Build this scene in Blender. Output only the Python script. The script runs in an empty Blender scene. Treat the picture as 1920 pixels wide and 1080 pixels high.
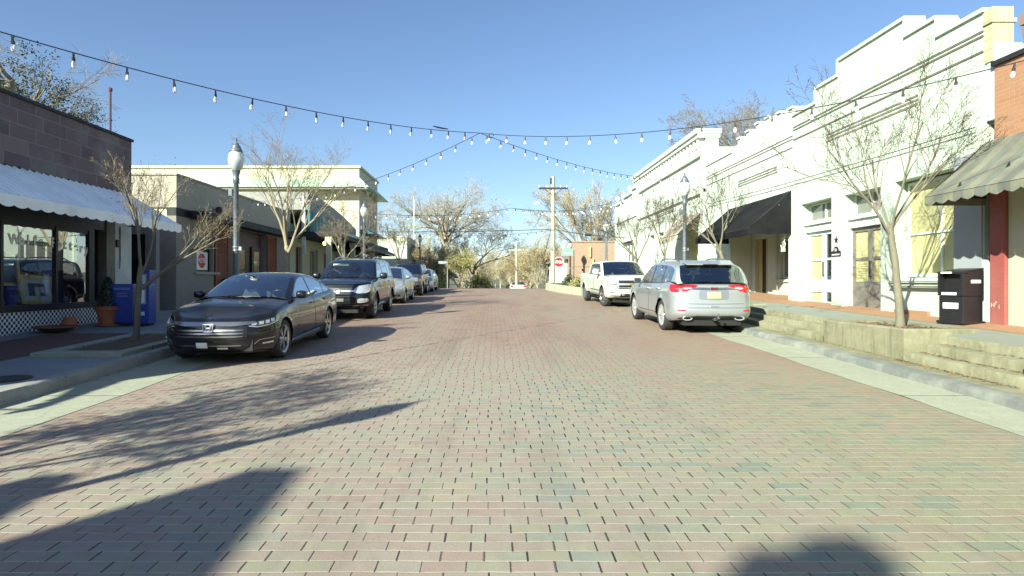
import bpy, bmesh, math, random
from mathutils import Vector, Matrix
sc = bpy.context.scene
COL = sc.collection
R = math.radians

# ------------------------------------------------------------------ camera, sky, sun, exposure
F = 1150.0            # focal length in pixels of a 1920 px wide picture
EYE = 1.65
cam_d = bpy.data.cameras.new("camera")
cam_d.sensor_width = 36.0
cam_d.lens = F / 1920 * 36.0
cam_d.shift_x = (960 - 923) / 1920
cam_d.shift_y = -(540 - 527) / 1920
cam_d.clip_start = 0.05
cam_d.clip_end = 3000
cam = bpy.data.objects.new("camera", cam_d)
COL.objects.link(cam)
cam.location = (0, 0, EYE)
cam.rotation_euler = (R(90), 0, 0)
sc.camera = cam

SUN_EL = R(28)
SUN_AZ = math.atan2(-0.623, -0.782)
world = bpy.data.worlds.new("World")
sc.world = world
world.use_nodes = True
wn = world.node_tree
for n in list(wn.nodes):
    wn.nodes.remove(n)
sky = wn.nodes.new("ShaderNodeTexSky")
sky.sky_type = 'NISHITA'
sky.sun_disc = False
sky.sun_elevation = SUN_EL
sky.sun_rotation = SUN_AZ
sky.air_density = 1.0
sky.dust_density = 0.7
sky.ozone_density = 3.0
bg = wn.nodes.new("ShaderNodeBackground")
bg.inputs['Strength'].default_value = 0.067
wo = wn.nodes.new("ShaderNodeOutputWorld")
tint = wn.nodes.new("ShaderNodeMix")
tint.data_type = 'RGBA'
tint.blend_type = 'MULTIPLY'
tint.inputs[0].default_value = 1.0
tint.inputs[7].default_value = (0.99, 1.035, 1.09, 1)
wn.links.new(sky.outputs[0], tint.inputs[6])
wn.links.new(tint.outputs[2], bg.inputs[0])
wn.links.new(bg.outputs[0], wo.inputs[0])

sun_d = bpy.data.lights.new("sun", 'SUN')
sun_d.energy = 5.0
sun_d.angle = R(0.53)
sun_d.color = (0.97, 1.0, 0.83)
sun = bpy.data.objects.new("sun", sun_d)
COL.objects.link(sun)
tow = Vector((-0.623 * math.cos(SUN_EL), -0.782 * math.cos(SUN_EL), math.sin(SUN_EL)))
sun.rotation_euler = tow.to_track_quat('Z', 'Y').to_euler()
sun.location = (-20, -25, 30)

sc.view_settings.view_transform = 'Standard'
sc.view_settings.look = 'None'
sc.view_settings.exposure = 1.3
sc.view_settings.gamma = 1.0
sc.render.engine = 'CYCLES'
sc.cycles.max_bounces = 8
sc.cycles.transparent_max_bounces = 12
sc.cycles.caustics_reflective = False
sc.cycles.caustics_refractive = False
sc.cycles.use_denoising = True

# ------------------------------------------------------------------ helpers
def lerp(a, b, t):
    return a + (b - a) * t

def interp(tab, x):
    if x <= tab[0][0]:
        return tab[0][1]
    for (x0, y0), (x1, y1) in zip(tab, tab[1:]):
        if x <= x1:
            return y0 + (y1 - y0) * (x - x0) / (x1 - x0)
    return tab[-1][1]

def smooth_interp(tab, x):
    """monotone-ish cubic through the table"""
    n = len(tab)
    if x <= tab[0][0]:
        return tab[0][1]
    if x >= tab[-1][0]:
        return tab[-1][1]
    for i in range(n - 1):
        x0, y0 = tab[i]
        x1, y1 = tab[i + 1]
        if x <= x1:
            def slope(k):
                if k == 0 or k == n - 1:
                    j = 0 if k == 0 else n - 2
                    return (tab[j + 1][1] - tab[j][1]) / (tab[j + 1][0] - tab[j][0])
                a = (tab[k][1] - tab[k - 1][1]) / (tab[k][0] - tab[k - 1][0])
                b = (tab[k + 1][1] - tab[k][1]) / (tab[k + 1][0] - tab[k][0])
                if a * b <= 0:
                    return 0
                return 2 * a * b / (a + b)
            h = x1 - x0
            t = (x - x0) / h
            m0, m1 = slope(i) * h, slope(i + 1) * h
            return ((2 * t**3 - 3 * t**2 + 1) * y0 + (t**3 - 2 * t**2 + t) * m0 +
                    (-2 * t**3 + 3 * t**2) * y1 + (t**3 - t**2) * m1)

class MB:
    """collects geometry for ONE mesh object"""
    def __init__(self):
        self.v = []
        self.f = []
    def vert(self, p):
        self.v.append((p[0], p[1], p[2]))
        return len(self.v) - 1
    def face(self, pts):
        i = len(self.v)
        self.v.extend([(p[0], p[1], p[2]) for p in pts])
        self.f.append(tuple(range(i, i + len(pts))))
    def box(self, x0, x1, y0, y1, z0, z1):
        i = len(self.v)
        self.v += [(x0, y0, z0), (x1, y0, z0), (x1, y1, z0), (x0, y1, z0),
                   (x0, y0, z1), (x1, y0, z1), (x1, y1, z1), (x0, y1, z1)]
        for q in ((0, 3, 2, 1), (4, 5, 6, 7), (0, 1, 5, 4), (1, 2, 6, 5), (2, 3, 7, 6), (3, 0, 4, 7)):
            self.f.append(tuple(i + k for k in q))
        return self
    def hexa(self, p):
        """eight corners: bottom ring then top ring"""
        i = len(self.v)
        self.v += [tuple(q) for q in p]
        for q in ((0, 3, 2, 1), (4, 5, 6, 7), (0, 1, 5, 4), (1, 2, 6, 5), (2, 3, 7, 6), (3, 0, 4, 7)):
            self.f.append(tuple(i + k for k in q))
        return self
    def obox(self, c, ax, half):
        """oriented box: centre, 3 axis vectors, half sizes"""
        p = []
        for z in (-1, 1):
            for x, y in ((-1, -1), (1, -1), (1, 1), (-1, 1)):
                p.append(Vector(c) + ax[0] * (x * half[0]) + ax[1] * (y * half[1]) + ax[2] * (z * half[2]))
        return self.hexa(p)
    def bar(self, a, b, w, h=None):
        a, b = Vector(a), Vector(b)
        d = (b - a)
        L = d.length
        d.normalize()
        up = Vector((0, 0, 1)) if abs(d.z) < 0.95 else Vector((1, 0, 0))
        s = d.cross(up).normalized()
        u = s.cross(d)
        return self.obox((a + b) / 2, (d, s, u), (L / 2, w / 2, (h or w) / 2))
    def grid(self, rows, close=False):
        """rows: list of equal length point lists"""
        i = len(self.v)
        m = len(rows[0])
        for r in rows:
            self.v += [(p[0], p[1], p[2]) for p in r]
        for a in range(len(rows) - 1):
            for b in range(m - 1 + (1 if close else 0)):
                c = (b + 1) % m
                self.f.append((i + a * m + b, i + a * m + c, i + (a + 1) * m + c, i + (a + 1) * m + b))
        return self
    def tube(self, pts, rad, n=6, cap=True):
        pts = [Vector(p) for p in pts]
        if not hasattr(rad, '__len__'):
            rad = [rad] * len(pts)
        i = len(self.v)
        ref = None
        for k, p in enumerate(pts):
            if k == 0:
                d = pts[1] - p
            elif k == len(pts) - 1:
                d = p - pts[k - 1]
            else:
                d = pts[k + 1] - pts[k - 1]
            if d.length < 1e-9:
                d = Vector((0, 0, 1))
            d.normalize()
            if ref is None:
                ref = Vector((1, 0, 0)) if abs(d.x) < 0.8 else Vector((0, 1, 0))
            s = d.cross(ref)
            if s.length < 1e-6:
                s = d.cross(Vector((0, 1, 0.3)))
            s.normalize()
            u = s.cross(d)
            ref = u
            ref = Vector(ref)
            for j in range(n):
                a = 2 * math.pi * j / n
                q = p + (s * math.cos(a) + u * math.sin(a)) * rad[k]
                self.v.append((q.x, q.y, q.z))
            ref = d.cross(s) * -1
        for k in range(len(pts) - 1):
            for j in range(n):
                c = (j + 1) % n
                self.f.append((i + k * n + j, i + k * n + c, i + (k + 1) * n + c, i + (k + 1) * n + j))
        if cap:
            self.f.append(tuple(i + j for j in range(n - 1, -1, -1)))
            e = i + (len(pts) - 1) * n
            self.f.append(tuple(e + j for j in range(n)))
        return self
    def lathe(self, prof, c=(0, 0, 0), axis='z', n=16, cap=True):
        """prof: list of (radius, height)"""
        i = len(self.v)
        for r, h in prof:
            for j in range(n):
                a = 2 * math.pi * j / n
                x, y = r * math.cos(a), r * math.sin(a)
                if axis == 'z':
                    q = (c[0] + x, c[1] + y, c[2] + h)
                elif axis == 'y':
                    q = (c[0] + x, c[1] + h, c[2] + y)
                else:
                    q = (c[0] + h, c[1] + x, c[2] + y)
                self.v.append(q)
        m = len(prof)
        for k in range(m - 1):
            for j in range(n):
                d = (j + 1) % n
                self.f.append((i + k * n + j, i + k * n + d, i + (k + 1) * n + d, i + (k + 1) * n + j))
        if cap and prof[0][0] > 1e-4:
            self.f.append(tuple(i + j for j in range(n - 1, -1, -1)))
        if cap and prof[-1][0] > 1e-4:
            e = i + (m - 1) * n
            self.f.append(tuple(e + j for j in range(n)))
        return self
    def prism(self, poly, thick):
        """poly: list of 3D points (planar), thick: vector"""
        t = Vector(thick)
        a = [Vector(p) for p in poly]
        b = [p + t for p in a]
        n = len(a)
        i = len(self.v)
        self.v += [tuple(p) for p in a] + [tuple(p) for p in b]
        self.f.append(tuple(i + k for k in range(n - 1, -1, -1)))
        self.f.append(tuple(i + n + k for k in range(n)))
        for k in range(n):
            c = (k + 1) % n
            self.f.append((i + k, i + c, i + n + c, i + n + k))
        return self
    def build(self, name, mat, parent=None, smooth=False, loc=None, bevel=0, weld=False, angle=None):
        me = bpy.data.meshes.new(name)
        me.from_pydata(self.v, [], self.f)
        bm = bmesh.new()
        bm.from_mesh(me)
        if weld:
            bmesh.ops.remove_doubles(bm, verts=bm.verts, dist=0.0008)
        bmesh.ops.recalc_face_normals(bm, faces=bm.faces)
        if bevel:
            bmesh.ops.remove_doubles(bm, verts=bm.verts, dist=0.0005)
            ed = [e for e in bm.edges if len(e.link_faces) == 2 and e.calc_face_angle(0) > 0.6]
            bmesh.ops.bevel(bm, geom=ed, offset=bevel, segments=2, profile=0.6, affect='EDGES', clamp_overlap=True)
        if smooth:
            lim = angle if angle else 0.7
            for f in bm.faces:
                f.smooth = True
            for e in bm.edges:
                if len(e.link_faces) == 2 and e.calc_face_angle(0) > lim:
                    e.smooth = False
        bm.to_mesh(me)
        bm.free()
        if mat is not None:
            me.materials.append(mat)
        o = bpy.data.objects.new(name, me)
        COL.objects.link(o)
        if parent is not None:
            o.parent = parent
        if loc is not None:
            o.location = loc
        return o

def tag(o, label, cat, group=None):
    o["label"] = label
    o["category"] = cat
    if group:
        o["group"] = group
    return o

def thing(name, label, cat, loc=(0, 0, 0), rotz=0.0, group=None):
    o = bpy.data.objects.new(name, None)
    o.empty_display_size = 0.2
    COL.objects.link(o)
    o.location = loc
    o.rotation_euler = (0, 0, rotz)
    return tag(o, label, cat, group)

def struct(o, kind="structure"):
    o["kind"] = kind
    return o

def kids(o):
    return [c for c in bpy.data.objects if c.parent == o]

def copy_tree(o, parent=None):
    c = o.copy()
    COL.objects.link(c)
    if parent is not None:
        c.parent = parent
    for ch in kids(o):
        copy_tree(ch, c)
    return c

def text_obj(name, body, size, mat, parent=None, extrude=0.004, align='CENTER', matrix=None, bold=0.0):
    cu = bpy.data.curves.new(name, 'FONT')
    cu.body = body
    cu.size = size
    cu.extrude = extrude
    cu.offset = bold
    cu.align_x = align
    cu.align_y = 'CENTER'
    cu.materials.append(mat)
    tmp = bpy.data.objects.new(name, cu)
    COL.objects.link(tmp)
    bpy.context.view_layer.update()
    me = bpy.data.meshes.new_from_object(tmp.evaluated_get(bpy.context.evaluated_depsgraph_get()))
    me.name = name
    bpy.data.objects.remove(tmp)
    o = bpy.data.objects.new(name, me)
    COL.objects.link(o)
    if parent is not None:
        o.parent = parent
    if matrix is not None:
        o.matrix_local = matrix
    return o

def face_matrix(pos, right, up):
    r = Vector(right).normalized()
    u = Vector(up).normalized()
    n = r.cross(u)
    m = Matrix(((r.x, u.x, n.x, pos[0]), (r.y, u.y, n.y, pos[1]), (r.z, u.z, n.z, pos[2]), (0, 0, 0, 1)))
    return m

# ------------------------------------------------------------------ materials
class NT:
    def __init__(self, name):
        self.m = bpy.data.materials.new(name)
        self.m.use_nodes = True
        self.t = self.m.node_tree
        for n in list(self.t.nodes):
            self.t.nodes.remove(n)
        self.out = self.t.nodes.new("ShaderNodeOutputMaterial")
    def new(self, typ, **kw):
        n = self.t.nodes.new(typ)
        for k, v in kw.items():
            setattr(n, k, v)
        return n
    def set(self, sock, val):
        if hasattr(val, 'is_linked') or isinstance(val, bpy.types.NodeSocket):
            self.t.links.new(val, sock)
        elif val is not None:
            if hasattr(val, '__len__') and len(val) == 3 and sock.type == 'RGBA':
                val = (val[0], val[1], val[2], 1)
            sock.default_value = val
    def math(self, op, a, b=None, c=None, clamp=False):
        n = self.new("ShaderNodeMath", operation=op)
        n.use_clamp = clamp
        self.set(n.inputs[0], a)
        if b is not None:
            self.set(n.inputs[1], b)
        if c is not None:
            self.set(n.inputs[2], c)
        return n.outputs[0]
    def mix(self, fac, a, b, blend='MIX'):
        n = self.new("ShaderNodeMix", data_type='RGBA', blend_type=blend)
        self.set(n.inputs[0], fac)
        self.set(n.inputs[6], a)
        self.set(n.inputs[7], b)
        return n.outputs[2]
    def obj(self):
        return self.new("ShaderNodeTexCoord").outputs['Object']
    def sep(self, v):
        n = self.new("ShaderNodeSeparateXYZ")
        self.set(n.inputs[0], v)
        return n.outputs
    def comb(self, x=0.0, y=0.0, z=0.0):
        n = self.new("ShaderNodeCombineXYZ")
        self.set(n.inputs[0], x)
        self.set(n.inputs[1], y)
        self.set(n.inputs[2], z)
        return n.outputs[0]
    def scale(self, v, s):
        n = self.new("ShaderNodeVectorMath", operation='MULTIPLY')
        self.set(n.inputs[0], v)
        n.inputs[1].default_value = s
        return n.outputs[0]
    def noise(self, v, scale, detail=3, rough=0.55, out=0):
        n = self.new("ShaderNodeTexNoise")
        self.set(n.inputs['Vector'], v)
        n.inputs['Scale'].default_value = scale
        n.inputs['Detail'].default_value = detail
        n.inputs['Roughness'].default_value = rough
        return n.outputs[out]
    def white(self, v):
        n = self.new("ShaderNodeTexWhiteNoise", noise_dimensions='3D')
        self.set(n.inputs['Vector'], v)
        return n.outputs
    def ramp(self, fac, stops, interp='LINEAR'):
        n = self.new("ShaderNodeValToRGB")
        n.color_ramp.interpolation = interp
        el = n.color_ramp.elements
        el[0].position, el[0].color = stops[0][0], tuple(stops[0][1]) + (1,)
        el[1].position, el[1].color = stops[-1][0], tuple(stops[-1][1]) + (1,)
        for p, c in stops[1:-1]:
            e = el.new(p)
            e.color = tuple(c) + (1,)
        self.set(n.inputs[0], fac)
        return n.outputs[0]
    def maprange(self, v, a, b, c=0.0, d=1.0):
        n = self.new("ShaderNodeMapRange")
        self.set(n.inputs[0], v)
        n.inputs[1].default_value = a
        n.inputs[2].default_value = b
        n.inputs[3].default_value = c
        n.inputs[4].default_value = d
        return n.outputs[0]
    def bump(self, h, strength=0.3, dist=0.01):
        n = self.new("ShaderNodeBump")
        n.inputs['Strength'].default_value = strength
        n.inputs['Distance'].default_value = dist
        self.set(n.inputs['Height'], h)
        return n.outputs[0]
    def principled(self, color, rough=0.6, metallic=0.0, normal=None, coat=0.0, spec=None, coat_rough=0.03, emit=None, estr=0.0):
        p = self.new("ShaderNodeBsdfPrincipled")
        self.set(p.inputs['Base Color'], color)
        self.set(p.inputs['Roughness'], rough)
        self.set(p.inputs['Metallic'], metallic)
        if normal is not None:
            self.set(p.inputs['Normal'], normal)
        p.inputs['Coat Weight'].default_value = coat
        p.inputs['Coat Roughness'].default_value = coat_rough
        if spec is not None:
            p.inputs['Specular IOR Level'].default_value = spec
        if emit is not None:
            self.set(p.inputs['Emission Color'], emit)
            p.inputs['Emission Strength'].default_value = estr
        self.t.links.new(p.outputs[0], self.out.inputs[0])
        return p

def simple(name, col, rough=0.6, var=0.12, scale=6.0, metallic=0.0, coat=0.0, bump=0.0, spec=None, bscale=None):
    n = NT(name)
    o = n.obj()
    f = n.noise(o, scale, 4, 0.6)
    dark = tuple(c * (1 - var) for c in col)
    lite = tuple(min(1, c * (1 + var)) for c in col)
    c = n.mix(n.maprange(f, 0.3, 0.7), dark, lite)
    nm = None
    if bump:
        nm = n.bump(n.noise(o, bscale or scale * 4, 4, 0.6), bump, 0.01)
    rr = n.maprange(f, 0.3, 0.7, max(0.02, rough * 0.85), min(1, rough * 1.12))
    n.principled(c, rr, metallic, nm, coat, spec)
    return n.m

def paint(name, col, flake=0.1, metallic=0.6, rough=0.32):
    n = NT(name)
    o = n.obj()
    w = n.noise(o, 900, 1)
    big = n.noise(o, 3, 3)
    c = n.mix(n.maprange(w, 0.3, 0.7), tuple(x * (1 - flake) for x in col), tuple(min(1, x * (1 + flake)) for x in col))
    c = n.mix(n.maprange(big, 0.35, 0.75, 0.0, 0.03), c, (0.30, 0.27, 0.22))
    nm = n.bump(n.noise(o, 2.2, 1), 0.02, 0.02)
    n.principled(c, rough, metallic, nm, 1.0 if col[1] > .05 else 0.85, None if col[1] > .05 else 0.12, 0.03)
    return n.m

def glass_mat(name, tint, gloss_min=0.06, rough=0.01):
    """thin clear pane: tinted see-through plus mirror reflection growing at grazing angles"""
    n = NT(name)
    tr = n.new("ShaderNodeBsdfTransparent")
    tr.inputs[0].default_value = tuple(tint) + (1,)
    gl = n.new("ShaderNodeBsdfGlossy")
    gl.inputs['Roughness'].default_value = rough
    gl.inputs[0].default_value = (0.95, 0.97, 1, 1)
    lw = n.new("ShaderNodeLayerWeight")
    lw.inputs[0].default_value = 0.42
    dirt = n.noise(n.obj(), 2.0, 3)
    fac = n.maprange(lw.outputs['Facing'], 0.0, 1.0, gloss_min, 0.75)
    fac = n.math('ADD', fac, n.maprange(dirt, 0.3, 0.7, -0.015, 0.015), clamp=True)
    ms = n.new("ShaderNodeMixShader")
    n.t.links.new(fac, ms.inputs[0])
    n.t.links.new(tr.outputs[0], ms.inputs[1])
    n.t.links.new(gl.outputs[0], ms.inputs[2])
    n.t.links.new(ms.outputs[0], n.out.inputs[0])
    return n.m

def brick_mat(name, cols, mortar, bw, bh, axis='y', joint=0.06, rough=0.85, bump=0.5, stain=0.25, jitter=0.0, jx=None, dirt=(0.2, 0.18, 0.14)):
    """upright brick or block wall. axis: which horizontal coordinate runs along the wall ('xy' = both summed)"""
    n = NT(name)
    o = n.obj()
    s = n.sep(o)
    if axis == 'x':
        a = s[0]
    elif axis == 'y':
        a = s[1]
    else:
        a = n.math('ADD', s[0], s[1])
    z = n.math('DIVIDE', s[2], bh)
    row = n.math('FLOOR', z)
    rz = n.math('SUBTRACT', z, row)
    off = n.math('MULTIPLY', n.math('MODULO', row, 2.0), 0.5)
    if jitter:
        off = n.math('ADD', off, n.math('MULTIPLY', n.white(n.comb(row, 3.3, 1.1))[0], jitter))
    u = n.math('ADD', n.math('DIVIDE', a, bw), off)
    cu = n.math('FLOOR', u)
    fu = n.math('SUBTRACT', u, cu)
    rnd = n.white(n.comb(cu, row, 0.5))[0]
    st = [(i / max(1, len(cols) - 1), c) for i, c in enumerate(cols)]
    base = n.ramp(rnd, st)
    big = n.noise(o, 0.9, 4, 0.6)
    fine = n.noise(o, 22, 4, 0.65)
    base = n.mix(n.maprange(big, 0.45, 0.75, 0, stain), base, dirt)
    base = n.mix(n.maprange(fine, 0.3, 0.7, 0, 0.22), base, (0.1, 0.09, 0.08))
    jx = jx or joint * bh / bw
    e1 = n.math('MINIMUM', rz, n.math('SUBTRACT', 1.0, rz))
    e2 = n.math('MINIMUM', fu, n.math('SUBTRACT', 1.0, fu))
    j1 = n.maprange(e1, joint * 0.5, joint * 1.0, 1, 0)
    j2 = n.maprange(e2, jx * 0.5, jx * 1.0, 1, 0)
    j = n.math('MAXIMUM', j1, j2)
    c = n.mix(j, base, mortar)
    h = n.math('ADD', n.math('SUBTRACT', 1.0, j), n.math('MULTIPLY', fine, 0.35))
    n.principled(c, rough, 0, n.bump(h, bump, 0.008))
    return n.m

M = {}
def road_brick():
    n = NT("street_brick")
    o = n.obj()
    warp = n.noise(o, 1.3, 2)
    s = n.sep(o)
    Lb, Wb = 0.243, 0.121
    yy = n.math('ADD', s[1], n.math('MULTIPLY', n.math('SUBTRACT', warp, 0.5), 0.05))
    v = n.math('DIVIDE', yy, Wb)
    row = n.math('FLOOR', v)
    fv = n.math('SUBTRACT', v, row)
    off = n.math('ADD', n.math('MULTIPLY', n.math('MODULO', row, 2.0), 0.5),
                 n.math('MULTIPLY', n.white(n.comb(row, 7.7, 2.0))[0], 0.22))
    u = n.math('ADD', n.math('DIVIDE', s[0], Lb), off)
    col = n.math('FLOOR', u)
    fu = n.math('SUBTRACT', u, col)
    wn_ = n.white(n.comb(col, row, 0.0))
    rnd = wn_[0]
    rs = n.sep(wn_[1])
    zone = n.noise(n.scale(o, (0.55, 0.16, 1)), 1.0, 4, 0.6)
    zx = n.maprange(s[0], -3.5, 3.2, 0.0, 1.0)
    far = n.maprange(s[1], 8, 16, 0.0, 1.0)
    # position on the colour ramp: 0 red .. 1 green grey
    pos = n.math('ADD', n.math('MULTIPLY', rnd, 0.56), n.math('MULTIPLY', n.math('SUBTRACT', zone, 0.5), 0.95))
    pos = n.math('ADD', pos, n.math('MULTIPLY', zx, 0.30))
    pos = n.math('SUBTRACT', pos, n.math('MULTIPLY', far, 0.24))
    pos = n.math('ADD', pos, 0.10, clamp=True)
    base = n.ramp(pos, [(0.0, (0.235, 0.130, 0.098)), (0.25, (0.285, 0.185, 0.148)), (0.48, (0.295, 0.222, 0.180)),
                        (0.64, (0.270, 0.238, 0.182)), (0.74, (0.275, 0.240, 0.160)), (0.84, (0.222, 0.230, 0.180)), (0.95, (0.160, 0.187, 0.170))])
    base = n.mix(n.maprange(rs[1], 0.0, 1.0, 0, 0.30), base, (0.25, 0.22, 0.185))
    base = n.mix(n.maprange(rs[2], 0.95, 0.97, 0, 0.45), base, (0.36, 0.27, 0.18))
    base = n.mix(0.10, base, (0.265, 0.218, 0.178))
    fine = n.noise(o, 60, 5, 0.7)
    mid = n.noise(o, 9, 4, 0.6)
    base = n.mix(n.maprange(fine, 0.35, 0.7, 0, 0.28), base, (0.33, 0.33, 0.27))
    base = n.mix(n.maprange(mid, 0.4, 0.8, 0, 0.25), base, (0.17, 0.12, 0.1))
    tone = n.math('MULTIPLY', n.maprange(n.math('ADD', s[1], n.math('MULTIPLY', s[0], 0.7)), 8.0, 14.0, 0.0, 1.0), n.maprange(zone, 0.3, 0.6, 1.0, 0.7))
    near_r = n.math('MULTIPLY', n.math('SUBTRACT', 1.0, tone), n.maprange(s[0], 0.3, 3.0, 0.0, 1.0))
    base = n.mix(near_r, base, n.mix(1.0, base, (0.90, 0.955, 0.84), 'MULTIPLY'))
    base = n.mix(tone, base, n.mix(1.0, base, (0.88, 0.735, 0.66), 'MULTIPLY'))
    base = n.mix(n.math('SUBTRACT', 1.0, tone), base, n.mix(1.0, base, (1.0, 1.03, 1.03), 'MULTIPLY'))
    # joints: open dark head joints, sandy bed joints
    wob = n.math('MULTIPLY', n.math('SUBTRACT', fine, 0.5), 0.035)
    e2 = n.math('ADD', n.math('MINIMUM', fu, n.math('SUBTRACT', 1.0, fu)), wob)
    e1 = n.math('ADD', n.math('MINIMUM', fv, n.math('SUBTRACT', 1.0, fv)), n.math('MULTIPLY', wob, 1.3))
    gate = n.math('MULTIPLY', n.maprange(s[0], 1.0, 4.0, 1.0, 0.28), n.maprange(rs[0], 0.0, 0.5, 0.35, 1.0))
    thr = n.maprange(rs[2], 0, 1, -0.010, 0.010)
    jd = n.math('MULTIPLY', n.maprange(n.math('ADD', e2, thr), 0.012, 0.026, 1, 0), gate)
    jl = n.math('MULTIPLY', n.maprange(e1, 0.025, 0.070, 1, 0), n.maprange(n.noise(o, 5, 2), 0.3, 0.65, 0.30, 1.0))
    spk = n.maprange(n.noise(o, 17, 2), 0.73, 0.76, 0, 1)
    c = n.mix(jl, base, (0.40, 0.37, 0.29))
    oil = n.noise(n.scale(o, (1.1, 0.22, 1)), 1.0, 5, 0.65)
    c = n.mix(n.maprange(oil, 0.52, 0.74, 0, 0.5), c, (0.15, 0.12, 0.095))
    c = n.mix(n.math('MULTIPLY', spk, jl), c, (0.7, 0.66, 0.55))
    c = n.mix(jd, c, (0.028, 0.020, 0.020))
    h = n.math('SUBTRACT', n.math('ADD', 1.0, n.math('MULTIPLY', fine, 0.25)), n.math('ADD', n.math('MULTIPLY', jd, 1.0), n.math('MULTIPLY', jl, 0.45)))
    h = n.math('ADD', h, n.math('MULTIPLY', rnd, 0.35))
    n.principled(c, n.maprange(fine, 0.3, 0.7, 0.55, 0.8), 0, n.bump(h, 0.55, 0.009))
    return n.m

def concrete(name, col, pebble=0.5, stain=0.35, scale=1.0, streak=False, rough=0.9, staincol=(0.16, 0.14, 0.09), joints=0):
    n = NT(name)
    o = n.obj()
    big = n.noise(o, 0.8 * scale, 5, 0.62)
    pe = n.noise(o, 70 * scale, 3, 0.6)
    mid = n.noise(o, 7 * scale, 5, 0.65)
    c = n.mix(n.maprange(pe, 0.3, 0.7, 0, pebble), col, tuple(x * 0.62 for x in col))
    c = n.mix(n.maprange(big, 0.4, 0.7, 0, stain), c, staincol)
    c = n.mix(n.maprange(mid, 0.5, 0.75, 0, stain * 0.8), c, tuple(min(1, x * 1.25) for x in col))
    if joints:
        yy = n.math('DIVIDE', n.math('ADD', n.sep(o)[1], n.math('MULTIPLY', mid, 0.03)), joints)
        fr_ = n.math('ABSOLUTE', n.math('SUBTRACT', n.math('FRACT', yy), 0.5))
        c = n.mix(n.maprange(fr_, 0.003, 0.006, 0.85, 0), c, (0.06, 0.055, 0.045))
        cr = n.math('ABSOLUTE', n.math('SUBTRACT', n.noise(o, 0.55, 4, 0.7), 0.5))
        c = n.mix(n.maprange(cr, 0.0, 0.003, 0.3, 0), c, (0.09, 0.085, 0.07))
    if streak:
        st = n.noise(n.scale(o, (7, 7, 0.8)), 1.0, 4, 0.6)
        c = n.mix(n.maprange(st, 0.5, 0.72, 0, 0.6), c, staincol)
    n.principled(c, rough, 0, n.bump(n.math('ADD', pe, n.math('MULTIPLY', mid, 0.8)), 0.35, 0.006))
    return n.m

def plaster(name, col, streak=0.25, axis='y', brick=0.4, dirtcol=(0.27, 0.29, 0.22)):
    """painted brick wall: faint courses show through the paint"""
    n = NT(name)
    o = n.obj()
    s = n.sep(o)
    a = s[1] if axis == 'y' else s[0]
    z = n.math('DIVIDE', s[2], 0.075)
    row = n.math('FLOOR', z)
    rz = n.math('SUBTRACT', z, row)
    u = n.math('ADD', n.math('DIVIDE', a, 0.22), n.math('MULTIPLY', n.math('MODULO', row, 2.0), 0.5))
    cu = n.math('FLOOR', u)
    fu = n.math('SUBTRACT', u, cu)
    rnd = n.white(n.comb(cu, row, 0.5))[0]
    e1 = n.math('MINIMUM', rz, n.math('SUBTRACT', 1.0, rz))
    e2 = n.math('MINIMUM', fu, n.math('SUBTRACT', 1.0, fu))
    j = n.math('MAXIMUM', n.maprange(e1, 0.03, 0.10, 1, 0), n.maprange(e2, 0.01, 0.035, 1, 0))
    big = n.noise(o, 0.7, 5, 0.6)
    st = n.noise(n.scale(o, (3.5, 3.5, 0.35)), 1.0, 5, 0.65)
    fine = n.noise(o, 30, 3)
    c = n.mix(n.maprange(rnd, 0, 1, 0, 0.10), col, dirtcol)
    c = n.mix(n.maprange(big, 0.42, 0.75, 0, streak), c, dirtcol)
    c = n.mix(n.maprange(st, 0.5, 0.75, 0, streak), c, dirtcol)
    c = n.mix(n.math('MULTIPLY', j, 0.12 * brick), c, (0.25, 0.25, 0.2))
    h = n.math('ADD', n.math('MULTIPLY', n.math('SUBTRACT', 1.0, j), brick), n.math('MULTIPLY', fine, 0.25))
    n.principled(c, 0.75, 0, n.bump(h, 0.3, 0.006))
    return n.m

def stripes(name, cols, axis, width, rough=0.75, dirt=0.3, dirtcol=(0.16, 0.14, 0.11)):
    n = NT(name)
    o = n.obj()
    s = n.sep(o)
    k = n.math('FLOOR', n.math('DIVIDE', s[axis], width))
    m = n.math('MODULO', n.math('ABSOLUTE', k), 2.0)
    c = n.mix(m, cols[0], cols[1])
    c = n.mix(n.maprange(n.noise(o, 2.2, 5, 0.65), 0.4, 0.75, 0, dirt), c, dirtcol)
    n.principled(c, rough, 0, n.bump(n.noise(o, 40, 3), 0.15, 0.005))
    return n.m

def checker(name, size):
    n = NT(name)
    o = n.obj()
    s = n.sep(o)
    a = n.math('FLOOR', n.math('DIVIDE', s[1], size))
    b = n.math('FLOOR', n.math('DIVIDE', s[2], size))
    m = n.math('MODULO', n.math('ABSOLUTE', n.math('ADD', a, b)), 2.0)
    c = n.mix(m, (0.025, 0.027, 0.035), (0.78, 0.80, 0.82))
    c = n.mix(n.maprange(n.noise(o, 4, 4), 0.45, 0.8, 0, 0.25), c, (0.2, 0.2, 0.2))
    n.principled(c, 0.35)
    return n.m

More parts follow.
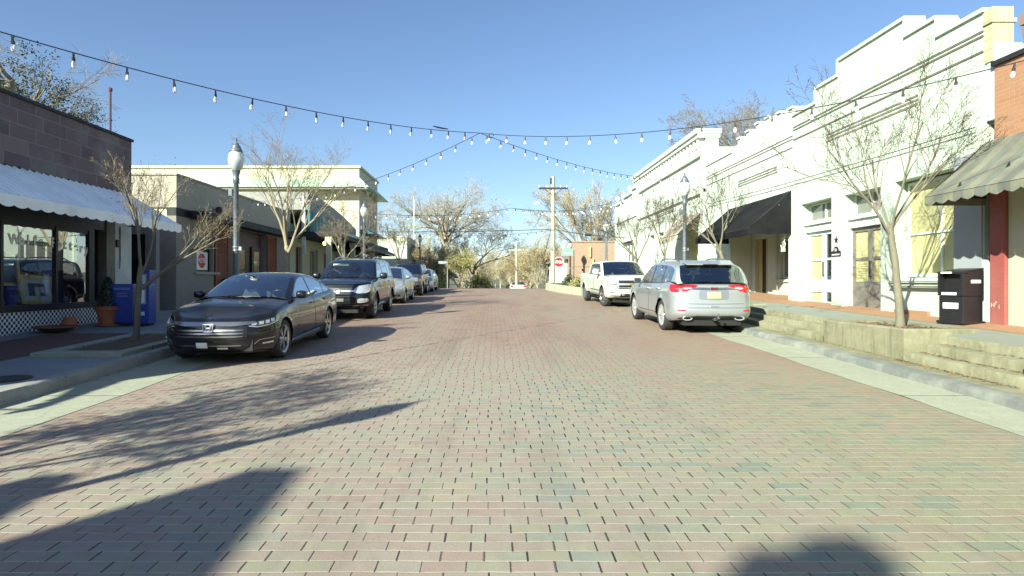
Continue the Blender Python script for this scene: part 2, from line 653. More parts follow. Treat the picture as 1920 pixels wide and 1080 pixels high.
M['road'] = road_brick()
M['gutter'] = concrete("gutter_concrete", (0.35, 0.365, 0.275), 0.6, 0.5, 0.6, staincol=(0.24, 0.23, 0.17), joints=3.05)
M['sidewalk_dark'] = concrete("sidewalk_slate", (0.25, 0.275, 0.285), 0.35, 0.45, 1.0, staincol=(0.16, 0.13, 0.12))
M['terrace'] = concrete("terrace_paving", (0.22, 0.24, 0.20), 0.35, 0.45, 0.8, staincol=(0.20, 0.19, 0.15))
M['terrace_brick'] = concrete("terrace_brick_band", (0.34, 0.185, 0.10), 0.4, 0.3, 1.2, staincol=(0.2, 0.12, 0.08))
M['step'] = concrete("step_concrete", (0.262, 0.252, 0.165), 0.35, 0.75, 1.6, True, staincol=(0.105, 0.098, 0.05))
M['kerb'] = concrete("kerb_stone", (0.34, 0.33, 0.29), 0.5, 0.45, 2.0, staincol=(0.13, 0.12, 0.1))
M['kerb_blue'] = concrete("kerb_bluestone", (0.155, 0.165, 0.155), 0.5, 0.7, 2.6, staincol=(0.32, 0.325, 0.26))
M['soil'] = concrete("mulch_soil", (0.115, 0.075, 0.045), 0.8, 0.5, 1.0, staincol=(0.2, 0.13, 0.07))
M['earth'] = concrete("earth", (0.12, 0.11, 0.06), 0.5, 0.5, 0.2, staincol=(0.09, 0.1, 0.04))
M['asphalt'] = concrete("asphalt", (0.085, 0.085, 0.09), 0.5, 0.3, 1.0)
M['white_wall'] = plaster("painted_brick_white", (0.49, 0.575, 0.475), 0.26)
M['white_wall2'] = plaster("painted_brick_bright", (0.57, 0.65, 0.56), 0.14)
M['white_wall3'] = plaster("painted_brick_ivory", (0.52, 0.575, 0.465), 0.2)
M['white_trim'] = simple("white_trim", (0.60, 0.66, 0.585), 0.5, 0.08)
M['grey_and_shade'] = simple("grey_and_groove_shade", (0.17, 0.16, 0.13), 0.7, 0.2)  # grey parts, plus shade lines drawn for grooves and slots
M['shaded_wall'] = plaster("painted_brick_shaded", (0.30, 0.33, 0.36), 0.3)  # brick wall with awning shade mixed into the colour
M['orange_brick'] = brick_mat("orange_brick", [(0.33, 0.155, 0.08), (0.39, 0.195, 0.10), (0.35, 0.17, 0.095)], (0.34, 0.25, 0.17), 0.21, 0.07, 'y', 0.08, stain=0.1, dirt=(0.3, 0.2, 0.12))
M['yellow_brick'] = brick_mat("yellow_brick", [(0.46, 0.46, 0.27), (0.50, 0.50, 0.31)], (0.35, 0.33, 0.22), 0.22, 0.17, 'x', 0.07, stain=0.15)
M['red_paint'] = plaster("red_painted_column", (0.27, 0.062, 0.055), 0.4, dirtcol=(0.36, 0.17, 0.14))
M['cream_wall'] = plaster("cream_wall", (0.52, 0.51, 0.365), 0.15, 'x', dirtcol=(0.4, 0.36, 0.24))
M['cream_front'] = plaster("cream_front", (0.50, 0.49, 0.345), 0.18, 'y', dirtcol=(0.4, 0.36, 0.24))
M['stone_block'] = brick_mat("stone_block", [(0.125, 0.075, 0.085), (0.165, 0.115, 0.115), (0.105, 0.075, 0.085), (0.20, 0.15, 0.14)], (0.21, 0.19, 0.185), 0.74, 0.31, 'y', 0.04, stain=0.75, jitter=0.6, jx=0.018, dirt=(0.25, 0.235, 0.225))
M['taupe_brick'] = brick_mat("taupe_brick", [(0.27, 0.24, 0.21), (0.31, 0.275, 0.235), (0.285, 0.25, 0.215)], (0.21, 0.19, 0.17), 0.24, 0.075, 'xy', 0.08, stain=0.2)
M['taupe'] = plaster("taupe_fascia", (0.36, 0.325, 0.26), 0.25, dirtcol=(0.22, 0.2, 0.17))
M['dark_brick'] = brick_mat("dark_brick", [(0.15, 0.10, 0.075), (0.19, 0.13, 0.1)], (0.2, 0.18, 0.15), 0.24, 0.08, 'xy', 0.08)
M['tan_brick'] = brick_mat("tan_brick", [(0.30, 0.20, 0.13), (0.36, 0.235, 0.155)], (0.42, 0.34, 0.25), 0.24, 0.08, 'xy', 0.08)
M['louvre'] = simple("louvre_brown", (0.26, 0.085, 0.04), 0.55, 0.25)
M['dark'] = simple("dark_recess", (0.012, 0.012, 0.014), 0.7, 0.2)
M['dark_wood'] = simple("dark_wood", (0.05, 0.028, 0.02), 0.5, 0.3)
M['black_frame'] = simple("black_frame", (0.010, 0.010, 0.013), 0.5, 0.2)
M['blk_plastic'] = simple("black_plastic", (0.014, 0.014, 0.016), 0.38, 0.15)
M['yellow_paper'] = simple("paper_blind", (0.46, 0.43, 0.21), 0.45, 0.12, 1.2, spec=0.6, coat=0.25)
M['grey_door'] = simple("grey_brown_door", (0.165, 0.15, 0.13), 0.55, 0.15)
M['blue_white'] = simple("white_blue_door", (0.58, 0.68, 0.70), 0.4, 0.06)
M['slate_awning'] = simple("black_awning", (0.012, 0.0125, 0.014), 0.8, 0.4, 2, bump=0.9, bscale=3, spec=0.1)
M['grey_awning'] = stripes("weathered_awning", ((0.145, 0.155, 0.13), (0.20, 0.20, 0.145)), 1, 0.22, dirt=0.7, dirtcol=(0.065, 0.06, 0.048))
M['red_awning'] = stripes("striped_awning", ((0.48, 0.46, 0.36), (0.36, 0.27, 0.19)), 1, 0.12, dirt=0.2)
M['white_metal'] = simple("white_corrugated_metal", (0.90, 0.92, 0.95), 0.3, 0.12, 1.4)
M['green_metal'] = simple("green_roof_metal", (0.40, 0.56, 0.41), 0.45, 0.12)
M['teal'] = stripes("teal_panel", ((0.03, 0.14, 0.16), (0.06, 0.24, 0.24)), 1, 0.3, dirt=0.2)
M['dark_green'] = simple("dark_green_awning", (0.035, 0.055, 0.05), 0.6, 0.3)
M['galv'] = simple("galvanised_steel", (0.42, 0.43, 0.44), 0.4, 0.12, metallic=0.7)
M['lamp_pole'] = simple("lamp_pole_paint", (0.115, 0.135, 0.155), 0.42, 0.15, metallic=0.2)
M['lamp_pole_dark'] = simple("lamp_pole_dark_paint", (0.03, 0.035, 0.04), 0.45, 0.15)
M['concrete_pole'] = concrete("pale_wood_pole", (0.42, 0.41, 0.31), 0.3, 0.2, 2, True)
M['wire'] = simple("black_wire", (0.02, 0.02, 0.025), 0.5, 0.1)
M['terracotta'] = simple("terracotta", (0.42, 0.135, 0.07), 0.75, 0.2, bump=0.15)
M['blue_box'] = simple("blue_box_paint", (0.012, 0.05, 0.33), 0.35, 0.15, coat=0.3)
M['white_sign'] = simple("white_sign", (0.8, 0.8, 0.78), 0.45, 0.05)
M['red_sign'] = simple("red_sign", (0.55, 0.02, 0.025), 0.4, 0.08)
M['green_sign'] = simple("green_sign", (0.20, 0.36, 0.28), 0.4, 0.1)
M['gold'] = simple("gold_frame", (0.75, 0.62, 0.22), 0.4, 0.15, metallic=0.0)
M['brass'] = simple("brass", (0.6, 0.5, 0.25), 0.3, 0.1, metallic=0.8)
M['bark_pale'] = concrete("pale_bark", (0.185, 0.17, 0.12), 0.3, 0.5, 3.0, True, staincol=(0.11, 0.09, 0.06))
M['bark_tan'] = concrete("tan_bark", (0.34, 0.29, 0.20), 0.3, 0.4, 3.0, True, staincol=(0.17, 0.13, 0.08))
M['bark_grey'] = concrete("grey_bark", (0.22, 0.19, 0.15), 0.3, 0.4, 3.0, True, staincol=(0.1, 0.08, 0.06))
M['twig'] = simple("twig", (0.15, 0.12, 0.08), 0.8, 0.25, 2)
M['twig_pale'] = simple("twig_pale", (0.085, 0.068, 0.048), 0.8, 0.25, 2)
M['twig_grey'] = simple("twig_grey", (0.175, 0.15, 0.115), 0.8, 0.25, 2)
M['twig_light'] = simple("twig_light", (0.33, 0.30, 0.24), 0.8, 0.2, 2)
M['twig_olive'] = simple("twig_olive", (0.34, 0.275, 0.16), 0.8, 0.3, 1)
M['leaf_dry'] = simple("dry_leaf", (0.24, 0.14, 0.06), 0.8, 0.4, 5)
M['leaf_green'] = simple("leaf_green", (0.04, 0.055, 0.022), 0.6, 0.5, 2)
M['leaf_olive'] = simple("leaf_olive", (0.30, 0.27, 0.11), 0.7, 0.4, 1)
M['leaf_yellowgreen'] = simple("leaf_yellow_green", (0.32, 0.33, 0.09), 0.7, 0.35, 1)
M['pane'] = glass_mat("window_pane", (0.55, 0.58, 0.58), 0.14)
M['shop_pane'] = glass_mat("shop_pane", (0.82, 0.84, 0.84), 0.15)
M['dark_pane'] = simple("dark_glass", (0.025, 0.028, 0.03), 0.05, 0.3, 1, spec=0.9)
M['grey_pane'] = simple("grey_glass", (0.16, 0.165, 0.15), 0.06, 0.3, 0.8, spec=0.9)
M['room'] = simple("room_interior", (0.035, 0.032, 0.04), 0.8, 0.3)
M['picture_paper'] = simple("picture_mat_board", (0.82, 0.88, 0.92), 0.6, 0.05)
M['picture'] = simple("blue_picture", (0.14, 0.19, 0.33), 0.6, 0.5, 9)
M['cloth'] = simple("hanging_cloth", (0.17, 0.19, 0.25), 0.9, 0.2)
M['letter_white'] = simple("window_lettering", (0.92, 0.93, 0.88), 0.7, 0.05)
M['iron'] = simple("dark_iron", (0.03, 0.028, 0.03), 0.5, 0.2, metallic=0.3)
M['manhole'] = simple("manhole_iron", (0.045, 0.045, 0.05), 0.55, 0.3, 30, metallic=0.4, bump=0.4)
M['plant'] = simple("plant_leaf", (0.03, 0.05, 0.03), 0.6, 0.5, 6)
M['rust_pipe'] = simple("dark_pipe", (0.075, 0.03, 0.04), 0.6, 0.3)
M['roofing'] = simple("roofing", (0.16, 0.15, 0.14), 0.9, 0.2)
M['brown_roof'] = simple("brown_roof", (0.24, 0.14, 0.10), 0.8, 0.15)

def lamp_glass():
    n = NT("frosted_globe")
    p = n.principled(n.mix(n.maprange(n.noise(n.obj(), 5, 2), 0.3, 0.7), (0.72, 0.78, 0.74), (0.86, 0.9, 0.86)), 0.12, 0, None, 0.5)
    p.inputs['Transmission Weight'].default_value = 0.45
    p.inputs['IOR'].default_value = 1.25
    return n.m
M['globe'] = lamp_glass()
def bulb_glass():
    n = NT("clear_bulb")
    p = n.principled(n.mix(n.maprange(n.noise(n.obj(), 30, 2), 0.3, 0.7), (0.78, 0.82, 0.80), (0.95, 0.97, 0.95)), 0.08, 0, None, 1.0)
    p.inputs['Transmission Weight'].default_value = 0.25
    return n.m
M['bulb'] = bulb_glass()
# vehicles
M['p_charcoal'] = paint("charcoal_metallic", (0.008, 0.008, 0.012), 0.25, 0.2, 0.3)
M['p_navy'] = paint("navy_black_paint", (0.006, 0.007, 0.014), 0.2, 0.2, 0.25)
M['p_silver'] = paint("silver_metallic", (0.37, 0.395, 0.41), 0.12, 0.5, 0.38)
M['p_silver_dark'] = paint("grey_silver_metallic", (0.30, 0.33, 0.37), 0.12, 0.6, 0.36)
M['p_white'] = paint("white_paint", (0.60, 0.63, 0.55), 0.03, 0.0, 0.4)
M['p_grey'] = paint("dark_grey_paint", (0.075, 0.075, 0.08), 0.1, 0.4, 0.35)
M['p_skyblue'] = paint("pale_silver_blue", (0.42, 0.46, 0.50), 0.1, 0.4, 0.35)
M['car_glass'] = glass_mat("car_glass", (0.42, 0.47, 0.50), 0.10)
M['car_glass_dark'] = glass_mat("tinted_car_glass", (0.10, 0.11, 0.13), 0.10)
M['tyre'] = simple("tyre_rubber", (0.028, 0.028, 0.03), 0.75, 0.2, 20, bump=0.2)
M['rim'] = simple("alloy_rim", (0.55, 0.56, 0.57), 0.25, 0.1, metallic=0.9)
M['rim_dark'] = simple("dark_alloy", (0.05, 0.05, 0.055), 0.35, 0.1, metallic=0.6)
M['chrome'] = simple("chrome", (0.82, 0.83, 0.84), 0.16, 0.05, metallic=0.75)
M['satin'] = simple("satin_chrome", (0.42, 0.42, 0.42), 0.25, 0.05, metallic=0.9)
M['lens'] = simple("headlight_lens", (0.55, 0.58, 0.6), 0.12, 0.35, 30, metallic=0.5, coat=1.0)
M['lens_dark'] = simple("headlight_housing", (0.05, 0.055, 0.06), 0.1, 0.3, 20, metallic=0.3, coat=1.0)
M['amber'] = simple("amber_lens", (0.6, 0.22, 0.04), 0.2, 0.2, 20, coat=1.0)
M['tail'] = simple("tail_lens", (0.50, 0.012, 0.02), 0.12, 0.35, 16, coat=1.0)
M['seat'] = simple("seat_fabric", (0.10, 0.10, 0.105), 0.8, 0.2)
M['seat_pale'] = simple("seat_pale_fabric", (0.26, 0.27, 0.27), 0.8, 0.2)
M['under'] = simple("underbody", (0.012, 0.012, 0.013), 0.8, 0.2)
M['plate_yellow'] = simple("number_plate", (0.50, 0.49, 0.24), 0.4, 0.1)
M['plate_ink'] = simple("plate_ink", (0.45, 0.42, 0.26), 0.5, 0.1)

# ------------------------------------------------------------------ ground shape
S0 = 0.0296
def zr(y):
    """height of the road surface along the street"""
    if y <= 36:
        return S0 * y
    if y <= 52:
        t = y - 36
        return S0 * 36 + S0 * t - (S0 + 0.06) / 16 * t * t / 2
    z52 = S0 * 36 + S0 * 16 - (S0 + 0.06) * 8
    if y <= 110:
        return z52 - 0.06 * (y - 52)
    z110 = z52 - 0.06 * 58
    return z110 + 0.012 * (y - 110)

def zte(x, y):
    """top of the raised terrace on the right"""
    zf = 0.95 + 0.0247 * (y - 10.75)
    ze = 0.86 + 0.0200 * (y - 13.0)
    if y > 17:
        ze = 0.94 + 0.0247 * (y - 17)
    t = min(1.3, max(0, (x - 7.05) / (8.5 - 7.05)))
    return ze + (zf - ze) * t

def wb(mb, name, mat, parent=None, **kw):
    """build from world coordinates under a parent that stands anywhere"""
    o = mb.build(name, mat, parent, **kw)
    if parent is not None and parent.type == 'EMPTY':
        o.matrix_parent_inverse = Matrix.LocRotScale(parent.location, parent.rotation_euler, parent.scale).inverted()
    return o

# ------------------------------------------------------------------ ground, road, pavements
def strip(mb, x0, x1, ys, z0f, z1f=None, nx=1):
    z1f = z1f or z0f
    rows = []
    for y in ys:
        rows.append([(lerp(x0, x1, i / nx), y, lerp(z0f(y), z1f(y), i / nx)) for i in range(nx + 1)])
    mb.grid(rows)

def frange(a, b, n):
    return [a + (b - a) * i / n for i in range(n + 1)]

YS = frange(-30, 32, 31) + frange(33, 70, 37) + frange(75, 160, 17)
g = MB()
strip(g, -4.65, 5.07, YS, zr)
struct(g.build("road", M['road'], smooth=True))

g = MB()
ysg = [y for y in YS if y <= 41]
def wob(y, k):
    return 0.02 * math.sin(y * 1.7 + k) + 0.012 * math.sin(y * 4.1 + 2 * k)
rows = []
for y in ysg:
    rows.append([(-5.70, y, zr(y) + 0.002), (-4.62 + wob(y, 0), y, zr(y) + 0.005)])
g.grid(rows)
struct(g.build("gutter", M['gutter'], smooth=True))
g = MB()
rows = []
for y in frange(-30, 40, 140):
    rows.append([(5.05 + wob(y, 1), y, zr(y) + 0.005), (5.92, y, zr(y) + 0.002)])
g.grid(rows)
struct(g.build("gutter", M['gutter'], smooth=True))

# cross street at the crest
g = MB()
rows = []
for y in frange(41.5, 51.5, 10):
    rows.append([(-60, y, zr(y) - 0.3), (-14, y, zr(y) - 0.02), (-5, y, zr(y) + 0.004), (5.4, y, zr(y) + 0.004), (14, y, zr(y) - 0.02), (60, y, zr(y) - 0.3)])
g.grid(rows)
struct(g.build("cross_street", M['asphalt'], smooth=True))

# wide terrain
g = MB()
rows = []
for y in [-80, -40, -10, 0, 10, 20, 30, 36, 40, 44, 48, 52, 60, 75, 90, 110, 130, 160, 200, 260, 340, 480, 700]:
    yy = y
    zb = zr(min(yy, 160)) - 0.25
    row = []
    for x in (-500, -220, -120, -60, -30, -12, -5, 5, 12, 30, 60, 120, 220, 500):
        z = zb
        if y > 100:
            z = zb + (y - 100) * 0.02 + abs(x) * 0.004 * min(1, (y - 100) / 100)
        row.append((x, y, z))
    rows.append(row)
g.grid(rows)
struct(g.build("ground", M['earth'], smooth=True))

# left kerb: stone blocks with gaps and chipped edges
rng = random.Random(4)
g = MB()
y = -8.0
while y < 40:
    L = rng.uniform(1.5, 2.6)
    y2 = min(y + L, 40)
    n = max(3, int(L / 0.25))
    rows = []
    for i in range(n + 1):
        yy = y + 0.012 + (y2 - y - 0.024) * i / n
        z = zr(yy)
        r = lambda s: rng.uniform(-s, s)
        c = rng.uniform(0.02, 0.05)
        rows.append([(-5.66 + r(0.012), yy, z - 0.02), (-5.67 + r(0.012), yy, z + 0.15 - c), (-5.70 + r(0.01), yy, z + 0.152 + r(0.006)),
                     (-5.86, yy, z + 0.155), (-5.87, yy, z - 0.02)])
    g.grid(rows)
    g.face(rows[0])
    g.face(rows[-1])
    y = y2
struct(g.build("kerb", M['kerb'], smooth=True))
# right kerb: bluestone with a pale bedding edge
g = MB()
y = -8.0
while y < 31:
    L = rng.uniform(0.9, 2.0)
    y2 = min(y + L, 31)
    n = max(3, int(L / 0.2))
    rows = []
    for i in range(n + 1):
        yy = y + 0.01 + (y2 - y - 0.02) * i / n
        z = zr(yy)
        r = lambda s: rng.uniform(-s, s)
        rows.append([(5.87 + r(0.012), yy, z - 0.02), (5.89 + r(0.012), yy, z + 0.085 + r(0.012)), (5.93 + r(0.012), yy, z + 0.115 + r(0.006)),
                     (6.10, yy, z + 0.122), (6.11, yy, z - 0.02)])
    g.grid(rows)
    g.face(rows[0])
    g.face(rows[-1])
    y = y2
struct(g.build("kerb", M['kerb_blue'], smooth=True))

g = MB()
strip(g, -10.6, -5.86, [y for y in YS if y <= 40], lambda y: zr(y) + 0.16, lambda y: zr(y) + 0.15, 3)
struct(g.build("sidewalk", M['sidewalk_dark'], smooth=True))
g = MB()
strip(g, 6.105, 7.2, [y for y in YS if y <= 40], lambda y: zr(y) + 0.118, lambda y: zr(y) + 0.124)
struct(g.build("sidewalk", M['step'], smooth=True))
# raised terrace
g = MB()
ysT = frange(-10, 40, 50)
g.grid([[(x, y, zte(x, y)) for x in (7.06, 7.4, 7.9)] for y in ysT])
g.grid([[(7.06, y, zte(7.06, y)), (7.06, y, zr(y) - 0.1)] for y in ysT])
struct(g.build("terrace", M['terrace'], smooth=False))
g = MB()
g.grid([[(x, y, zte(x, y) + (0.003 if x < 8 else 0.0)) for x in (7.9, 8.3, 9.2)] for y in ysT])
struct(g.build("terrace", M['terrace_brick'], smooth=False))
# far pavements beyond the crossing
g = MB()
for a, b in ((-11, -5.2), (5.6, 12)):
    strip(g, a, b, [y for y in YS if y >= 52], lambda y: zr(y) + 0.02)
struct(g.build("verge", M['earth'], smooth=True))

# left foreground brick inlay on the sidewalk
g = MB()
strip(g, -9.3, -7.5, frange(7.5, 13, 6), lambda y: zr(y) + 0.164)
struct(g.build("sidewalk", concrete("sidewalk_brick_inlay", (0.15, 0.075, 0.06), 0.4, 0.4, 1.2, staincol=(0.1, 0.07, 0.06))))

# steps up to the terrace
def steps(y0, y1, label):
    ys = frange(y0, y1, max(6, int((y1 - y0) / 0.25)))
    mb = MB()
    xs = (6.45, 6.75, 7.05)
    rg = random.Random(int(y0 * 10))
    for k, x in enumerate(xs):
        rows = []
        for y in ys:
            zb = zr(y) + 0.10
            zt = zte(7.06, y) + 0.004
            h = zt - (zr(y) + 0.12)
            top = zr(y) + 0.12 + h * (k + 1) / 3
            c = rg.uniform(0.006, 0.02)
            e = rg.uniform(-0.006, 0.006)
            x2 = 7.35 if k == 2 else xs[k + 1] + 0.02
            rows.append([(x + e, y, zb - 0.05), (x + e, y, top - c), (x + c + e, y, top), (x2, y, top + 0.001)])
        mb.grid(rows)
    o = mb.build("steps", M['step'], smooth=True, angle=0.9)
    tag(o, label, "steps")
    return o
steps(7.42, 9.6, "nearest flight of three mossy concrete steps up to the raised pavement, at the right edge")
steps(11.95, 17.0, "long flight of worn concrete steps behind the silver SUV, beyond the tree planter")
steps(20.2, 27, "farther flight of concrete steps hidden behind the silver SUV and pickup")

def planter(y0, y1, x1, z, label, soil=True):
    t = thing("tree_planter", label, "planter", (6.45, y0, zr(y0)))
    mb = MB()
    rg = random.Random(int(y0 * 7))
    def edge(x, y):
        return (x + rg.uniform(-.008, .008), y + rg.uniform(-.008, .008))
    # outer walls as a gently uneven ring, inner bed slightly lower
    W_ = 0.17
    outer = [(6.45, y0), (x1, y0), (x1, y1), (6.45, y1)]
    pts_o, pts_i = [], []
    for k in range(4):
        a, b = outer[k], outer[(k + 1) % 4]
        for i in range(8):
            t_ = i / 8
            p = (lerp(a[0], b[0], t_), lerp(a[1], b[1], t_))
            q = (min(max(p[0], 6.45 + W_), x1 - W_), min(max(p[1], y0 + W_), y1 - W_))
            pts_o.append(edge(*p))
            pts_i.append(q)
    def zf(y):
        return z(y) if callable(z) else z
    ring = lambda pts, dz, f: [(p[0], p[1], f(p[1]) + dz) for p in pts]
    mb.grid([ring(pts_o, -0.05, zr), ring(pts_o, -0.02, zf), [(lerp(a[0], b[0], .12), lerp(a[1], b[1], .12), zf(a[1])) for a, b in zip(pts_o, pts_i)],
             [(p[0], p[1], zf(p[1])) for p in pts_i], [(p[0], p[1], zf(p[1]) - 0.08) for p in pts_i]], close=True)
    wb(mb, "planter_wall", M['step'], t, smooth=True, angle=0.6)
    if soil:
        s = MB()
        n = 14
        rows = []
        for i in range(n + 1):
            y = lerp(y0 + W_ - .01, y1 - W_ + .01, i / n)
            rows.append([(lerp(6.45 + W_ - .01, x1 - W_ + .01, j / n), y, zf(y) - 0.045 + rg.uniform(-.015, .03)) for j in range(n + 1)])
        s.grid(rows)
        wb(s, "soil", M['soil'], t, smooth=True)
    return t
planter(9.6, 11.95, 7.62, 0.897, "stained concrete planter box holding the big bare tree beside the steps")
planter(17.0, 20.2, 7.62, lambda y: 1.02 + 0.02 * (y - 17), "low concrete planter behind the silver SUV holding the second right-hand tree")
planter(4.6, 7.42, 7.62, 0.80, "concrete planter end just showing past the nearest steps at the right edge")
planter(27, 30, 7.62, lambda y: 1.25 + 0.02 * (y - 27), "concrete planter behind the white pickup holding a small bare tree")

# tree surround on the left sidewalk
t = thing("tree_surround", "flat concrete border round the soil of the leaning pale tree on the left sidewalk", "tree surround", (-6.6, 9.9, zr(9.9) + 0.15))
mb = MB()
for x0, x1, y0, y1 in ((-7.35, -5.9, 9.75, 10.05), (-7.35, -5.9, 12.6, 12.85), (-7.35, -7.1, 10.05, 12.6), (-6.12, -5.9, 10.05, 12.6)):
    za, zb_ = zr(y0) + 0.14, zr(y1) + 0.14
    mb.hexa([(x0, y0, za), (x1, y0, za), (x1, y1, zb_), (x0, y1, zb_), (x0, y0, za + .075), (x1, y0, za + .075), (x1, y1, zb_ + .075), (x0, y1, zb_ + .075)])
wb(mb, "border", M['gutter'], t, bevel=0.008)
s = MB()
rg = random.Random(9)
s.grid([[(lerp(-7.11, -6.11, j / 8), lerp(10.04, 12.61, i / 10), zr(lerp(10.04, 12.61, i / 10)) + 0.175 + rg.uniform(-.01, .025)) for j in range(9)] for i in range(11)])
wb(s, "soil", M['soil'], t, smooth=True)

# manhole cover
mb = MB()
mb.lathe([(0.0, 0.012), (0.22, 0.012), (0.225, 0.006), (0.27, 0.006), (0.275, 0.0)], (0, 0, 0), 'z', 28)
o = mb.build("manhole_cover", M['manhole'], loc=(-6.25, 7.9, zr(7.9) + 0.156))
o.rotation_euler = (math.atan(S0), 0, 0)
tag(o, "round dark iron cover set in the shaded left sidewalk near the kerb", "manhole cover")

# dry leaves and grit gathered on the steps and along kerbs
lf = MB()
rg = random.Random(21)
def leaf(x, y, z, s):
    a = rg.uniform(0, 6.28)
    d = Vector((math.cos(a), math.sin(a), rg.uniform(-.3, .3))) * s
    e = Vector((-math.sin(a), math.cos(a), rg.uniform(-.4, .4))) * s * 0.5
    c = Vector((x, y, z + s * 0.25))
    lf.face([c - d, c + e, c + d, c - e])
for i in range(520):
    y = rg.uniform(7.45, 9.6)
    k = rg.choice((0, 0, 0, 1, 1, 2))
    x = (6.42, 6.72, 7.02)[k] - abs(rg.gauss(0, 0.05))
    h = (zte(7.06, y) - zr(y) - 0.12) / 3
    leaf(x, y, zr(y) + 0.12 + h * k + (0.006), rg.uniform(0.012, 0.03))
for i in range(160):
    y = rg.uniform(9.6, 12.2)
    leaf(6.43 - abs(rg.gauss(0, 0.05)), y, zr(y) + 0.128, rg.uniform(0.01, 0.025))
for i in range(260):
    leaf(rg.uniform(6.65, 7.45), rg.uniform(9.8, 11.75), 0.87, rg.uniform(0.015, 0.035))
for i in range(150):
    y = rg.uniform(5, 12)
    leaf(-5.62 + abs(rg.gauss(0, 0.06)), y, zr(y) + 0.01, rg.uniform(0.01, 0.025))
struct(lf.build("leaf_litter", M['leaf_dry']), "stuff")

# ------------------------------------------------------------------ building helpers
class Fac:
    """facade frame: a along the wall, n depth into the building"""
    def __init__(self, kind, pos):
        self.k, self.p = kind, pos
    def __call__(self, a, n, z):
        if self.k == 'R':
            return (self.p + n, a, z)
        if self.k == 'L':
            return (self.p - n, a, z)
        return (a, self.p + n, z)         # faces the camera ('S')
    def box(self, mb, a0, a1, n0, n1, z0, z1):
        c = [self(a, n, z) for z in (z0, z1) for a, n in ((a0, n0), (a1, n0), (a1, n1), (a0, n1))]
        mb.hexa(c)
    def quad(self, mb, a0, a1, z0, z1, n=0.0):
        mb.face([self(a0, n, z0), self(a1, n, z0), self(a1, n, z1), self(a0, n, z1)])

def wall_plate(mb, fr, a0, a1, z0, top, openings, thick, extra_z=(), extra_a=()):
    """openings: (a0,a1,z0,z1). top: number or function(a)."""
    A = sorted(set([a0, a1] + [v for o in openings for v in o[:2]] + list(extra_a)))
    A = [a for a in A if a0 <= a <= a1]
    tops = [top(0.5 * (p + q)) if callable(top) else top for p, q in zip(A, A[1:])]
    Z = sorted(set([z0] + tops + [v for o in openings for v in o[2:]] + list(extra_z)))
    Z = [z for z in Z if z0 <= z <= max(tops)]
    na, nz = len(A) - 1, len(Z) - 1
    def solid(i, j):
        if i < 0 or j < 0 or i >= na or j >= nz:
            return False
        a, z = (A[i] + A[i + 1]) / 2, (Z[j] + Z[j + 1]) / 2
        if z > tops[i]:
            return False
        return not any(o[0] < a < o[1] and o[2] < z < o[3] for o in openings)
    for i in range(na):
        for j in range(nz):
            if not solid(i, j):
                continue
            p, q, r, s = A[i], A[i + 1], Z[j], Z[j + 1]
            fr.quad(mb, p, q, r, s, 0)
            fr.quad(mb, p, q, r, s, thick)
            if not solid(i - 1, j):
                mb.face([fr(p, 0, r), fr(p, thick, r), fr(p, thick, s), fr(p, 0, s)])
            if not solid(i + 1, j):
                mb.face([fr(q, 0, r), fr(q, thick, r), fr(q, thick, s), fr(q, 0, s)])
            if not solid(i, j - 1):
                mb.face([fr(p, 0, r), fr(q, 0, r), fr(q, thick, r), fr(p, thick, r)])
            if not solid(i, j + 1):
                mb.face([fr(p, 0, s), fr(q, 0, s), fr(q, thick, s), fr(p, thick, s)])

def window_part(fr, parent, a0, a1, z0, z1, n, mull_a=(), mull_z=(), fw=0.05, frame='white_trim', pane='dark_pane', name="window", depth=0.05):
    mb = MB()
    for p, q, r, s in ((a0, a0 + fw, z0, z1), (a1 - fw, a1, z0, z1)):
        fr.box(mb, p, q, n - depth, n, r, s)
    for r, s in ((z0, z0 + fw), (z1 - fw, z1)):
        fr.box(mb, a0 + fw, a1 - fw, n - depth, n, r, s)
    for m in mull_a:
        fr.box(mb, m - fw * .4, m + fw * .4, n - depth + .004, n - .004, z0 + fw, z1 - fw)
    for m in mull_z:
        fr.box(mb, a0 + fw, a1 - fw, n - depth + .008, n - .008, m - fw * .35, m + fw * .35)
    w = wb(mb, name, M[frame], parent)
    g = MB()
    fr.quad(g, a0 + fw * .6, a1 - fw * .6, z0 + fw * .6, z1 - fw * .6, n - 0.012)
    wb(g, "pane", M[pane], w)
    return w

def sloped_roof_box(mb, x0, x1, y0, y1, z0, z1):
    mb.box(x0, x1, y0, y1, z0, z1)

XR, XL = 8.5, -10.0
RF = Fac('R', XR)
LF = Fac('L', XL)

# ================================================================== right side
# ---- stepped white building
b = thing("stepped_white_building", "white painted brick shop with a tall stepped parapet, two doorways and a yellow papered window", "building", (XR, 13.9, 1.0))
def step_top(a):
    for p, q, z in ((10.6, 11.72, 6.30), (11.72, 12.63, 6.66), (12.63, 15.05, 7.03), (15.05, 16.1, 6.67), (16.1, 17.32, 6.30)):
        if p <= a < q:
            return z
    return 6.3
ops = [(11.30, 12.95, 1.72, 3.74), (13.42, 14.80, 1.0, 3.72), (15.32, 16.88, 1.06, 3.75)]
mb = MB()
wall_plate(mb, RF, 10.6, 17.32, 0.4, step_top, ops, 0.34, extra_a=(11.72, 12.63, 15.05, 16.1), extra_z=(5.0,))
# side and back of the building
mb.box(XR + .34, 22, 10.62, 17.30, 0.2, 5.6)
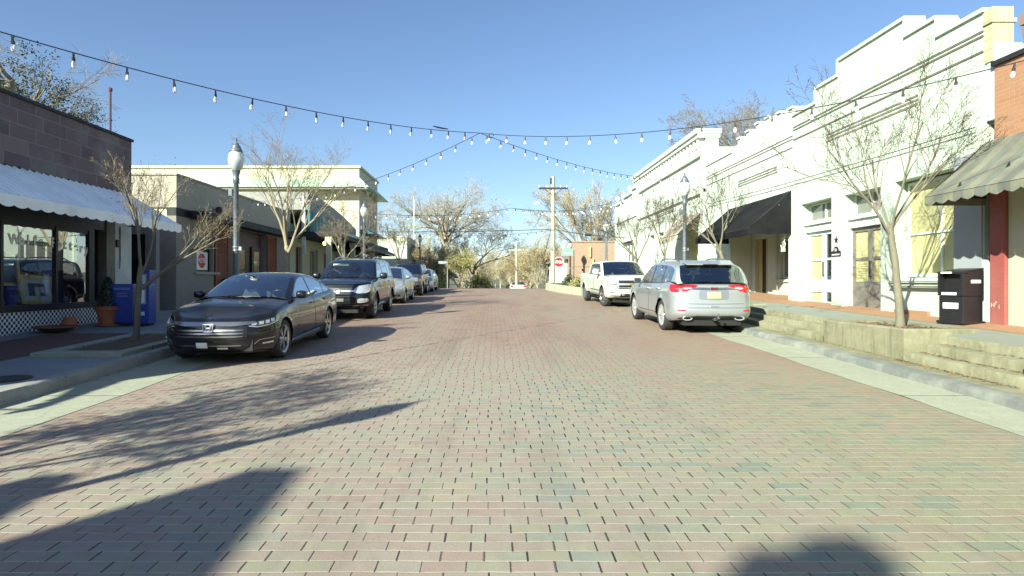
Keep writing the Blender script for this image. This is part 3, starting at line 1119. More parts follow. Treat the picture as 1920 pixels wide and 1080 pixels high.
# projecting plinth courses and pilasters
for a0, a1 in ((14.83, 15.29), (16.90, 17.30)):
    RF.box(mb, a0, a1, -0.045, -0.001, 0.6, 3.85)
RF.box(mb, 11.2, 13.1, -0.05, -0.001, 1.62, 1.70)
wb(mb, "wall", M['white_wall'], b)
mb = MB()
for p, q, z in ((10.58, 11.72, 6.30), (11.72, 12.63, 6.66), (12.60, 15.08, 7.03), (15.05, 16.1, 6.67), (16.1, 17.34, 6.30)):
    RF.box(mb, p, q, -0.05, 0.40, z, z + 0.07)
for p, z0, z1 in ((11.70, 6.37, 6.66), (12.61, 6.73, 7.03), (15.06, 6.74, 7.03), (16.1, 6.37, 6.67)):
    RF.box(mb, p - .03, p + .03, -0.045, 0.39, z0, z1)
wb(mb, "coping", M['white_trim'], b)
mb = MB()
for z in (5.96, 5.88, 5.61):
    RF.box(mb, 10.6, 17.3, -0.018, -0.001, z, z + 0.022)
wb(mb, "groove_shade_line", M['grey_and_shade'], b)  # dark strips draw the shade line of each groove
mb = MB()
for z in (5.985, 5.905, 5.635):
    RF.box(mb, 10.6, 17.3, -0.028, -0.002, z, z + 0.02)
wb(mb, "moulding", M['white_wall'], b)
mb = MB()
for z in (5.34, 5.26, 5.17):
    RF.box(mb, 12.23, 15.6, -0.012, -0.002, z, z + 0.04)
wb(mb, "vent_slot_shade", M['grey_and_shade'], b)  # shade inside the recessed slots, drawn as flat dark strips
mb = MB()
mb.box(XR + .0, XR + .36, 10.42, 10.598, 5.40, 6.32)
mb.box(XR - .03, XR + .40, 10.40, 10.596, 6.05, 6.12)
wb(mb, "end_pier", M['yellow_brick'], b)
# window: yellow paper behind a cross of mullions
w = window_part(RF, b, 11.34, 12.92, 1.74, 3.70, 0.30, (11.95,), (2.62,), 0.06, 'white_trim', 'yellow_paper')
mb = MB()
RF.box(mb, 11.24, 13.02, -0.07, 0.2, 1.655, 1.715)
wb(mb, "sill", M['white_trim'], b)
mb = MB()
RF.box(mb, 11.30, 13.0, -0.10, -0.052, 1.52, 1.56)
wb(mb, "rail", M['grey_and_shade'], b)
mb = MB()
RF.box(mb, 11.9, 12.9, -0.06, -0.002, 0.9, 1.06)
wb(mb, "footing_patch", M['terrace_brick'], b)
for (a0, a1, zt, fm, wide) in ((13.42, 14.80, 2.92, 'grey_door', 1), (15.32, 16.88, 2.97, 'blue_white', 2)):
    z0 = zte(8.5, a0) + 0.0
    # lintel beam and transom window
    mb = MB()
    RF.box(mb, a0 - .002, a1 + .002, 0.12, 0.30, zt, zt + .28)
    RF.box(mb, a0, a1, 0.06, 0.12, zt + .19, zt + .24)
    wb(mb, "lintel", M['white_trim'], b)
    window_part(RF, b, a0, a1, zt + .28, 3.74, 0.29, (lerp(a0, a1, .5),), (), 0.045, 'white_trim', 'grey_pane', "transom_window")
    mid = (a0 + a1) / 2
    for k, (p, q) in enumerate(((a0, mid - .006), (mid + .006, a1))):
        d = MB()
        st = 0.085
        RF.box(d, p, p + st, 0.2, 0.26, z0, zt)
        RF.box(d, q - st, q, 0.2, 0.26, z0, zt)
        RF.box(d, p + st, q - st, 0.2, 0.26, zt - .1, zt)
        RF.box(d, p + st, q - st, 0.2, 0.26, z0 + (.12 if wide == 1 else .30), z0 + .62)
        if wide == 2:
            RF.box(d, p + st, q - st, 0.2, 0.26, z0, z0 + .05)
        else:
            RF.box(d, p + st, q - st, 0.205, 0.255, z0, z0 + .12)
        RF.box(d, p + st, q - st, 0.205, 0.255, z0 + 1.13, z0 + 1.19)
        dd = wb(d, "door", M[fm], b)
        g = MB()
        RF.quad(g, p + st - .01, q - st + .01, z0 + .6, zt - .09, 0.235)
        if wide == 2:
            RF.quad(g, p + st - .01, q - st + .01, z0 + .04, z0 + .31, 0.235)
        wb(g, "pane", M['yellow_paper' if not (wide == 2 and k == 0) else 'dark_pane'], dd)
        if k == 0:
            h = MB()
            pa = q - st / 2
            h.bar(RF(pa, 0.15, z0 + .72), RF(pa, 0.15, z0 + 1.1), .02)
            h.bar(RF(pa, 0.15, z0 + .74), RF(pa, 0.2, z0 + .74), .015)
            h.bar(RF(pa, 0.15, z0 + 1.08), RF(pa, 0.2, z0 + 1.08), .015)
            wb(h, "handle", M['iron'], dd)
# notice taped to the grey door
mb = MB()
for k in range(9):
    RF.box(mb, 14.37 - .02, 14.63, 0.226, 0.228, 1.72 + k * .055, 1.735 + k * .055)
wb(mb, "notice", simple("notice_ink", (0.42, 0.36, 0.19), 0.6), b)
mb = MB()
mb.lathe([(0.0, 0.0), (0.055, 0.0), (0.055, 0.006)], (0, 0, 0), 'x', 16)
o = wb(mb, "round_notice", M['white_sign'], b)
o.matrix_parent_inverse = Matrix.Translation(b.location).inverted()
o.location = RF(13.62, 0.19, 1.76)

# arched house-number plaque and small star between the doors
t = thing("wall_plaque", "dark arched house plaque on the white pier between the two doorways", "plaque", RF(15.06, -0.05, 2.36))
mb = MB()
prof = [(-.19, -.10), (.19, -.10), (.19, .02), (.10, .04)] + [(.10 * math.cos(a), .04 + .10 * math.sin(a)) for a in frange(0.2, 2.94, 8)] + [(-.10, .04), (-.19, .02)]
mb.prism([RF(15.06 + p, -0.047, 2.36 + q) for p, q in prof], (-.02, 0, 0))
wb(mb, "plate", M['iron'], t)
o = text_obj("number", "50", 0.10, M['white_sign'], t, 0.001, matrix=face_matrix((-.022, 0, .05), (0, -1, 0), (0, 0, 1)))
mb = MB()
RF.box(mb, 14.90, 15.22, -.075, -.0685, 2.285, 2.315)
wb(mb, "raised_line", M['white_sign'], t)
mb = MB()
pts = []
for k in range(10):
    r = .09 if k % 2 == 0 else .035
    pts.append(RF(15.06 + r * math.sin(k * math.pi / 5), -0.047, 2.66 + r * math.cos(k * math.pi / 5)))
mb.prism(pts, (-.015, 0, 0))
tag(wb(mb, "wall_star", M['iron']), "small dark metal star fixed to the wall above the arched plaque", "wall ornament")

# near end pier, the awning's shade put into its blue-grey colour
mb = MB()
RF.box(mb, 10.62, 11.26, -0.03, -0.001, 0.6, 3.9)
wb(mb, "end_pilaster", M['shaded_wall'], b)

# ---- orange brick shop at the right edge
b = thing("orange_brick_shop", "orange brick shop at the right edge with a red pier and cream front", "building", (XR, 8, 0.8))
mb = MB()
wall_plate(mb, RF, 2.0, 10.38, 3.2, 5.28, [], 0.3)
mb.box(XR + .3, 22, 2.0, 10.38, 0.2, 4.7)
wb(mb, "wall", M['orange_brick'], b)
mb = MB()
RF.box(mb, 1.95, 10.40, -.05, .36, 5.281, 5.36)
wb(mb, "coping", M['dark'], b)
mb = MB()
wall_plate(mb, RF, 2.0, 10.10, 0.4, 3.19, [(4.0, 9.35, 1.75, 2.95)], 0.25)
RF.box(mb, 2.0, 10.06, -.05, -.001, 0.5, 0.62)
wb(mb, "lower_wall", M['cream_front'], b)
mb = MB()
RF.box(mb, 10.11, 10.40, -.06, .25, 0.4, 3.19)
pier = wb(mb, "pier", M['red_paint'], b)
for i, (ch, dz, da) in enumerate((("H", .28, .09), ("r", .33, .02), ("i", .26, -.04))):
    o = text_obj("chalk_mark", ch, 0.11, M['white_wall'], b, 0.001, matrix=face_matrix(Vector(RF(10.25 + da, -0.063, 0.96 + dz)) - b.location, (0, -1, 0), (0, 0, 1)))
window_part(RF, b, 4.05, 9.30, 1.79, 2.92, 0.2, (6.7,), (), 0.07, 'white_trim', 'dark_pane')
mb = MB()
RF.box(mb, 3.9, 9.5, -.08, .1, 1.69, 1.749)
wb(mb, "sill", M['cream_front'], b)
mb = MB()
mb.box(XR + .5, XR + 3.5, 6.5, 9.9, 4.7, 5.62)
wb(mb, "rooftop_box", M['brown_roof'], b)
mb = MB()
mb.box(XR + .12, XR + .62, 10.40, 10.58, 4.7, 5.70)
mb.box(XR + .02, XR + .10, 10.41, 10.57, 4.4, 5.72)
wb(mb, "flashing", simple("white_flashing", (0.42, 0.48, 0.49), 0.5), b)
mb = MB()
mb.obox(Vector((XR + .46, 10.3, 6.06)), (Vector((1, 0, 0)), Vector((0, 1, 0)), Vector((.1, 0, 1)).normalized()), (.045, .07, .10))
mb.obox(Vector((XR + .50, 10.3, 5.82)), (Vector((1, 0, .15)).normalized(), Vector((0, 1, 0)), Vector((-.15, 0, 1)).normalized()), (.04, .07, .11))
wb(mb, "loose_brick", M['brown_roof'], b)

def shed_awning(name, label, fr, a0, a1, ztop, proj, zfront, val, scal, mat, under, left_panel=True, scal_depth=0.05, ends=(True, True), thick=0.012, hip=0.0):
    t = thing(name, label, "awning", fr((a0 + a1) / 2, 0, zfront))
    mb = MB()
    n = max(2, int(abs(a1 - a0) / 0.25))
    rows = []
    for i in range(n + 1):
        s = i / n
        aw, af = lerp(a0, a1, s), lerp(a0 + hip * (1 if a1 > a0 else -1) * 0, a1, s)
        row = []
        for k in range(7):
            q = k / 6
            sag = -0.03 * math.sin(math.pi * q) * (1 + 0.5 * math.sin(s * 17))
            row.append(fr(aw, -0.012 - proj * q, lerp(ztop, zfront, q) + sag))
        rows.append(row)
    mb.grid(rows)
    for e, a in ((0, a0), (1, a1)):
        if ends[e]:
            mb.face([fr(a, -0.012, ztop), fr(a, -0.012, zfront)] + [fr(a, -.012 - proj * k / 6, lerp(ztop, zfront, k / 6) - 0.03 * math.sin(math.pi * k / 6)) for k in range(6, 0, -1)])
    wb(mb, "canvas", M[mat], t, smooth=True)
    v = MB()
    m = max(1, int(round(abs(a1 - a0) / scal)))
    for i in range(m):
        p, q = lerp(a0, a1, i / m), lerp(a0, a1, (i + 1) / m)
        gap = 0.004
        p2, q2 = lerp(p, q, gap), lerp(p, q, 1 - gap)
        pts = [fr(p2, -.012 - proj, zfront), fr(q2, -.012 - proj, zfront)]
        for k in range(9):
            s = k / 8
            pts.append(fr(lerp(q2, p2, s), -.016 - proj - 0.01 * math.sin(s * 6.28), zfront - val + scal_depth * (1 - math.sin(math.pi * s) ** 0.7)))
        v.face(pts)
    if ends[0] or ends[1]:
        for e, a in ((0, a0), (1, a1)):
            if ends[e]:
                v.face([fr(a, -.012, zfront), fr(a, -.012 - proj, zfront), fr(a, -.012 - proj, zfront - val * .9), fr(a, -.012, zfront - val * .9)])
    wb(v, "valance", M[mat], t)
    f = MB()
    for a in (a0, a1):
        s = 0.02 if a == min(a0, a1) else -0.02
        f.bar(fr(a + s, -.03, ztop - .03), fr(a + s, -proj, zfront - .015), .025)
        f.bar(fr(a + s, -.03, zfront - .02), fr(a + s, -proj, zfront - .02), .025)
    f.bar(fr(a0, -proj, zfront - .02), fr(a1, -proj, zfront - .02), .025)
    wb(f, "frame", M['iron'], t)
    return t

shed_awning("canvas_awning", "weathered grey canvas awning with a scalloped edge over the orange brick shop", RF, 10.55, 2.6, 4.04, 1.05, 3.10, 0.17, 0.27, 'grey_awning', None)

# ---- R2: lower white building with small battlements and black awning
b = thing("battlemented_white_building", "white shop with small battlements and a recessed front under a black awning", "building", (XR, 20, 1.2))
def bat(a):
    if a > 21.7:
        return 6.2
    k = (a - 17.33) / 0.73
    i = int(k)
    return 6.55 - 0.07 * abs(i - 2.5) + (0.0 if (k - i) > 0.35 else 0.16)
brk = []
for i in range(6):
    brk += [17.33 + .73 * i, 17.33 + .73 * (i + .35)]
mb = MB()
wall_plate(mb, RF, 17.33, 24.4, 0.5, bat, [(17.6, 21.9, 1.0, 4.05)], 0.35, extra_a=brk + [21.71])
mb.box(XR + .35, XR + 1.2, 17.34, 17.58, 0.5, 5.5)
mb.box(XR + .35, 22, 21.92, 24.39, 0.5, 5.6)
mb.box(XR + 1.2, 22, 17.34, 21.92, 0.5, 5.6)
mb.box(XR + .35, XR + 1.2, 17.58, 21.92, 4.06, 5.5)
wb(mb, "wall", M['white_wall2'], b)
for i in range(6):
    mb = MB()
    z = 6.55 - 0.07 * abs(i - 2.5) + .16
    RF.box(mb, 17.33 + .73 * i - .01, 17.33 + .73 * (i + .35) + .03, -.05, .40, z, z + .06)
    wb(mb, "coping", M['white_trim'], b)
mb = MB()
RF.box(mb, 21.72, 24.4, -.05, .4, 6.2, 6.27)
wb(mb, "coping", M['white_trim'], b)
mb = MB()
for z in (5.75, 5.66, 5.42):
    RF.box(mb, 17.34, 24.38, -.018, -.001, z, z + .022)
wb(mb, "groove_shade_line", M['grey_and_shade'], b)  # groove shade again drawn as thin dark strips
mb = MB()
for z in (5.05, 4.97, 4.89):
    RF.box(mb, 18.3, 21.2, -.012, -.002, z, z + .035)
wb(mb, "vent_slot_shade", M['grey_and_shade'], b)  # dark strips stand for the shade within the slots
# recessed shop front
fr2 = Fac('R', XR + 0.75)
mb = MB()
wall_plate(mb, fr2, 17.6, 21.9, 0.9, 4.05, [(18.35, 19.75, 1.72, 3.0), (20.6, 21.6, 1.2, 3.1)], 0.2)
fr2.box(mb, 18.2, 19.9, -.05, -.001, 1.62, 1.70)
fr2.box(mb, 19.86, 20.06, -.08, -.001, 0.9, 3.6)
wb(mb, "shop_front", M['white_wall3'], b)
window_part(fr2, b, 18.38, 19.72, 1.74, 2.98, 0.15, (19.0,), (), 0.05, 'white_trim', 'grey_pane')
window_part(fr2, b, 18.2, 19.3, 3.15, 3.4, -0.005, (18.7,), (), 0.03, 'white_trim', 'dark_pane', "transom_window", 0.04)
d = MB()
fr2.box(d, 20.62, 20.95, .1, .15, 1.2, 3.08)
fr2.box(d, 21.25, 21.58, .1, .15, 1.2, 3.08)
wb(d, "door", simple("yellow_door", (0.46, 0.37, 0.14), 0.5), b)
g = MB()
fr2.box(g, 20.95, 21.25, .12, .14, 1.2, 3.08)
wb(g, "door_gap", M['dark'], b)
d = MB()
fr2.box(d, 17.75, 18.2, -.06, -.002, 1.12, 2.95)
d2 = wb(d, "side_door", M['blue_white'], b)
g = MB()
fr2.box(g, 17.85, 18.1, -.066, -.0605, 1.75, 2.8)
wb(g, "pane", M['yellow_paper'], d2)
t = shed_awning("black_awning", "plain black canvas awning over the recessed front of the battlemented white shop", RF, 17.42, 22.0, 4.22, 1.2, 3.18, 0.22, 4.6, 'slate_awning', None, scal_depth=0.0)
# ornamental hanging bracket and mailbox
mb = MB()
for r, z in ((.16, 3.02), (.10, 2.86), (.13, 2.70)):
    pts = [RF(17.72 + r * math.cos(a), -.10, z + r * .8 * math.sin(a)) for a in frange(0, 6.28, 14)]
    mb.tube(pts, .012, 5)
for k in range(5):
    mb.bar(RF(17.60 + .06 * k, -.10, 2.50), RF(17.62 + .05 * k, -.10, 2.62), .012)
mb.bar(RF(17.72, -.10, 3.2), RF(17.72, -.10, 2.5), .014)
mb.bar(RF(17.72, -.10, 3.1), RF(17.72, 0.3, 3.1), .014)
tag(wb(mb, "scrolled_ornament", M['white_trim']), "white scrolled wrought iron ornament hanging beside the black awning", "ornament")
mb = MB()
fr2.box(mb, 18.05, 18.3, -.2, -.06, 2.3, 2.66)
fr2.box(mb, 18.10, 18.25, -.23, -.2, 2.40, 2.66)
fr2.box(mb, 18.12, 18.23, -.16, -.1, 2.66, 2.75)
tag(wb(mb, "wall_lantern", M['blk_plastic'], bevel=.01), "black wall lantern beside the shaded window under the black awning", "lantern")

# ---- R3: taller cornice building
b = thing("corniced_white_building", "tall bright white building with a heavy bracketed cornice in the middle of the right side", "building", (XR, 30, 1.4))
ops = [(28.6, 29.6, 1.2, 4.1), (30.4, 31.4, 1.2, 4.1), (32.2, 33.2, 1.2, 4.1), (25.3, 27.4, 1.2, 3.9)]
mb = MB()
wall_plate(mb, RF, 24.42, 35.7, 0.5, 7.35, ops, 0.5)
mb.box(XR + .5, 24, 24.43, 35.69, 0.5, 7.0)
RF.box(mb, 24.42, 35.7, -.12, -.001, 5.2, 5.34)
RF.box(mb, 24.42, 24.75, -.10, -.002, .6, 7.0)
RF.box(mb, 35.35, 35.7, -.10, -.002, .6, 7.0)
wb(mb, "wall", M['white_wall2'], b)
mb = MB()
RF.box(mb, 24.40, 35.74, -.12, -.001, 6.72, 6.84)
RF.box(mb, 24.36, 35.78, -.34, .55, 7.36, 7.52)
RF.box(mb, 24.32, 35.82, -.42, .6, 7.52, 7.70)
for i in range(26):
    a = 24.55 + i * .44
    RF.box(mb, a, a + .16, -.28, -.002, 7.05, 7.355)
    RF.box(mb, a, a + .16, -.14, -.002, 6.86, 7.05)
wb(mb, "cornice", M['white_trim'], b)
mb = MB()
for z in (5.0, 4.92):
    RF.box(mb, 28.6, 31.5, -.012, -.002, z, z + .035)
wb(mb, "vent_slot_shade", M['grey_and_shade'], b)  # slot shade as dark strips on the wall face
for i, (a0, a1) in enumerate(((28.6, 29.6), (30.4, 31.4), (32.2, 33.2))):
    d = MB()
    RF.box(d, a0, a1, .38, .48, 1.2, 4.1)
    dd = wb(d, "blocked_doorway", M['white_wall3'], b)
window_part(RF, b, 25.35, 27.35, 1.75, 3.85, 0.35, (26.3,), (), .08, 'white_trim', 'yellow_paper')
shed_awning("striped_awning", "small striped awning with brown scallops on the corniced building beyond the black awning", RF, 24.9, 27.6, 4.45, 1.0, 3.55, .28, .24, 'red_awning', None, ends=(False, False))

# ---- R4: parapet with urns
b = thing("urn_topped_white_building", "white corner shop with stone urns on its stepped parapet, beyond the corniced building", "building", (XR, 39, 1.5))
mb = MB()
ops = [(37.0, 40.6, 1.6, 4.15)]
def t4(a):
    return 7.15 if a < 37.2 else (6.95 if a < 39.6 else 6.75)
wall_plate(mb, RF, 35.72, 42.1, 0.5, t4, ops, .4, extra_a=(37.2, 39.6))
mb.box(XR + .4, 22, 35.73, 42.09, .5, 6.3)
RF.box(mb, 35.72, 42.1, -.07, -.001, 5.5, 5.62)
RF.box(mb, 41.8, 42.14, -.08, -.002, .5, 6.75)
wb(mb, "wall", M['white_wall2'], b)
mb = MB()
for p, q, z in ((35.7, 37.2, 7.15), (37.2, 39.6, 6.95), (39.6, 42.15, 6.75)):
    RF.box(mb, p, q, -.12, .45, z, z + .12)
wb(mb, "coping", M['white_trim'], b)
for a, z in ((36.4, 7.27), (38.3, 7.07), (40.0, 6.87), (41.9, 6.87)):
    mb = MB()
    mb.lathe([(.12, 0), (.12, .06), (.05, .10), (.05, .16), (.15, .28), (.17, .38), (.13, .45), (.05, .48), (.03, .56), (0, .58)], RF(a, .1, z), 'z', 12)
    wb(mb, "urn", M['white_trim'], b, smooth=True)
wp = window_part(RF, b, 37.05, 40.55, 1.65, 4.1, .3, (37.9, 38.8, 39.7), (), .12, 'white_trim', 'grey_pane')

# ---- beyond the crossing, right
b = thing("tan_brick_shop", "low tan brick building beyond the white pickup with an arched dark doorway", "building", (9.0, 54, 1.2))
frS = Fac('S', 53.0)
mb = MB()
wall_plate(mb, frS, 6.9, 11.5, 0, 5.0, [(8.9, 10.3, 0, 3.0), (11.0, 11.3, 1.8, 2.7)], .3)
mb.box(6.9, 11.5, 53.3, 64, 0, 4.7)
wb(mb, "wall", M['tan_brick'], b)
mb = MB()
mb.prism([(9.6 + .95 * math.cos(a), 52.5, 2.75 + .6 * math.sin(a)) for a in frange(0, math.pi, 10)], (0, .5, 0))
wb(mb, "arched_canopy", M['dark'], b)
mb = MB()
frS.box(mb, 8.9, 10.3, .2, .25, 0, 3.0)
frS.box(mb, 11.0, 11.3, .2, .25, 1.8, 2.7)
wb(mb, "door", M['dark_wood'], b)
mb = MB()
frS.box(mb, 6.9, 11.55, -.06, .36, 5.0, 5.12)
frS.box(mb, 6.9, 8.7, -.03, -.001, 2.9, 3.0)
wb(mb, "coping", M['tan_brick'], b)
mb = MB()
mb.bar((8.72, 52.9, 0.9), (8.72, 52.9, 3.6), .09)
mb.bar((8.45, 52.9, 3.7), (8.45, 52.9, 4.6), .12)
wb(mb, "downpipe", simple("yellow_pipe", (0.6, 0.5, 0.18), 0.5), b)
b = thing("white_shed", "long low white metal shed with a dark sloping roof behind the stop sign", "building", (6.0, 62, 1))
mb = MB()
mb.hexa([(5.25, 56, -1), (6.85, 56, -1), (6.85, 75, -1), (6.9, 75, -1), (5.25, 56, 3.2), (6.85, 56, 3.6), (6.85, 75, 3.6), (6.9, 75, 3.2)])
for k in range(5):
    mb.box(5.3 + k * .31, 5.34 + k * .31, 55.96, 55.999, -1, 3.15)
wb(mb, "wall", simple("pale_blue_siding", (0.58, 0.66, 0.70), 0.6), b)
mb = MB()
mb.hexa([(5.0, 55.6, 3.22), (6.89, 55.6, 3.65), (6.89, 75, 3.65), (5.0, 75, 3.22), (5.0, 55.6, 3.34), (6.89, 55.6, 4.3), (6.89, 75, 4.3), (5.0, 75, 3.34)])
wb(mb, "roof", M['roofing'], b)

# ================================================================== left side
# ---- stone block shop
YA, YB = 2.5, 17.0
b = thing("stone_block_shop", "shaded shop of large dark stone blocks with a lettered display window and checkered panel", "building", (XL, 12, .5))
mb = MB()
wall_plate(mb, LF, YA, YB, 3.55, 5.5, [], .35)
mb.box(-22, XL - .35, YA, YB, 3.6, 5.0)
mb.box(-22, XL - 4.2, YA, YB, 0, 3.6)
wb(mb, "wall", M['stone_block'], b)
mb = MB()
LF.box(mb, YA - .03, YB + .03, -.05, .4, 5.5, 5.57)
wb(mb, "coping", M['dark'], b)
mb = MB()
wall_plate(mb, LF, YA, 15.85, 0.2, 3.55, [(9.0, 15.30, 1.14, 2.9), (15.42, 15.85, .2, 2.95)], .14)
wb(mb, "shop_front", M['black_frame'], b)
mb = MB()
LF.box(mb, 15.86, 16.22, -.03, .3, .2, 3.55)
wb(mb, "pilaster", M['grey_and_shade'], b)
mb = MB()
LF.box(mb, 16.22, 17.0, 0, .3, .2, 3.55)
wb(mb, "end_panel", simple("pale_panel", (0.55, 0.57, 0.56), 0.6, 0.15, 2), b)
mb = MB()
LF.box(mb, 9.0, 15.86, -.02, -.001, 0.3, 1.0)
wb(mb, "checkered_panel", checker("checker_tiles", 0.062), b)
mb = MB()
LF.box(mb, 9.0, 15.86, -.05, .1, 1.0, 1.135)
wb(mb, "sill", M['black_frame'], b)
# glazing
mb = MB()
for a in (9.04, 11.9, 12.52, 14.1, 15.26):
    LF.box(mb, a - .035, a + .035, .0, .1, 1.14, 2.9)
LF.box(mb, 9.0, 15.3, .02, .1, 2.82, 2.9)
w = wb(mb, "window", M['black_frame'], b)
g = MB()
LF.quad(g, 9.0, 15.3, 1.14, 2.85, .05)
wb(g, "pane", M['shop_pane'], w)
# the room behind the glass
mb = MB()
x0, x1 = XL - 3.2, XL - .16
mb.face([(x0, 9, .75), (x0, 15.8, .75), (x0, 15.8, 3.2), (x0, 9, 3.2)])
mb.face([(x0, 9, .75), (x1, 9, .75), (x1, 15.8, .75), (x0, 15.8, .75)])
mb.face([(x0, 9, 3.2), (x1, 9, 3.2), (x1, 15.8, 3.2), (x0, 15.8, 3.2)])
mb.face([(x0, 9, .75), (x1, 9, .75), (x1, 9, 3.2), (x0, 9, 3.2)])
mb.face([(x0, 15.8, .75), (x1, 15.8, .75), (x1, 15.8, 3.2), (x0, 15.8, 3.2)])
wb(mb, "room", M['room'], b)
mb = MB()
LF.box(mb, 9.05, 15.25, .16, .9, .76, 1.12)
wb(mb, "display_ledge", M['dark_wood'], b)
d = MB()
LF.box(d, 15.45, 15.82, .9, .95, .6, 2.9)
wb(d, "door", M['dark_wood'], b)
# lettering on the window, painted in an arc
letters = "Wolfe Pottery"
aL, aR = 12.78, 15.30
for i, ch in enumerate(letters):
    if ch == ' ':
        continue
    s = (i + .5) / len(letters)
    a = lerp(12.80, 15.28, s)
    z = 2.52 - 0.10 * s + 0.05 * math.sin(math.pi * s)
    sz = 0.30
    rot = 0.10 * (0.5 - s)
    m = face_matrix(Vector(LF(a, .044, z)) - b.location, (0, math.cos(rot), math.sin(rot)), (0, -math.sin(rot), math.cos(rot)))
    text_obj("painted_letter", ch, sz, M['letter_white'], b, 0.001, matrix=m, bold=0.011)

# pictures in the window
def framed(label, a, n, z, w, h, tilt, roll, matd):
    t = thing("framed_picture", label, "picture", LF(a, n, z))
    ax = Vector((0, 1, 0))
    up = Vector((-math.sin(tilt), 0, math.cos(tilt)))
    ax2 = (ax * math.cos(roll) + up * math.sin(roll))
    up2 = (up * math.cos(roll) - ax * math.sin(roll))
    nn = ax2.cross(up2)
    c = Vector(LF(a, n, z)) + up2 * h / 2
    mb = MB()
    f = .075
    for sx, sy, hw, hh in ((-1, 0, f / 2, h / 2), (1, 0, f / 2, h / 2), (0, -1, w / 2 - f, f / 2), (0, 1, w / 2 - f, f / 2)):
        mb.obox(c + ax2 * sx * (w / 2 - f / 2) + up2 * sy * (h / 2 - f / 2), (ax2, up2, nn), (hw, hh, .022))
    wb(mb, "frame", M['gold'], t)
    if matd:
        mb = MB()
        mb.obox(c - nn * .006, (ax2, up2, nn), (w / 2 - f + .01, h / 2 - f + .01, .008))
        wb(mb, "mat_board", M['picture_paper'], t)
        mb = MB()
        mb.obox(c + nn * .008, (ax2, up2, nn), (w * .24, h * .22, .004))
        wb(mb, "print", M['picture'], t)
        mb = MB()
        mb.obox(c + nn * .014 - up2 * h * .06, (ax2, up2, nn), (w * .07, h * .15, .002))
        mb.obox(c + nn * .014 + ax2 * w * .14, (ax2, up2, nn), (w * .05, h * .10, .002))
        wb(mb, "print_figure", M['picture_paper'], t)
    else:
        mb = MB()
        mb.obox(c - nn * .01, (ax2, up2, nn), (w / 2 - f + .01, h / 2 - f + .01, .006))
        wb(mb, "print", simple("dark_picture", (0.05, 0.07, 0.055), 0.5, 0.4, 5), t)
    return t
framed("gilt framed print with pale mat and blue picture leaning in the display window", 14.0, .35, 1.125, 1.05, .66, .18, -.04, True)
framed("gilt framed dark painting hung higher in the display window behind the lettering", 13.2, .55, 1.55, .98, .72, .05, 0, False)
mb = MB()
for k in range(7):
    a = 14.62 + k * .075
    mb.hexa([LF(a, .8, 1.5), LF(a + .06, .8, 1.5), LF(a + .06, 1.0, 1.5), LF(a, 1.0, 1.5), LF(a + .015, .85, 2.2), LF(a + .045, .85, 2.2), LF(a + .045, .95, 2.2), LF(a + .015, .95, 2.2)])
o = wb(mb, "hanging_clothes", M['cloth'])
tag(o, "row of pale clothes hanging behind the right end of the display window", "clothes")
for i, (a, h, r) in enumerate(((12.75, .30, .10), (13.35, .22, .13), (13.0, .16, .07))):
    mb = MB()
    mb.lathe([(r * .6, 0), (r, h * .35), (r * .9, h * .7), (r * .5, h * .9), (r * .6, h)], LF(a, .4, 1.122), 'z', 14)
    tag(wb(mb, "pottery_jar", simple("glaze_%d" % i, [(0.3, 0.3, 0.28), (0.16, 0.14, 0.1), (0.07, 0.1, 0.14)][i], 0.3), smooth=True),
        ["tall pale pottery jar in the left corner of the display window", "squat brown pottery jar left of the leaning gilt print", "small dark blue pottery jar on the display ledge"][i], "jar")

# corrugated white awning
t = thing("metal_awning", "pale corrugated metal awning with a scalloped edge on the stone block shop", "awning", LF(12, -.7, 3.2))
mb = MB()
rows = []
pitch = .21
n = int((16.9 - YA) / (pitch / 8))
for i in range(n + 1):
    a = YA + (16.9 - YA) * i / n
    c = (0.034, 0.034, 0.0, -.004, -.006, -.006, -.004, 0.0)[i % 8]
    rows.append([LF(a, -.01, 4.02 + c), LF(a, -.7, 3.60 + c), LF(a, -1.4, 3.18 + c)])
mb.grid(rows)
wb(mb, "canopy", M['white_metal'], t)
v = MB()
m = int((16.9 - YA) / .32)
for i in range(m):
    p, q = lerp(YA, 16.9, i / m) + .004, lerp(YA, 16.9, (i + 1) / m) - .004
    tilt = 0.03
    pts = [LF(p, -1.405, 3.2), LF(q, -1.405 - tilt, 3.2)]
    for k in range(9):
        s = k / 8
        pts.append(LF(lerp(q, p, s), -1.41 - tilt * (1 - s), 3.02 - .05 * math.sin(math.pi * s) ** .8))
    v.face(pts)
wb(v, "valance", M['white_metal'], t)
f = MB()
for a in (YA + .1, 7, 11.5, 16.85):
    f.bar(LF(a, -.02, 3.15), LF(a, -1.38, 3.12), .03)
f.bar(LF(YA, -1.38, 3.12), LF(16.9, -1.38, 3.12), .03)
for k in range(38):
    a = YA + .2 + k * .38
    f.box(XL + .002, XL + .03, a - .03, a + .03, 4.03, 4.06)
wb(f, "frame", M['iron'], t)
f = MB()
f.bar(LF(16.45, -.02, 3.1), LF(16.45, -.02, 2.2), .02)
f.bar(LF(16.45, -.02, 2.2), LF(16.38, -.05, 1.98), .02)
f.box(XL + .002, XL + .05, 16.28, 16.40, 2.55, 2.75)
tag(wb(f, "awning_crank", M['iron']), "dark crank rod hanging down the pale end panel of the stone shop", "crank")
mb = MB()
mb.tube([(XL - .4, 16.7, 5.0), (XL - .4, 16.7, 6.82)], .03, 8)
mb.lathe([(.055, 6.82), (.055, 6.9), (0, 6.93)], (XL - .4, 16.7, 0), 'z', 8)
tag(wb(mb, "vent_pipe", M['rust_pipe']), "thin dark vent pipe standing on the stone shop's roof end", "pipe")

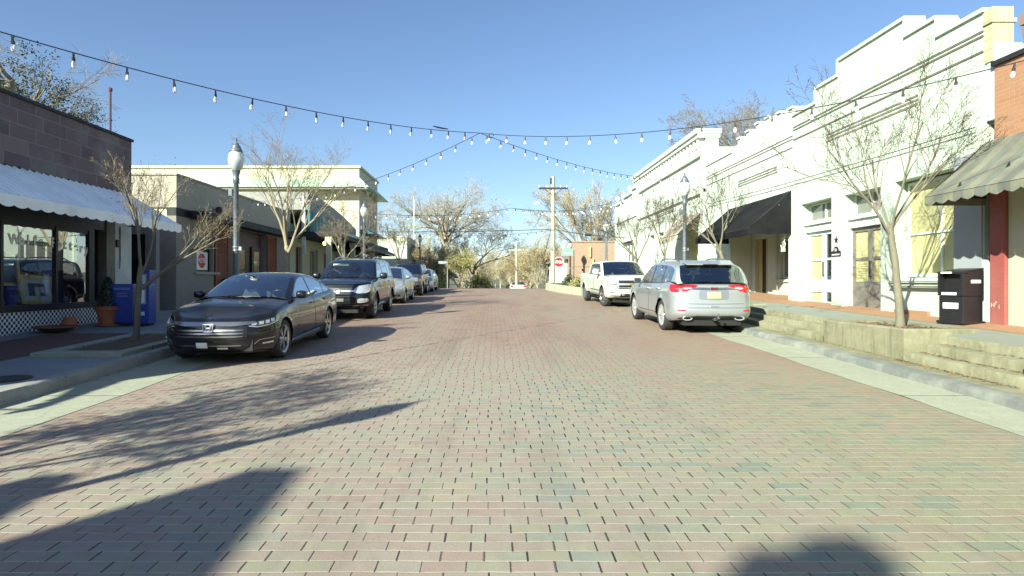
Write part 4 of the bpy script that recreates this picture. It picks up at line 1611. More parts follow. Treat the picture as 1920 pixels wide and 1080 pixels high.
# ---- taupe brick building
Y2 = 19.4
b = thing("taupe_brick_building", "low taupe brick building with brown louvred shutters beside the alley gate", "building", (XL, 24, .8))
ops = [(20.75, 21.95, 1.98, 3.5), (23.9, 27.1, .4, 3.7)]
mb = MB()
wall_plate(mb, LF, Y2, 30.3, .4, 3.72, ops, .3)
mb.box(-22, XL - .3, Y2 + .001, 30.3, .3, 3.70)
wb(mb, "wall", M['taupe_brick'], b)
mb = MB()
wall_plate(mb, Fac('L', XL + .02), Y2 - .02, 30.3, 3.98, 5.0, [], .4)
wall_plate(mb, Fac('S', Y2 - .02), -22, XL - .379, 3.98, 5.0, [], .4)
wb(mb, "parapet", M['taupe'], b)
mb = MB()
mb.box(-22, XL + .05, Y2 - .06, Y2 + .36, 5.0, 5.06)
mb.box(XL - .45, XL + .06, Y2 + .36, 30.3, 5.0, 5.06)
wb(mb, "coping", M['taupe'], b)
mb = MB()
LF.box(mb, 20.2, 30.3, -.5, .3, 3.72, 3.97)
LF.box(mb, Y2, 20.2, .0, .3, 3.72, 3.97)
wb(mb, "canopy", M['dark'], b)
mb = MB()
LF.box(mb, 20.6, 22.4, -.06, .1, 1.88, 1.97)
wb(mb, "sill", M['taupe'], b)
w = window_part(LF, b, 20.75, 21.95, 1.98, 3.5, .18, (), (2.75,), .06, 'black_frame', 'grey_pane')
for a0, a1 in ((22.05, 23.15), (27.15, 28.3)):
    mb = MB()
    z = 1.5
    while z < 3.6:
        mb.hexa([LF(a0, -.06, z), LF(a1, -.06, z), LF(a1, -.01, z + .02), LF(a0, -.01, z + .02), LF(a0, -.05, z + .015), LF(a1, -.05, z + .015), LF(a1, -.005, z + .07), LF(a0, -.005, z + .07)])
        z += .075
    LF.box(mb, a0, a0 + .05, -.065, -.001, 1.45, 3.66)
    LF.box(mb, a1 - .05, a1, -.065, -.001, 1.45, 3.66)
    LF.box(mb, a0, a1, -.012, -.002, 1.45, 3.66)
    wb(mb, "shutter", M['louvre'], b)
mb = MB()
LF.box(mb, 23.9, 27.1, .22, .27, .4, 3.7)
LF.box(mb, 23.2, 23.88, -.05, -.001, 1.4, 3.7)
wb(mb, "panelling", simple("red_brown_panel", (0.06, 0.022, 0.016), 0.5, .3), b)
for a in (24.4, 25.9):
    d = MB()
    LF.box(d, a, a + .95, .14, .20, .5, 3.1)
    dd = wb(d, "door", M['dark_wood'], b)
    g = MB()
    LF.box(g, a + .15, a + .8, .13, .138, 1.2, 2.9)
    wb(g, "pane", M['dark_pane'], dd)
# poster
t = thing("vote_poster", "white poster with a red octagon reading VOTE inside the taupe building's window", "poster", LF(21.3, .12, 2.4))
mb = MB()
LF.box(mb, 20.98, 21.86, .145, .150, 2.04, 2.66)
wb(mb, "sheet", M['white_sign'], t)
mb = MB()
mb.prism([LF(21.42 + .30 * math.cos(R(22.5 + 45 * k)), .143, 2.36 + .27 * math.sin(R(22.5 + 45 * k))) for k in range(8)], (-.002, 0, 0))
wb(mb, "octagon", M['red_sign'], t)
text_obj("lettering", "VOTE", .22, M['white_sign'], t, .001, matrix=face_matrix(Vector(LF(21.42, .139, 2.36)) - t.location, (0, 1, 0), (0, 0, 1)), bold=.006)
mb = MB()
LF.box(mb, 22.6, 23.0, -.25, -.07, 1.2, 1.75)
tag(wb(mb, "meter_box", M['blk_plastic'], bevel=.01), "dark electrical box on the taupe wall under the louvred shutter", "electrical box")
mb = MB()
mb.lathe([(.05, 0), (.11, .05), (.12, .2), (.05, .26)], LF(22.0, -.2, 4.05), 'z', 10)
mb.bar(LF(22.0, .02, 4.2), LF(22.0, -.2, 4.2), .03)
tag(wb(mb, "wall_lamp", M['iron']), "small dark floodlight fixed to the taupe parapet over the window", "lamp")

# alley gate wall
b = thing("alley_wall", "grey wall closing the alley between the stone shop and the taupe building, with a dark iron gate", "wall", (XL - .5, 18.3, .6))
frG = Fac('S', 18.2)
mb = MB()
wall_plate(mb, frG, -11.6, XL + .02, .2, 3.75, [(-11.15, -10.3, .2, 3.05)], .2)
wb(mb, "wall", simple("alley_grey", (0.25, 0.24, 0.24), 0.85, .15, 2, bump=.1), b)
mb = MB()
for k in range(9):
    x = -11.1 + k * .095
    mb.bar((x, 18.25, .7), (x, 18.25, 2.35), .018)
mb.bar((-11.15, 18.25, 2.35), (-10.3, 18.25, 2.35), .035)
mb.bar((-11.15, 18.25, .8), (-10.3, 18.25, .8), .035)
mb.box(-11.15, -10.3, 18.32, 18.34, .5, 3.05)
gt = wb(mb, "gate", M['iron'], b)
mb = MB()
mb.box(-10.48, -10.42, 18.2, 18.23, 1.62, 1.80)
wb(mb, "lock", M['galv'], gt)

# ---- arcade building with balcony panels
b = thing("arcade_building", "two level cream arcade with teal balcony panels, behind the navy SUV", "building", (XL, 38, 1))
mb = MB()
wall_plate(mb, LF, 30.32, 44.0, .4, 3.9, [(31.2, 32.2, .5, 3.4), (33.6, 35.2, 1.9, 3.4), (36.4, 38.2, .5, 3.3), (39.4, 41.2, .5, 3.3)], .3)
mb.box(-22, XL - .31, 30.33, 44.0, .3, 4.6)
wb(mb, "wall", M['cream_front'], b)
for (p, q, z) in ((31.2, 32.2, 3.4), (36.4, 38.2, 3.3), (39.4, 41.2, 3.3)):
    mb = MB()
    LF.box(mb, p, q, .2, .25, .5, z)
    wb(mb, "doorway", M['dark_wood'], b)
window_part(LF, b, 33.6, 35.2, 1.9, 3.4, .2, (34.4,), (), .06, 'white_trim', 'grey_pane')
for a in (30.5, 33.0, 35.7, 38.6, 41.6, 44.3):
    mb = MB()
    LF.box(mb, a - .12, a + .12, -2.0, -1.76, .6, 3.85)
    LF.box(mb, a - .16, a + .16, -2.04, -1.72, 3.6, 3.85)
    wb(mb, "column", M['cream_front'], b)
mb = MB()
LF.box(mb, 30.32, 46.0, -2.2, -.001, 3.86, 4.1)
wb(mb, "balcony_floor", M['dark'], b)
mb = MB()
LF.box(mb, 31.0, 36.5, -.8, -.74, 4.1, 5.2)
LF.box(mb, 30.9, 31.0, -.85, -.70, 4.1, 5.5)
wb(mb, "balcony_panel", M['teal'], b)
mb = MB()
LF.box(mb, 36.5, 44, -.82, -.74, 4.1, 4.7)
wb(mb, "balcony_rail", M['green_metal'], b)
mb = MB()
rows = []
for i in range(11):
    s = i / 10
    z = 4.9 + 1.25 * math.cos(s * 1.35)
    rows.append([LF(30.9 + 11 * s, -.7, z - .9), LF(30.9 + 11 * s, 6, z - .9), LF(30.9 + 11 * s, 6, z), LF(30.9 + 11 * s, -.7, z)])
mb.grid(rows, close=True)
mb.face(rows[0])
mb.face(rows[-1])
wb(mb, "curved_roof", simple("grey_roof_sheet", (0.22, 0.22, 0.2), 0.6, .2), b)
mb = MB()
mb.box(XL + .55, XL + .72, 30.4, 30.56, 3.0, 5.85)
wb(mb, "corner_post", simple("pale_post", (0.52, 0.53, 0.52), .5), b)
t = thing("green_awning", "dark green sloping awning projecting at the far end of the arcade", "awning", LF(42, -2, 3.6))
mb = MB()
za = lambda z: z
mb.face([LF(37, -.02, 4.9), LF(45.2, -.02, 4.9), LF(47.2, -2.5, 3.72), LF(37, -2.5, 3.72)])
mb.face([LF(45.2, -.02, 4.9), LF(47.2, -2.5, 3.72), LF(47.2, -.02, 3.72)])
mb.face([LF(37, -2.5, 3.72), LF(47.2, -2.5, 3.72), LF(47.2, -2.5, 3.55), LF(37, -2.5, 3.55)])
wb(mb, "canvas", M['dark_green'], t)
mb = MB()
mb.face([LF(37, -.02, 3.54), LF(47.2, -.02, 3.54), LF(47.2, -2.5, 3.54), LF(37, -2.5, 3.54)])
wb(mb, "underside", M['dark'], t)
for i, a in enumerate((30.9, 34.0)):
    mb = MB()
    mb.lathe([(.02, 0), (.09, .04), (.10, .16), (.03, .22)], LF(a + .2, -1.5, 3.45), 'z', 10)
    n_ = NT("lit_lantern")
    n_.principled((0.9, 0.75, 0.4), .4, emit=(1, .72, .3, 1), estr=1.6)
    o = wb(mb, "hanging_lantern", n_.m, smooth=True)
    tag(o, ["lit yellow lantern hanging under the arcade nearest the taupe building", "lit lantern hanging farther along under the arcade"][i], "lantern")

# ---- tall cream building with green mansard band
b = thing("tall_cream_building", "tall cream building on the left with a pale green mansard band round its top", "building", (-14, 47, 1))
frS = Fac('S', 44.0)
X4 = -9.55
mb = MB()
mb.box(-30, X4, 44.0, 51.0, 0, 9.75)
wb(mb, "wall", M['cream_wall'], b)
mb = MB()
mb.box(-30.1, X4 + .12, 43.88, 51.1, 9.75, 9.92)
wb(mb, "coping", M['cream_wall'], b)
mb = MB()
mb.hexa([(-30.4, 42.9, 8.25), (X4 + .9, 42.9, 8.25), (X4 + .9, 51.4, 8.25), (-30.4, 51.4, 8.25), (-30.1, 43.95, 9.05), (X4 + .05, 43.95, 9.05), (X4 + .05, 51.05, 9.05), (-30.1, 51.05, 9.05)])
wb(mb, "mansard", M['green_metal'], b)
mb = MB()
mb.box(-30.3, X4 + .8, 43.0, 43.06, 8.1, 8.249)
wb(mb, "soffit_edge", M['grey_and_shade'], b)
frW = Fac('L', X4)
for a in (45.2, 47.3, 49.2):
    window_part(frW, b, a, a + 1.0, 5.6, 7.4, -.01, (), (6.5,), .08, 'white_trim', 'dark_pane')
mb = MB()
for k in range(5):
    mb.hexa([frW(44.6 + k * 1.3, -.9, 5.1 + .0), frW(45.6 + k * 1.3, -.9, 5.1), frW(45.6 + k * 1.3, -.02, 5.1), frW(44.6 + k * 1.3, -.02, 5.1), frW(44.6 + k * 1.3, -.88, 5.14), frW(45.6 + k * 1.3, -.88, 5.14), frW(45.6 + k * 1.3, -.02, 5.6), frW(44.6 + k * 1.3, -.02, 5.6)])
wb(mb, "window_hood", M['teal'], b)

# ---- far left buildings
b = thing("far_cream_building", "sunlit cream building beyond the crossing on the left, past the green awning", "building", (-10, 62, 1))
mb = MB()
mb.box(-22, -8.35, 60, 67, -1, 5.9)
mb.box(-22.1, -8.3, 59.95, 67.05, 5.9, 6.05)
wb(mb, "wall", M['white_wall3'], b)
mb = MB()
mb.box(-8.349, -8.30, 61, 62, 1.5, 3.5)
mb.box(-8.349, -8.30, 64, 65, 1.5, 3.5)
wb(mb, "window", M['dark_pane'], b)
b = thing("far_grey_building", "long grey brick building far down the left side with small windows", "building", (-10, 75, 0))
mb = MB()
mb.box(-22, -8.5, 67.1, 84, -2, 4.6)
wb(mb, "wall", simple("grey_brick_far", (0.30, 0.30, 0.30), .9, .15), b)
for y in (69, 72, 75, 78, 81):
    g = MB()
    g.box(-8.499, -8.45, y, y + .8, .6, 2.2)
    wb(g, "window", M['dark_pane'], b)
b = thing("far_dark_brick_building", "dark brown brick building at the far left end with a low sloping roof", "building", (-9, 88, 0))
mb = MB()
mb.box(-20, -7.6, 84.1, 96, -2, 4.3)
wb(mb, "wall", M['dark_brick'], b)
mb = MB()
mb.prism([(-7.6, 83.9, 4.3), (-20.2, 83.9, 4.3), (-20.2, 83.9, 5.0), (-8.2, 83.9, 4.8), (-5.2, 83.9, 2.2), (-5.4, 83.9, 2.1)], (0, 12.2, 0))
wb(mb, "roof", M['roofing'], b)

# ---- behind the camera: neighbours whose roofs shade the foreground paving
b = thing("corner_building", "dark two storey corner building behind the viewpoint on the left", "building", (XL, -14, 0))
mb = MB()
mb.box(XL - .35, XL, -28, -5.7, -1.2, 7.3)
mb.box(XL - .38, XL + .05, -28.05, -5.68, 7.3, 7.36)
mb.box(-22, XL - .351, -28, -5.71, -1.2, 4.2)
wb(mb, "wall", M['stone_block'], b)
mb = MB()
mb.box(XL - .62, XL - .02, -12.35, -11.62, 4.2, 10.42)
mb.box(XL - .48, XL - .12, -12.2, -11.8, 10.42, 10.66)
wb(mb, "shadow_caster", M['dark_brick'], b)  # unseen stack added to cast the soft shadow at lower right
b = thing("low_neighbour_building", "low brick building behind the viewpoint beside the corner building", "building", (XL, -4.7, 0))
mb = MB()
mb.box(XL - .3, XL + .02, -5.67, -3.75, -1, 5.95)
mb.box(-22, XL - .301, -5.67, -3.76, -1, 3.6)
wb(mb, "wall", M['taupe_brick'], b)

# ------------------------------------------------------------------ bare trees
def perp(d, rg):
    v = Vector((rg.gauss(0, 1), rg.gauss(0, 1), rg.gauss(0, 1)))
    v -= d * v.dot(d)
    return v.normalized()

class TreeGen:
    def __init__(self, seed, spec):
        self.rg = random.Random(seed)
        self.s = spec
        self.wood, self.twig, self.tips = MB(), MB(), []
    def branch(self, p, d, L, r, lev):
        s, rg = self.s, self.rg
        nseg = (5, 5, 4, 3, 2, 2)[min(lev, 5)]
        sides = (9, 7, 5, 4, 3, 3)[min(lev, 5)]
        pts, rad, dirs = [p.copy()], [r], [d.copy()]
        taper = s.get('taper', (0.72, 0.5, 0.45, 0.4, 0.35, 0.3))[min(lev, 5)]
        q, dd = p.copy(), d.copy()
        for i in range(nseg):
            dd = dd + perp(dd, rg) * s['wander'] * (0.5 if lev == 0 else 1)
            dd.z += s['up'][min(lev, len(s['up']) - 1)] / nseg
            dd.normalize()
            q = q + dd * (L / nseg)
            pts.append(q.copy())
            dirs.append(dd.copy())
            rad.append(r * lerp(1, taper, (i + 1) / nseg))
        mb = self.wood if lev <= s.get('woodlev', 2) else self.twig
        mb.tube(pts, rad, sides, cap=(lev > 1))
        if lev >= s['levels']:
            self.tips.append((q, dd))
            return
        n = s['n'][lev]
        lo = s['from'][lev]
        a0 = rg.uniform(0, 6.28)
        for k in range(n):
            t = lo + (1 - lo) * ((k + rg.uniform(.2, .9)) / n) if n > 1 else 1.0
            if lev == 0:
                t = lerp(lo, 1.0, k / max(1, n - 1))
            t = min(t, 1.0)
            f = t * nseg
            i = min(int(f), nseg - 1)
            b = pts[i].lerp(pts[i + 1], f - i)
            bd = dirs[i + 1]
            ang = s['ang'][lev] * rg.uniform(.7, 1.3)
            # spread children round the parent
            u = perp(bd, rg)
            if lev == 0 and s.get('dome'):
                cz = 1 - (k + .5) / n * 1.05
                az = k * 2.39996
                ang = math.acos(max(-1, min(1, cz)))
                e = bd.orthogonal().normalized()
                u = e * math.cos(az) + bd.cross(e) * math.sin(az)
            elif lev <= 1:
                e = bd.orthogonal().normalized()
                g = bd.cross(e)
                az = a0 + k * 6.283 / n + rg.uniform(-.35, .35)
                u = e * math.cos(az) + g * math.sin(az)
            nd = (bd * math.cos(ang) + u * math.sin(ang)).normalized()
            ln = L * s['len'][lev] * rg.uniform(.75, 1.2) * (1.0 if lev == 0 else lerp(1.1, .75, t))
            rr = lerp(rad[i], rad[i + 1], f - i) * s['rad'][lev] * rg.uniform(.85, 1.05)
            self.branch(b, nd, ln, max(rr, s['rmin']), lev + 1)

MYRTLE = dict(levels=5, n=(4, 5, 6, 6, 4), len=(1.15, .64, .56, .52, .5), ang=(.42, .42, .52, .62, .7), rad=(.62, .58, .52, .52, .7),
              wander=.13, up=(.05, .22, .22, .18, .12, .08), rmin=.0030, **{'from': (.82, .35, .3, .25, .3)})
ROUND = dict(levels=5, n=(6, 5, 6, 6, 4), len=(.9, .66, .6, .55, .5), ang=(.75, .6, .65, .7, .7), rad=(.6, .6, .58, .6, .7),
             wander=.16, up=(.0, .10, .05, .02, .0, .0), rmin=.013, **{'from': (.55, .35, .3, .25, .3)})

def tree(name, label, cat, base, seed, spec, trunk_h, r, bark, twig, lean=(0, 0), group=None, leaf=None, nleaf=0, leafsize=.05, spread=.25, crown_name="crown", limb=None, droop=0):
    t = thing(name, label, cat, base, 0, group)
    tg = TreeGen(seed, spec)
    d = Vector((lean[0], lean[1], 1)).normalized()
    # root flare
    tg.wood.tube([Vector((0, 0, -.12)), Vector((0, 0, .02)), d * .18], [r * 1.5, r * 1.22, r], 9, cap=False)
    tg.branch(d * .17, d, trunk_h, r, 0)
    if limb:
        for (h, dirv, L, rr) in limb:
            tg.branch(d * h, Vector(dirv).normalized(), L, rr, 1)
    tg.wood.build("trunk", bark, t, smooth=True)
    rg = tg.rg
    cr = tg.twig.build(crown_name, twig, t)
    if leaf is not None and nleaf:
        mb = MB()
        for i in range(nleaf):
            p, dd = rg.choice(tg.tips)
            c = p - dd * rg.uniform(0, spread) + Vector((rg.gauss(0, 1), rg.gauss(0, 1), rg.gauss(0, 1))) * spread * .5
            a = perp(dd, rg) * leafsize * rg.uniform(.5, 1.3)
            e = perp(a.normalized(), rg) * leafsize * rg.uniform(.3, .8)
            mb.face([c - a, c + e, c + a, c - e])
        mb.build("leaves", leaf, t)
    return t

G_ST = "bare street trees along the kerbs"
def sp(**k):
    d = dict(MYRTLE)
    d.update(k)
    return d
# left street trees
tree("street_tree", "leaning pale-barked bare tree in the flat concrete surround in front of the stone block shop", "tree", (-6.75, 11.6, zr(11.6) + .17), 11,
     sp(n=(3, 5, 5, 5, 3), ang=(.24, .34, .45, .55, .7), len=(1.12, .70, .60, .54, .5), up=(.05, .3, .3, .25, .2, .1)), 1.25, .062, M['bark_pale'], M['twig'], (.13, 0), G_ST, M['leaf_dry'], 500, .018, .2,
     limb=[(1.0, (.95, .15, .62), 1.5, .042)])
tree("street_tree", "bare spreading tree behind the charcoal sedan, just right of the near left lamp", "tree", (-6.4, 19.2, zr(19.2) + .14), 25,
     sp(n=(5, 5, 6, 6, 4), len=(1.42, .68, .6, .54, .5), ang=(.46, .44, .5, .6, .7)), 1.9, .10, M['bark_tan'], M['twig'], (-.03, 0), G_ST, M['leaf_dry'], 500, .022, .2)
tree("street_tree", "small low-forking bare tree behind the navy SUV in front of the arcade", "tree", (-6.45, 26, zr(26) + .14), 32,
     sp(n=(5, 5, 6, 6, 4), len=(1.1, .66, .6, .54, .5), ang=(.6, .5, .5, .6, .7)), 1.5, .085, M['bark_pale'], M['twig'], (.02, 0), G_ST, M['leaf_dry'], 300, .022, .2)
tree("street_tree", "dark-stemmed bare tree by the far end of the parked row on the left", "tree", (-6.3, 41, zr(40) + .14), 43,
     sp(len=(1.1, .62, .56, .5, .5), ang=(.45, .45, .5, .6, .7), rmin=.006), 1.6, .10, M['bark_grey'], M['twig'], (0, 0), G_ST)
tree("street_tree", "bare tree just outside the left edge whose crown shades the near paving", "tree", (-7.0, 1.7, zr(1.7) + .14), 57,
     sp(n=(4, 5, 6, 6, 4), len=(1.25, .64, .58, .55, .5), rmin=.007), 1.7, .09, M['bark_pale'], M['twig'], (-.12, -.1), G_ST, M['leaf_dry'], 2600, .04, .3)
# right street trees
tree("street_tree", "large bare tree growing from the concrete planter in front of the stepped white building", "tree", (7.02, 10.55, .86), 64,
     sp(n=(6, 5, 4, 4, 3), rmin=.0042, len=(1.10, .70, .6, .54, .5), ang=(.52, .44, .5, .6, .7), rad=(.5, .52, .5, .52, .7)), 1.55, .066, M['bark_pale'], M['twig_pale'], (-.02, 0), G_ST, M['leaf_dry'], 500, .018, .2)
tree("street_tree", "bare tree with a slanting trunk behind the silver SUV, in front of the black awning", "tree", (7.35, 18.9, 1.05), 71,
     sp(n=(5, 5, 5, 4, 4), rmin=.0042, len=(1.08, .70, .6, .54, .5), ang=(.52, .44, .5, .6, .7), rad=(.5, .52, .5, .52, .7)), 1.5, .08, M['bark_pale'], M['twig_pale'], (-.14, 0), G_ST, M['leaf_dry'], 300, .02, .2)
tree("street_tree", "slim bare tree between the silver SUV and pickup, in front of the corniced building", "tree", (7.0, 25.2, zte(7.06, 25.2)), 85,
     sp(n=(4, 5, 6, 5, 4), len=(1.0, .62, .56, .5, .5), rmin=.005), 1.6, .06, M['bark_pale'], M['twig_pale'], (0, 0), G_ST)
tree("street_tree", "bare many-stemmed tree behind the white pickup, in front of the urn-topped building", "tree", (7.0, 29.2, 1.25), 92,
     sp(n=(5, 4, 5, 5, 3), len=(1.35, .66, .58, .52, .5), rmin=.006), 1.3, .08, M['bark_pale'], M['twig_pale'], (.02, 0), G_ST)
# far big rounded tree and others
def rd(**k):
    d = dict(ROUND)
    d.update(k)
    return d
G_FAR = "trees beyond the crossing"
tree("bare_tree", "tallest rounded bare tree beyond the crossing, left of centre", "tree", (-5.9, 78, zr(78)), 105,
     rd(levels=6, dome=True, n=(20, 5, 5, 4, 4, 4), rmin=.009, len=(.57, .60, .6, .55, .55, .5), ang=(.85, .55, .6, .7, .7, .7), rad=(.42, .6, .58, .6, .7, .8), **{'from': (.60, .4, .3, .25, .3, .3)}), 9.7, .40, M['bark_tan'], M['twig_light'], (0, 0), G_FAR)
tree("bare_tree", "lopsided bare tree leaning out right of the tallest rounded tree", "tree", (-3.4, 84, zr(84)), 118,
     rd(levels=6, n=(6, 5, 5, 5, 5, 3), rmin=.012, len=(1.0, .66, .6, .55, .55, .5), ang=(.75, .6, .65, .7, .7, .7), rad=(.6, .6, .58, .6, .7, .8), **{'from': (.5, .35, .3, .25, .3, .3)}), 5.0, .26, M['bark_grey'], M['twig_grey'], (.15, 0), G_FAR)
def bushy(**k):
    d = dict(levels=5, n=(9, 5, 6, 6, 5), len=(2.6, .55, .5, .5, .5), ang=(.42, .35, .45, .6, .7), rad=(.55, .6, .55, .6, .7),
             wander=.12, up=(.1, .12, .1, .05, .0, .0), rmin=.009, **{'from': (.5, .3, .25, .2, .3)})
    d.update(k)
    return d
for (x, y, h, seed, lab, nl, lm) in (
        (-5.0, 56, 1.0, 131, "bushy tan bare tree beyond the left street sign", 500, 'leaf_olive'),
        (-7.4, 62, 1.3, 132, "taller tan bushy tree in front of the far dark brick building", 500, 'leaf_olive'),
        (-3.4, 66, 1.1, 133, "yellow-green bushy tree left of the road beyond the crest", 3200, 'leaf_yellowgreen'),
        (-1.6, 100, 1.8, 134, "hazy olive tree far down the left of the road", 3000, 'leaf_olive'),
        (4.3, 58, 1.15, 135, "olive many-stemmed bare tree left of the utility pole", 500, 'leaf_olive'),
        (2.9, 66, 1.1, 136, "thin-stemmed bare tree leaning over the crest right of the distant car", 400, 'leaf_olive'),
        (6.0, 70, 1.5, 137, "tall olive tree behind the utility pole", 500, 'leaf_olive'),
        (3.0, 96, 1.9, 138, "distant grey-brown tree right of the road far beyond the crest", 2500, 'leaf_olive')):
    tree("bushy_tree", lab, "tree", (x, y, zr(y) - .1), seed, bushy(), h * 1.0, .075, M['bark_tan'], M['twig_olive'], (0, 0), G_FAR, M[lm], nl, .08, .5)
tree("bare_tree", "bare tree with orange-brown twigs between the utility pole and the urn-topped building", "tree", (10.2, 60, zr(60) + .3), 141,
     bushy(rmin=.012), 2.6, .22, M['bark_grey'], M['twig_olive'], (0, 0), G_FAR, M['leaf_olive'], 1500, .07, .4)
tree("bare_tree", "grey bare tree standing behind the tan brick shop", "tree", (13.5, 68, zr(68) + .5), 142,
     rd(rmin=.018), 4.2, .25, M['bark_grey'], M['twig_grey'], (0, 0), G_FAR)
tree("bare_tree", "big bare tree rising behind the corniced and battlemented white buildings", "tree", (16.8, 41, 1.0), 151,
     rd(levels=6, dome=True, n=(13, 5, 5, 4, 4, 3), rmin=.009, len=(.46, .60, .6, .55, .55, .5), ang=(.85, .55, .6, .7, .7, .7), rad=(.42, .6, .58, .6, .7, .8), **{'from': (.7, .4, .3, .25, .3, .3)}), 9.4, .30, M['bark_grey'], M['twig_grey'], (.05, 0))
tree("bare_tree", "big bare tree behind the stone block shop at the upper left corner", "tree", (-26.3, 30, 0.5), 161,
     rd(n=(6, 5, 6, 6, 4), rmin=.009, ang=(.5, .5, .6, .7, .7), len=(.75, .62, .58, .55, .5)), 7.6, .28, M['bark_grey'], M['twig_grey'], (.05, 0))
tree("bare_tree", "slim bare tree showing over the stone shop roof left of the vent pipe", "tree", (-19.3, 30, 0.5), 163,
     rd(n=(2, 4, 4, 4, 3), rmin=.008, ang=(.18, .3, .4, .5, .6), len=(.62, .6, .55, .5, .5)), 4.4, .09, M['bark_grey'], M['twig_grey'], (.02, 0))
tree("evergreen_tree", "dark evergreen showing above the stone shop roof at the left edge", "tree", (-20.9, 27, 0.5), 171,
     rd(levels=4, n=(9, 5, 5, 4), rmin=.012, len=(.30, .6, .6, .5), ang=(1.2, .6, .6, .6), up=(0, .05, 0, 0, 0)), 9.6, .22, M['bark_grey'], M['twig_grey'], (0, 0), None, M['leaf_green'], 9000, .055, .28)
# far wooded slope closing the street: one mass nobody could count
protos = []
for sd in (401, 402, 403):
    tg = TreeGen(sd, bushy(levels=4, n=(8, 5, 6, 5), rmin=.02, len=(2.2, .6, .55, .5)))
    tg.branch(Vector((0, 0, 0)), Vector((0, 0, 1)), 1.6, .14, 0)
    protos.append((tg.wood.v + tg.twig.v, tg.wood.f + [tuple(i + len(tg.wood.v) for i in f) for f in tg.twig.f]))
mb = MB()
rg = random.Random(77)
for k in range(64):
    y = rg.uniform(108, 250)
    x = rg.uniform(-1, 1) * (14 + y * .22)
    if abs(x - .8) < 3.0 + (y - 108) * .012:
        x = .8 + math.copysign(3.2 + rg.random() * 5, x - .8)
    pv, pf = protos[k % 3]
    a, q = rg.uniform(0, 6.28), rg.uniform(1.0, 1.9)
    ca, sa = math.cos(a) * q, math.sin(a) * q
    z = zr(min(y, 160)) - .3 + max(0, y - 160) * .03
    i0 = len(mb.v)
    mb.v += [(x + ca * p[0] - sa * p[1], y + sa * p[0] + ca * p[1], z + p[2] * q) for p in pv]
    mb.f += [tuple(i0 + j for j in f) for f in pf]
struct(mb.build("far_woods", simple("far_woods_twigs", (0.36, 0.32, 0.21), .9, .35, .2)), "stuff")
# yellow-green shrub bank by the left verge
for i, (x, y, w_, h, lab, mt) in enumerate(((-5.6, 53.5, 1.9, 1.7, "yellow-green shrub behind the left street sign pole", 'leaf_yellowgreen'),
                                   (2.2, 64, .9, 1.3, "small dark green bush beside the distant car at the crest", 'leaf_green'),
                                   (-1.3, 62, 1.7, 2.0, "sunlit yellow-green shrub left of the road at the crest", 'leaf_yellowgreen'))):
    t = thing("shrub", lab, "shrub", (x, y, zr(y)))
    rg = random.Random(300 + i)
    mb = MB()
    for k in range(2600):
        th, ph = rg.uniform(0, 6.28), rg.uniform(0, 1.5)
        r_ = rg.uniform(.55, 1.0) * (1 + .2 * math.sin(3 * th + i) * math.cos(4 * ph))
        c = Vector((w_ * r_ * math.cos(th) * math.sin(ph + .1), w_ * .8 * r_ * math.sin(th) * math.sin(ph + .1), h * r_ * math.cos(ph)))
        a = Vector((rg.gauss(0, 1), rg.gauss(0, 1), rg.gauss(0, 1))).normalized() * rg.uniform(.05, .12)
        e = perp(a.normalized(), rg) * .05
        mb.face([c - a, c + e, c + a, c - e])
    mb.build("foliage", M[mt], t)
    st = MB()
    for k in range(9):
        a = rg.uniform(0, 6.28)
        st.tube([(0, 0, -.1), (w_ * .3 * math.cos(a), w_ * .3 * math.sin(a), h * .4), (w_ * .6 * math.cos(a), w_ * .6 * math.sin(a), h * .75)], [.03, .02, .01], 4)
    st.build("stem", M['bark_grey'], t)

# ------------------------------------------------------------------ corner planter with shrubs on the right
t = thing("block_planter", "curved pale block planter with low shrubs at the corner beyond the white pickup", "planter", (4.5, 33, zr(33)))
mb = MB()
pts = [(5.9, 30.4), (5.2, 30.5), (4.7, 31.0), (4.35, 32.2), (4.05, 33.6), (3.8, 35.0), (3.6, 36.4), (3.5, 37.8), (3.7, 38.8), (4.4, 39.4), (5.4, 39.6)]
for (a, c) in zip(pts, pts[1:]):
    L = math.dist(a, c)
    m = max(1, int(L / .7))
    for k in range(m):
        p = (lerp(a[0], c[0], k / m), lerp(a[1], c[1], k / m))
        q = (lerp(a[0], c[0], (k + .96) / m), lerp(a[1], c[1], (k + .96) / m))
        dx, dy = q[0] - p[0], q[1] - p[1]
        l = math.hypot(dx, dy)
        nx, ny = dy / l * .22, -dx / l * .22
        z0, z1 = zr(p[1]) - .1, zr(p[1]) + .42
        mb.hexa([(p[0], p[1], z0), (q[0], q[1], z0), (q[0] - nx, q[1] - ny, z0), (p[0] - nx, p[1] - ny, z0),
                 (p[0], p[1], z1), (q[0], q[1], z1), (q[0] - nx, q[1] - ny, z1), (p[0] - nx, p[1] - ny, z1)])
wb(mb, "block_wall", M['gutter'], t, bevel=.01)
s = MB()
s.face([(p[0] + .12, p[1], zr(p[1]) + .34) for p in pts] + [(7.0, 39.6, zr(39.6) + .3), (7.0, 30.4, zr(30.4) + .3)])
wb(s, "soil", M['soil'], t)
rg = random.Random(5)
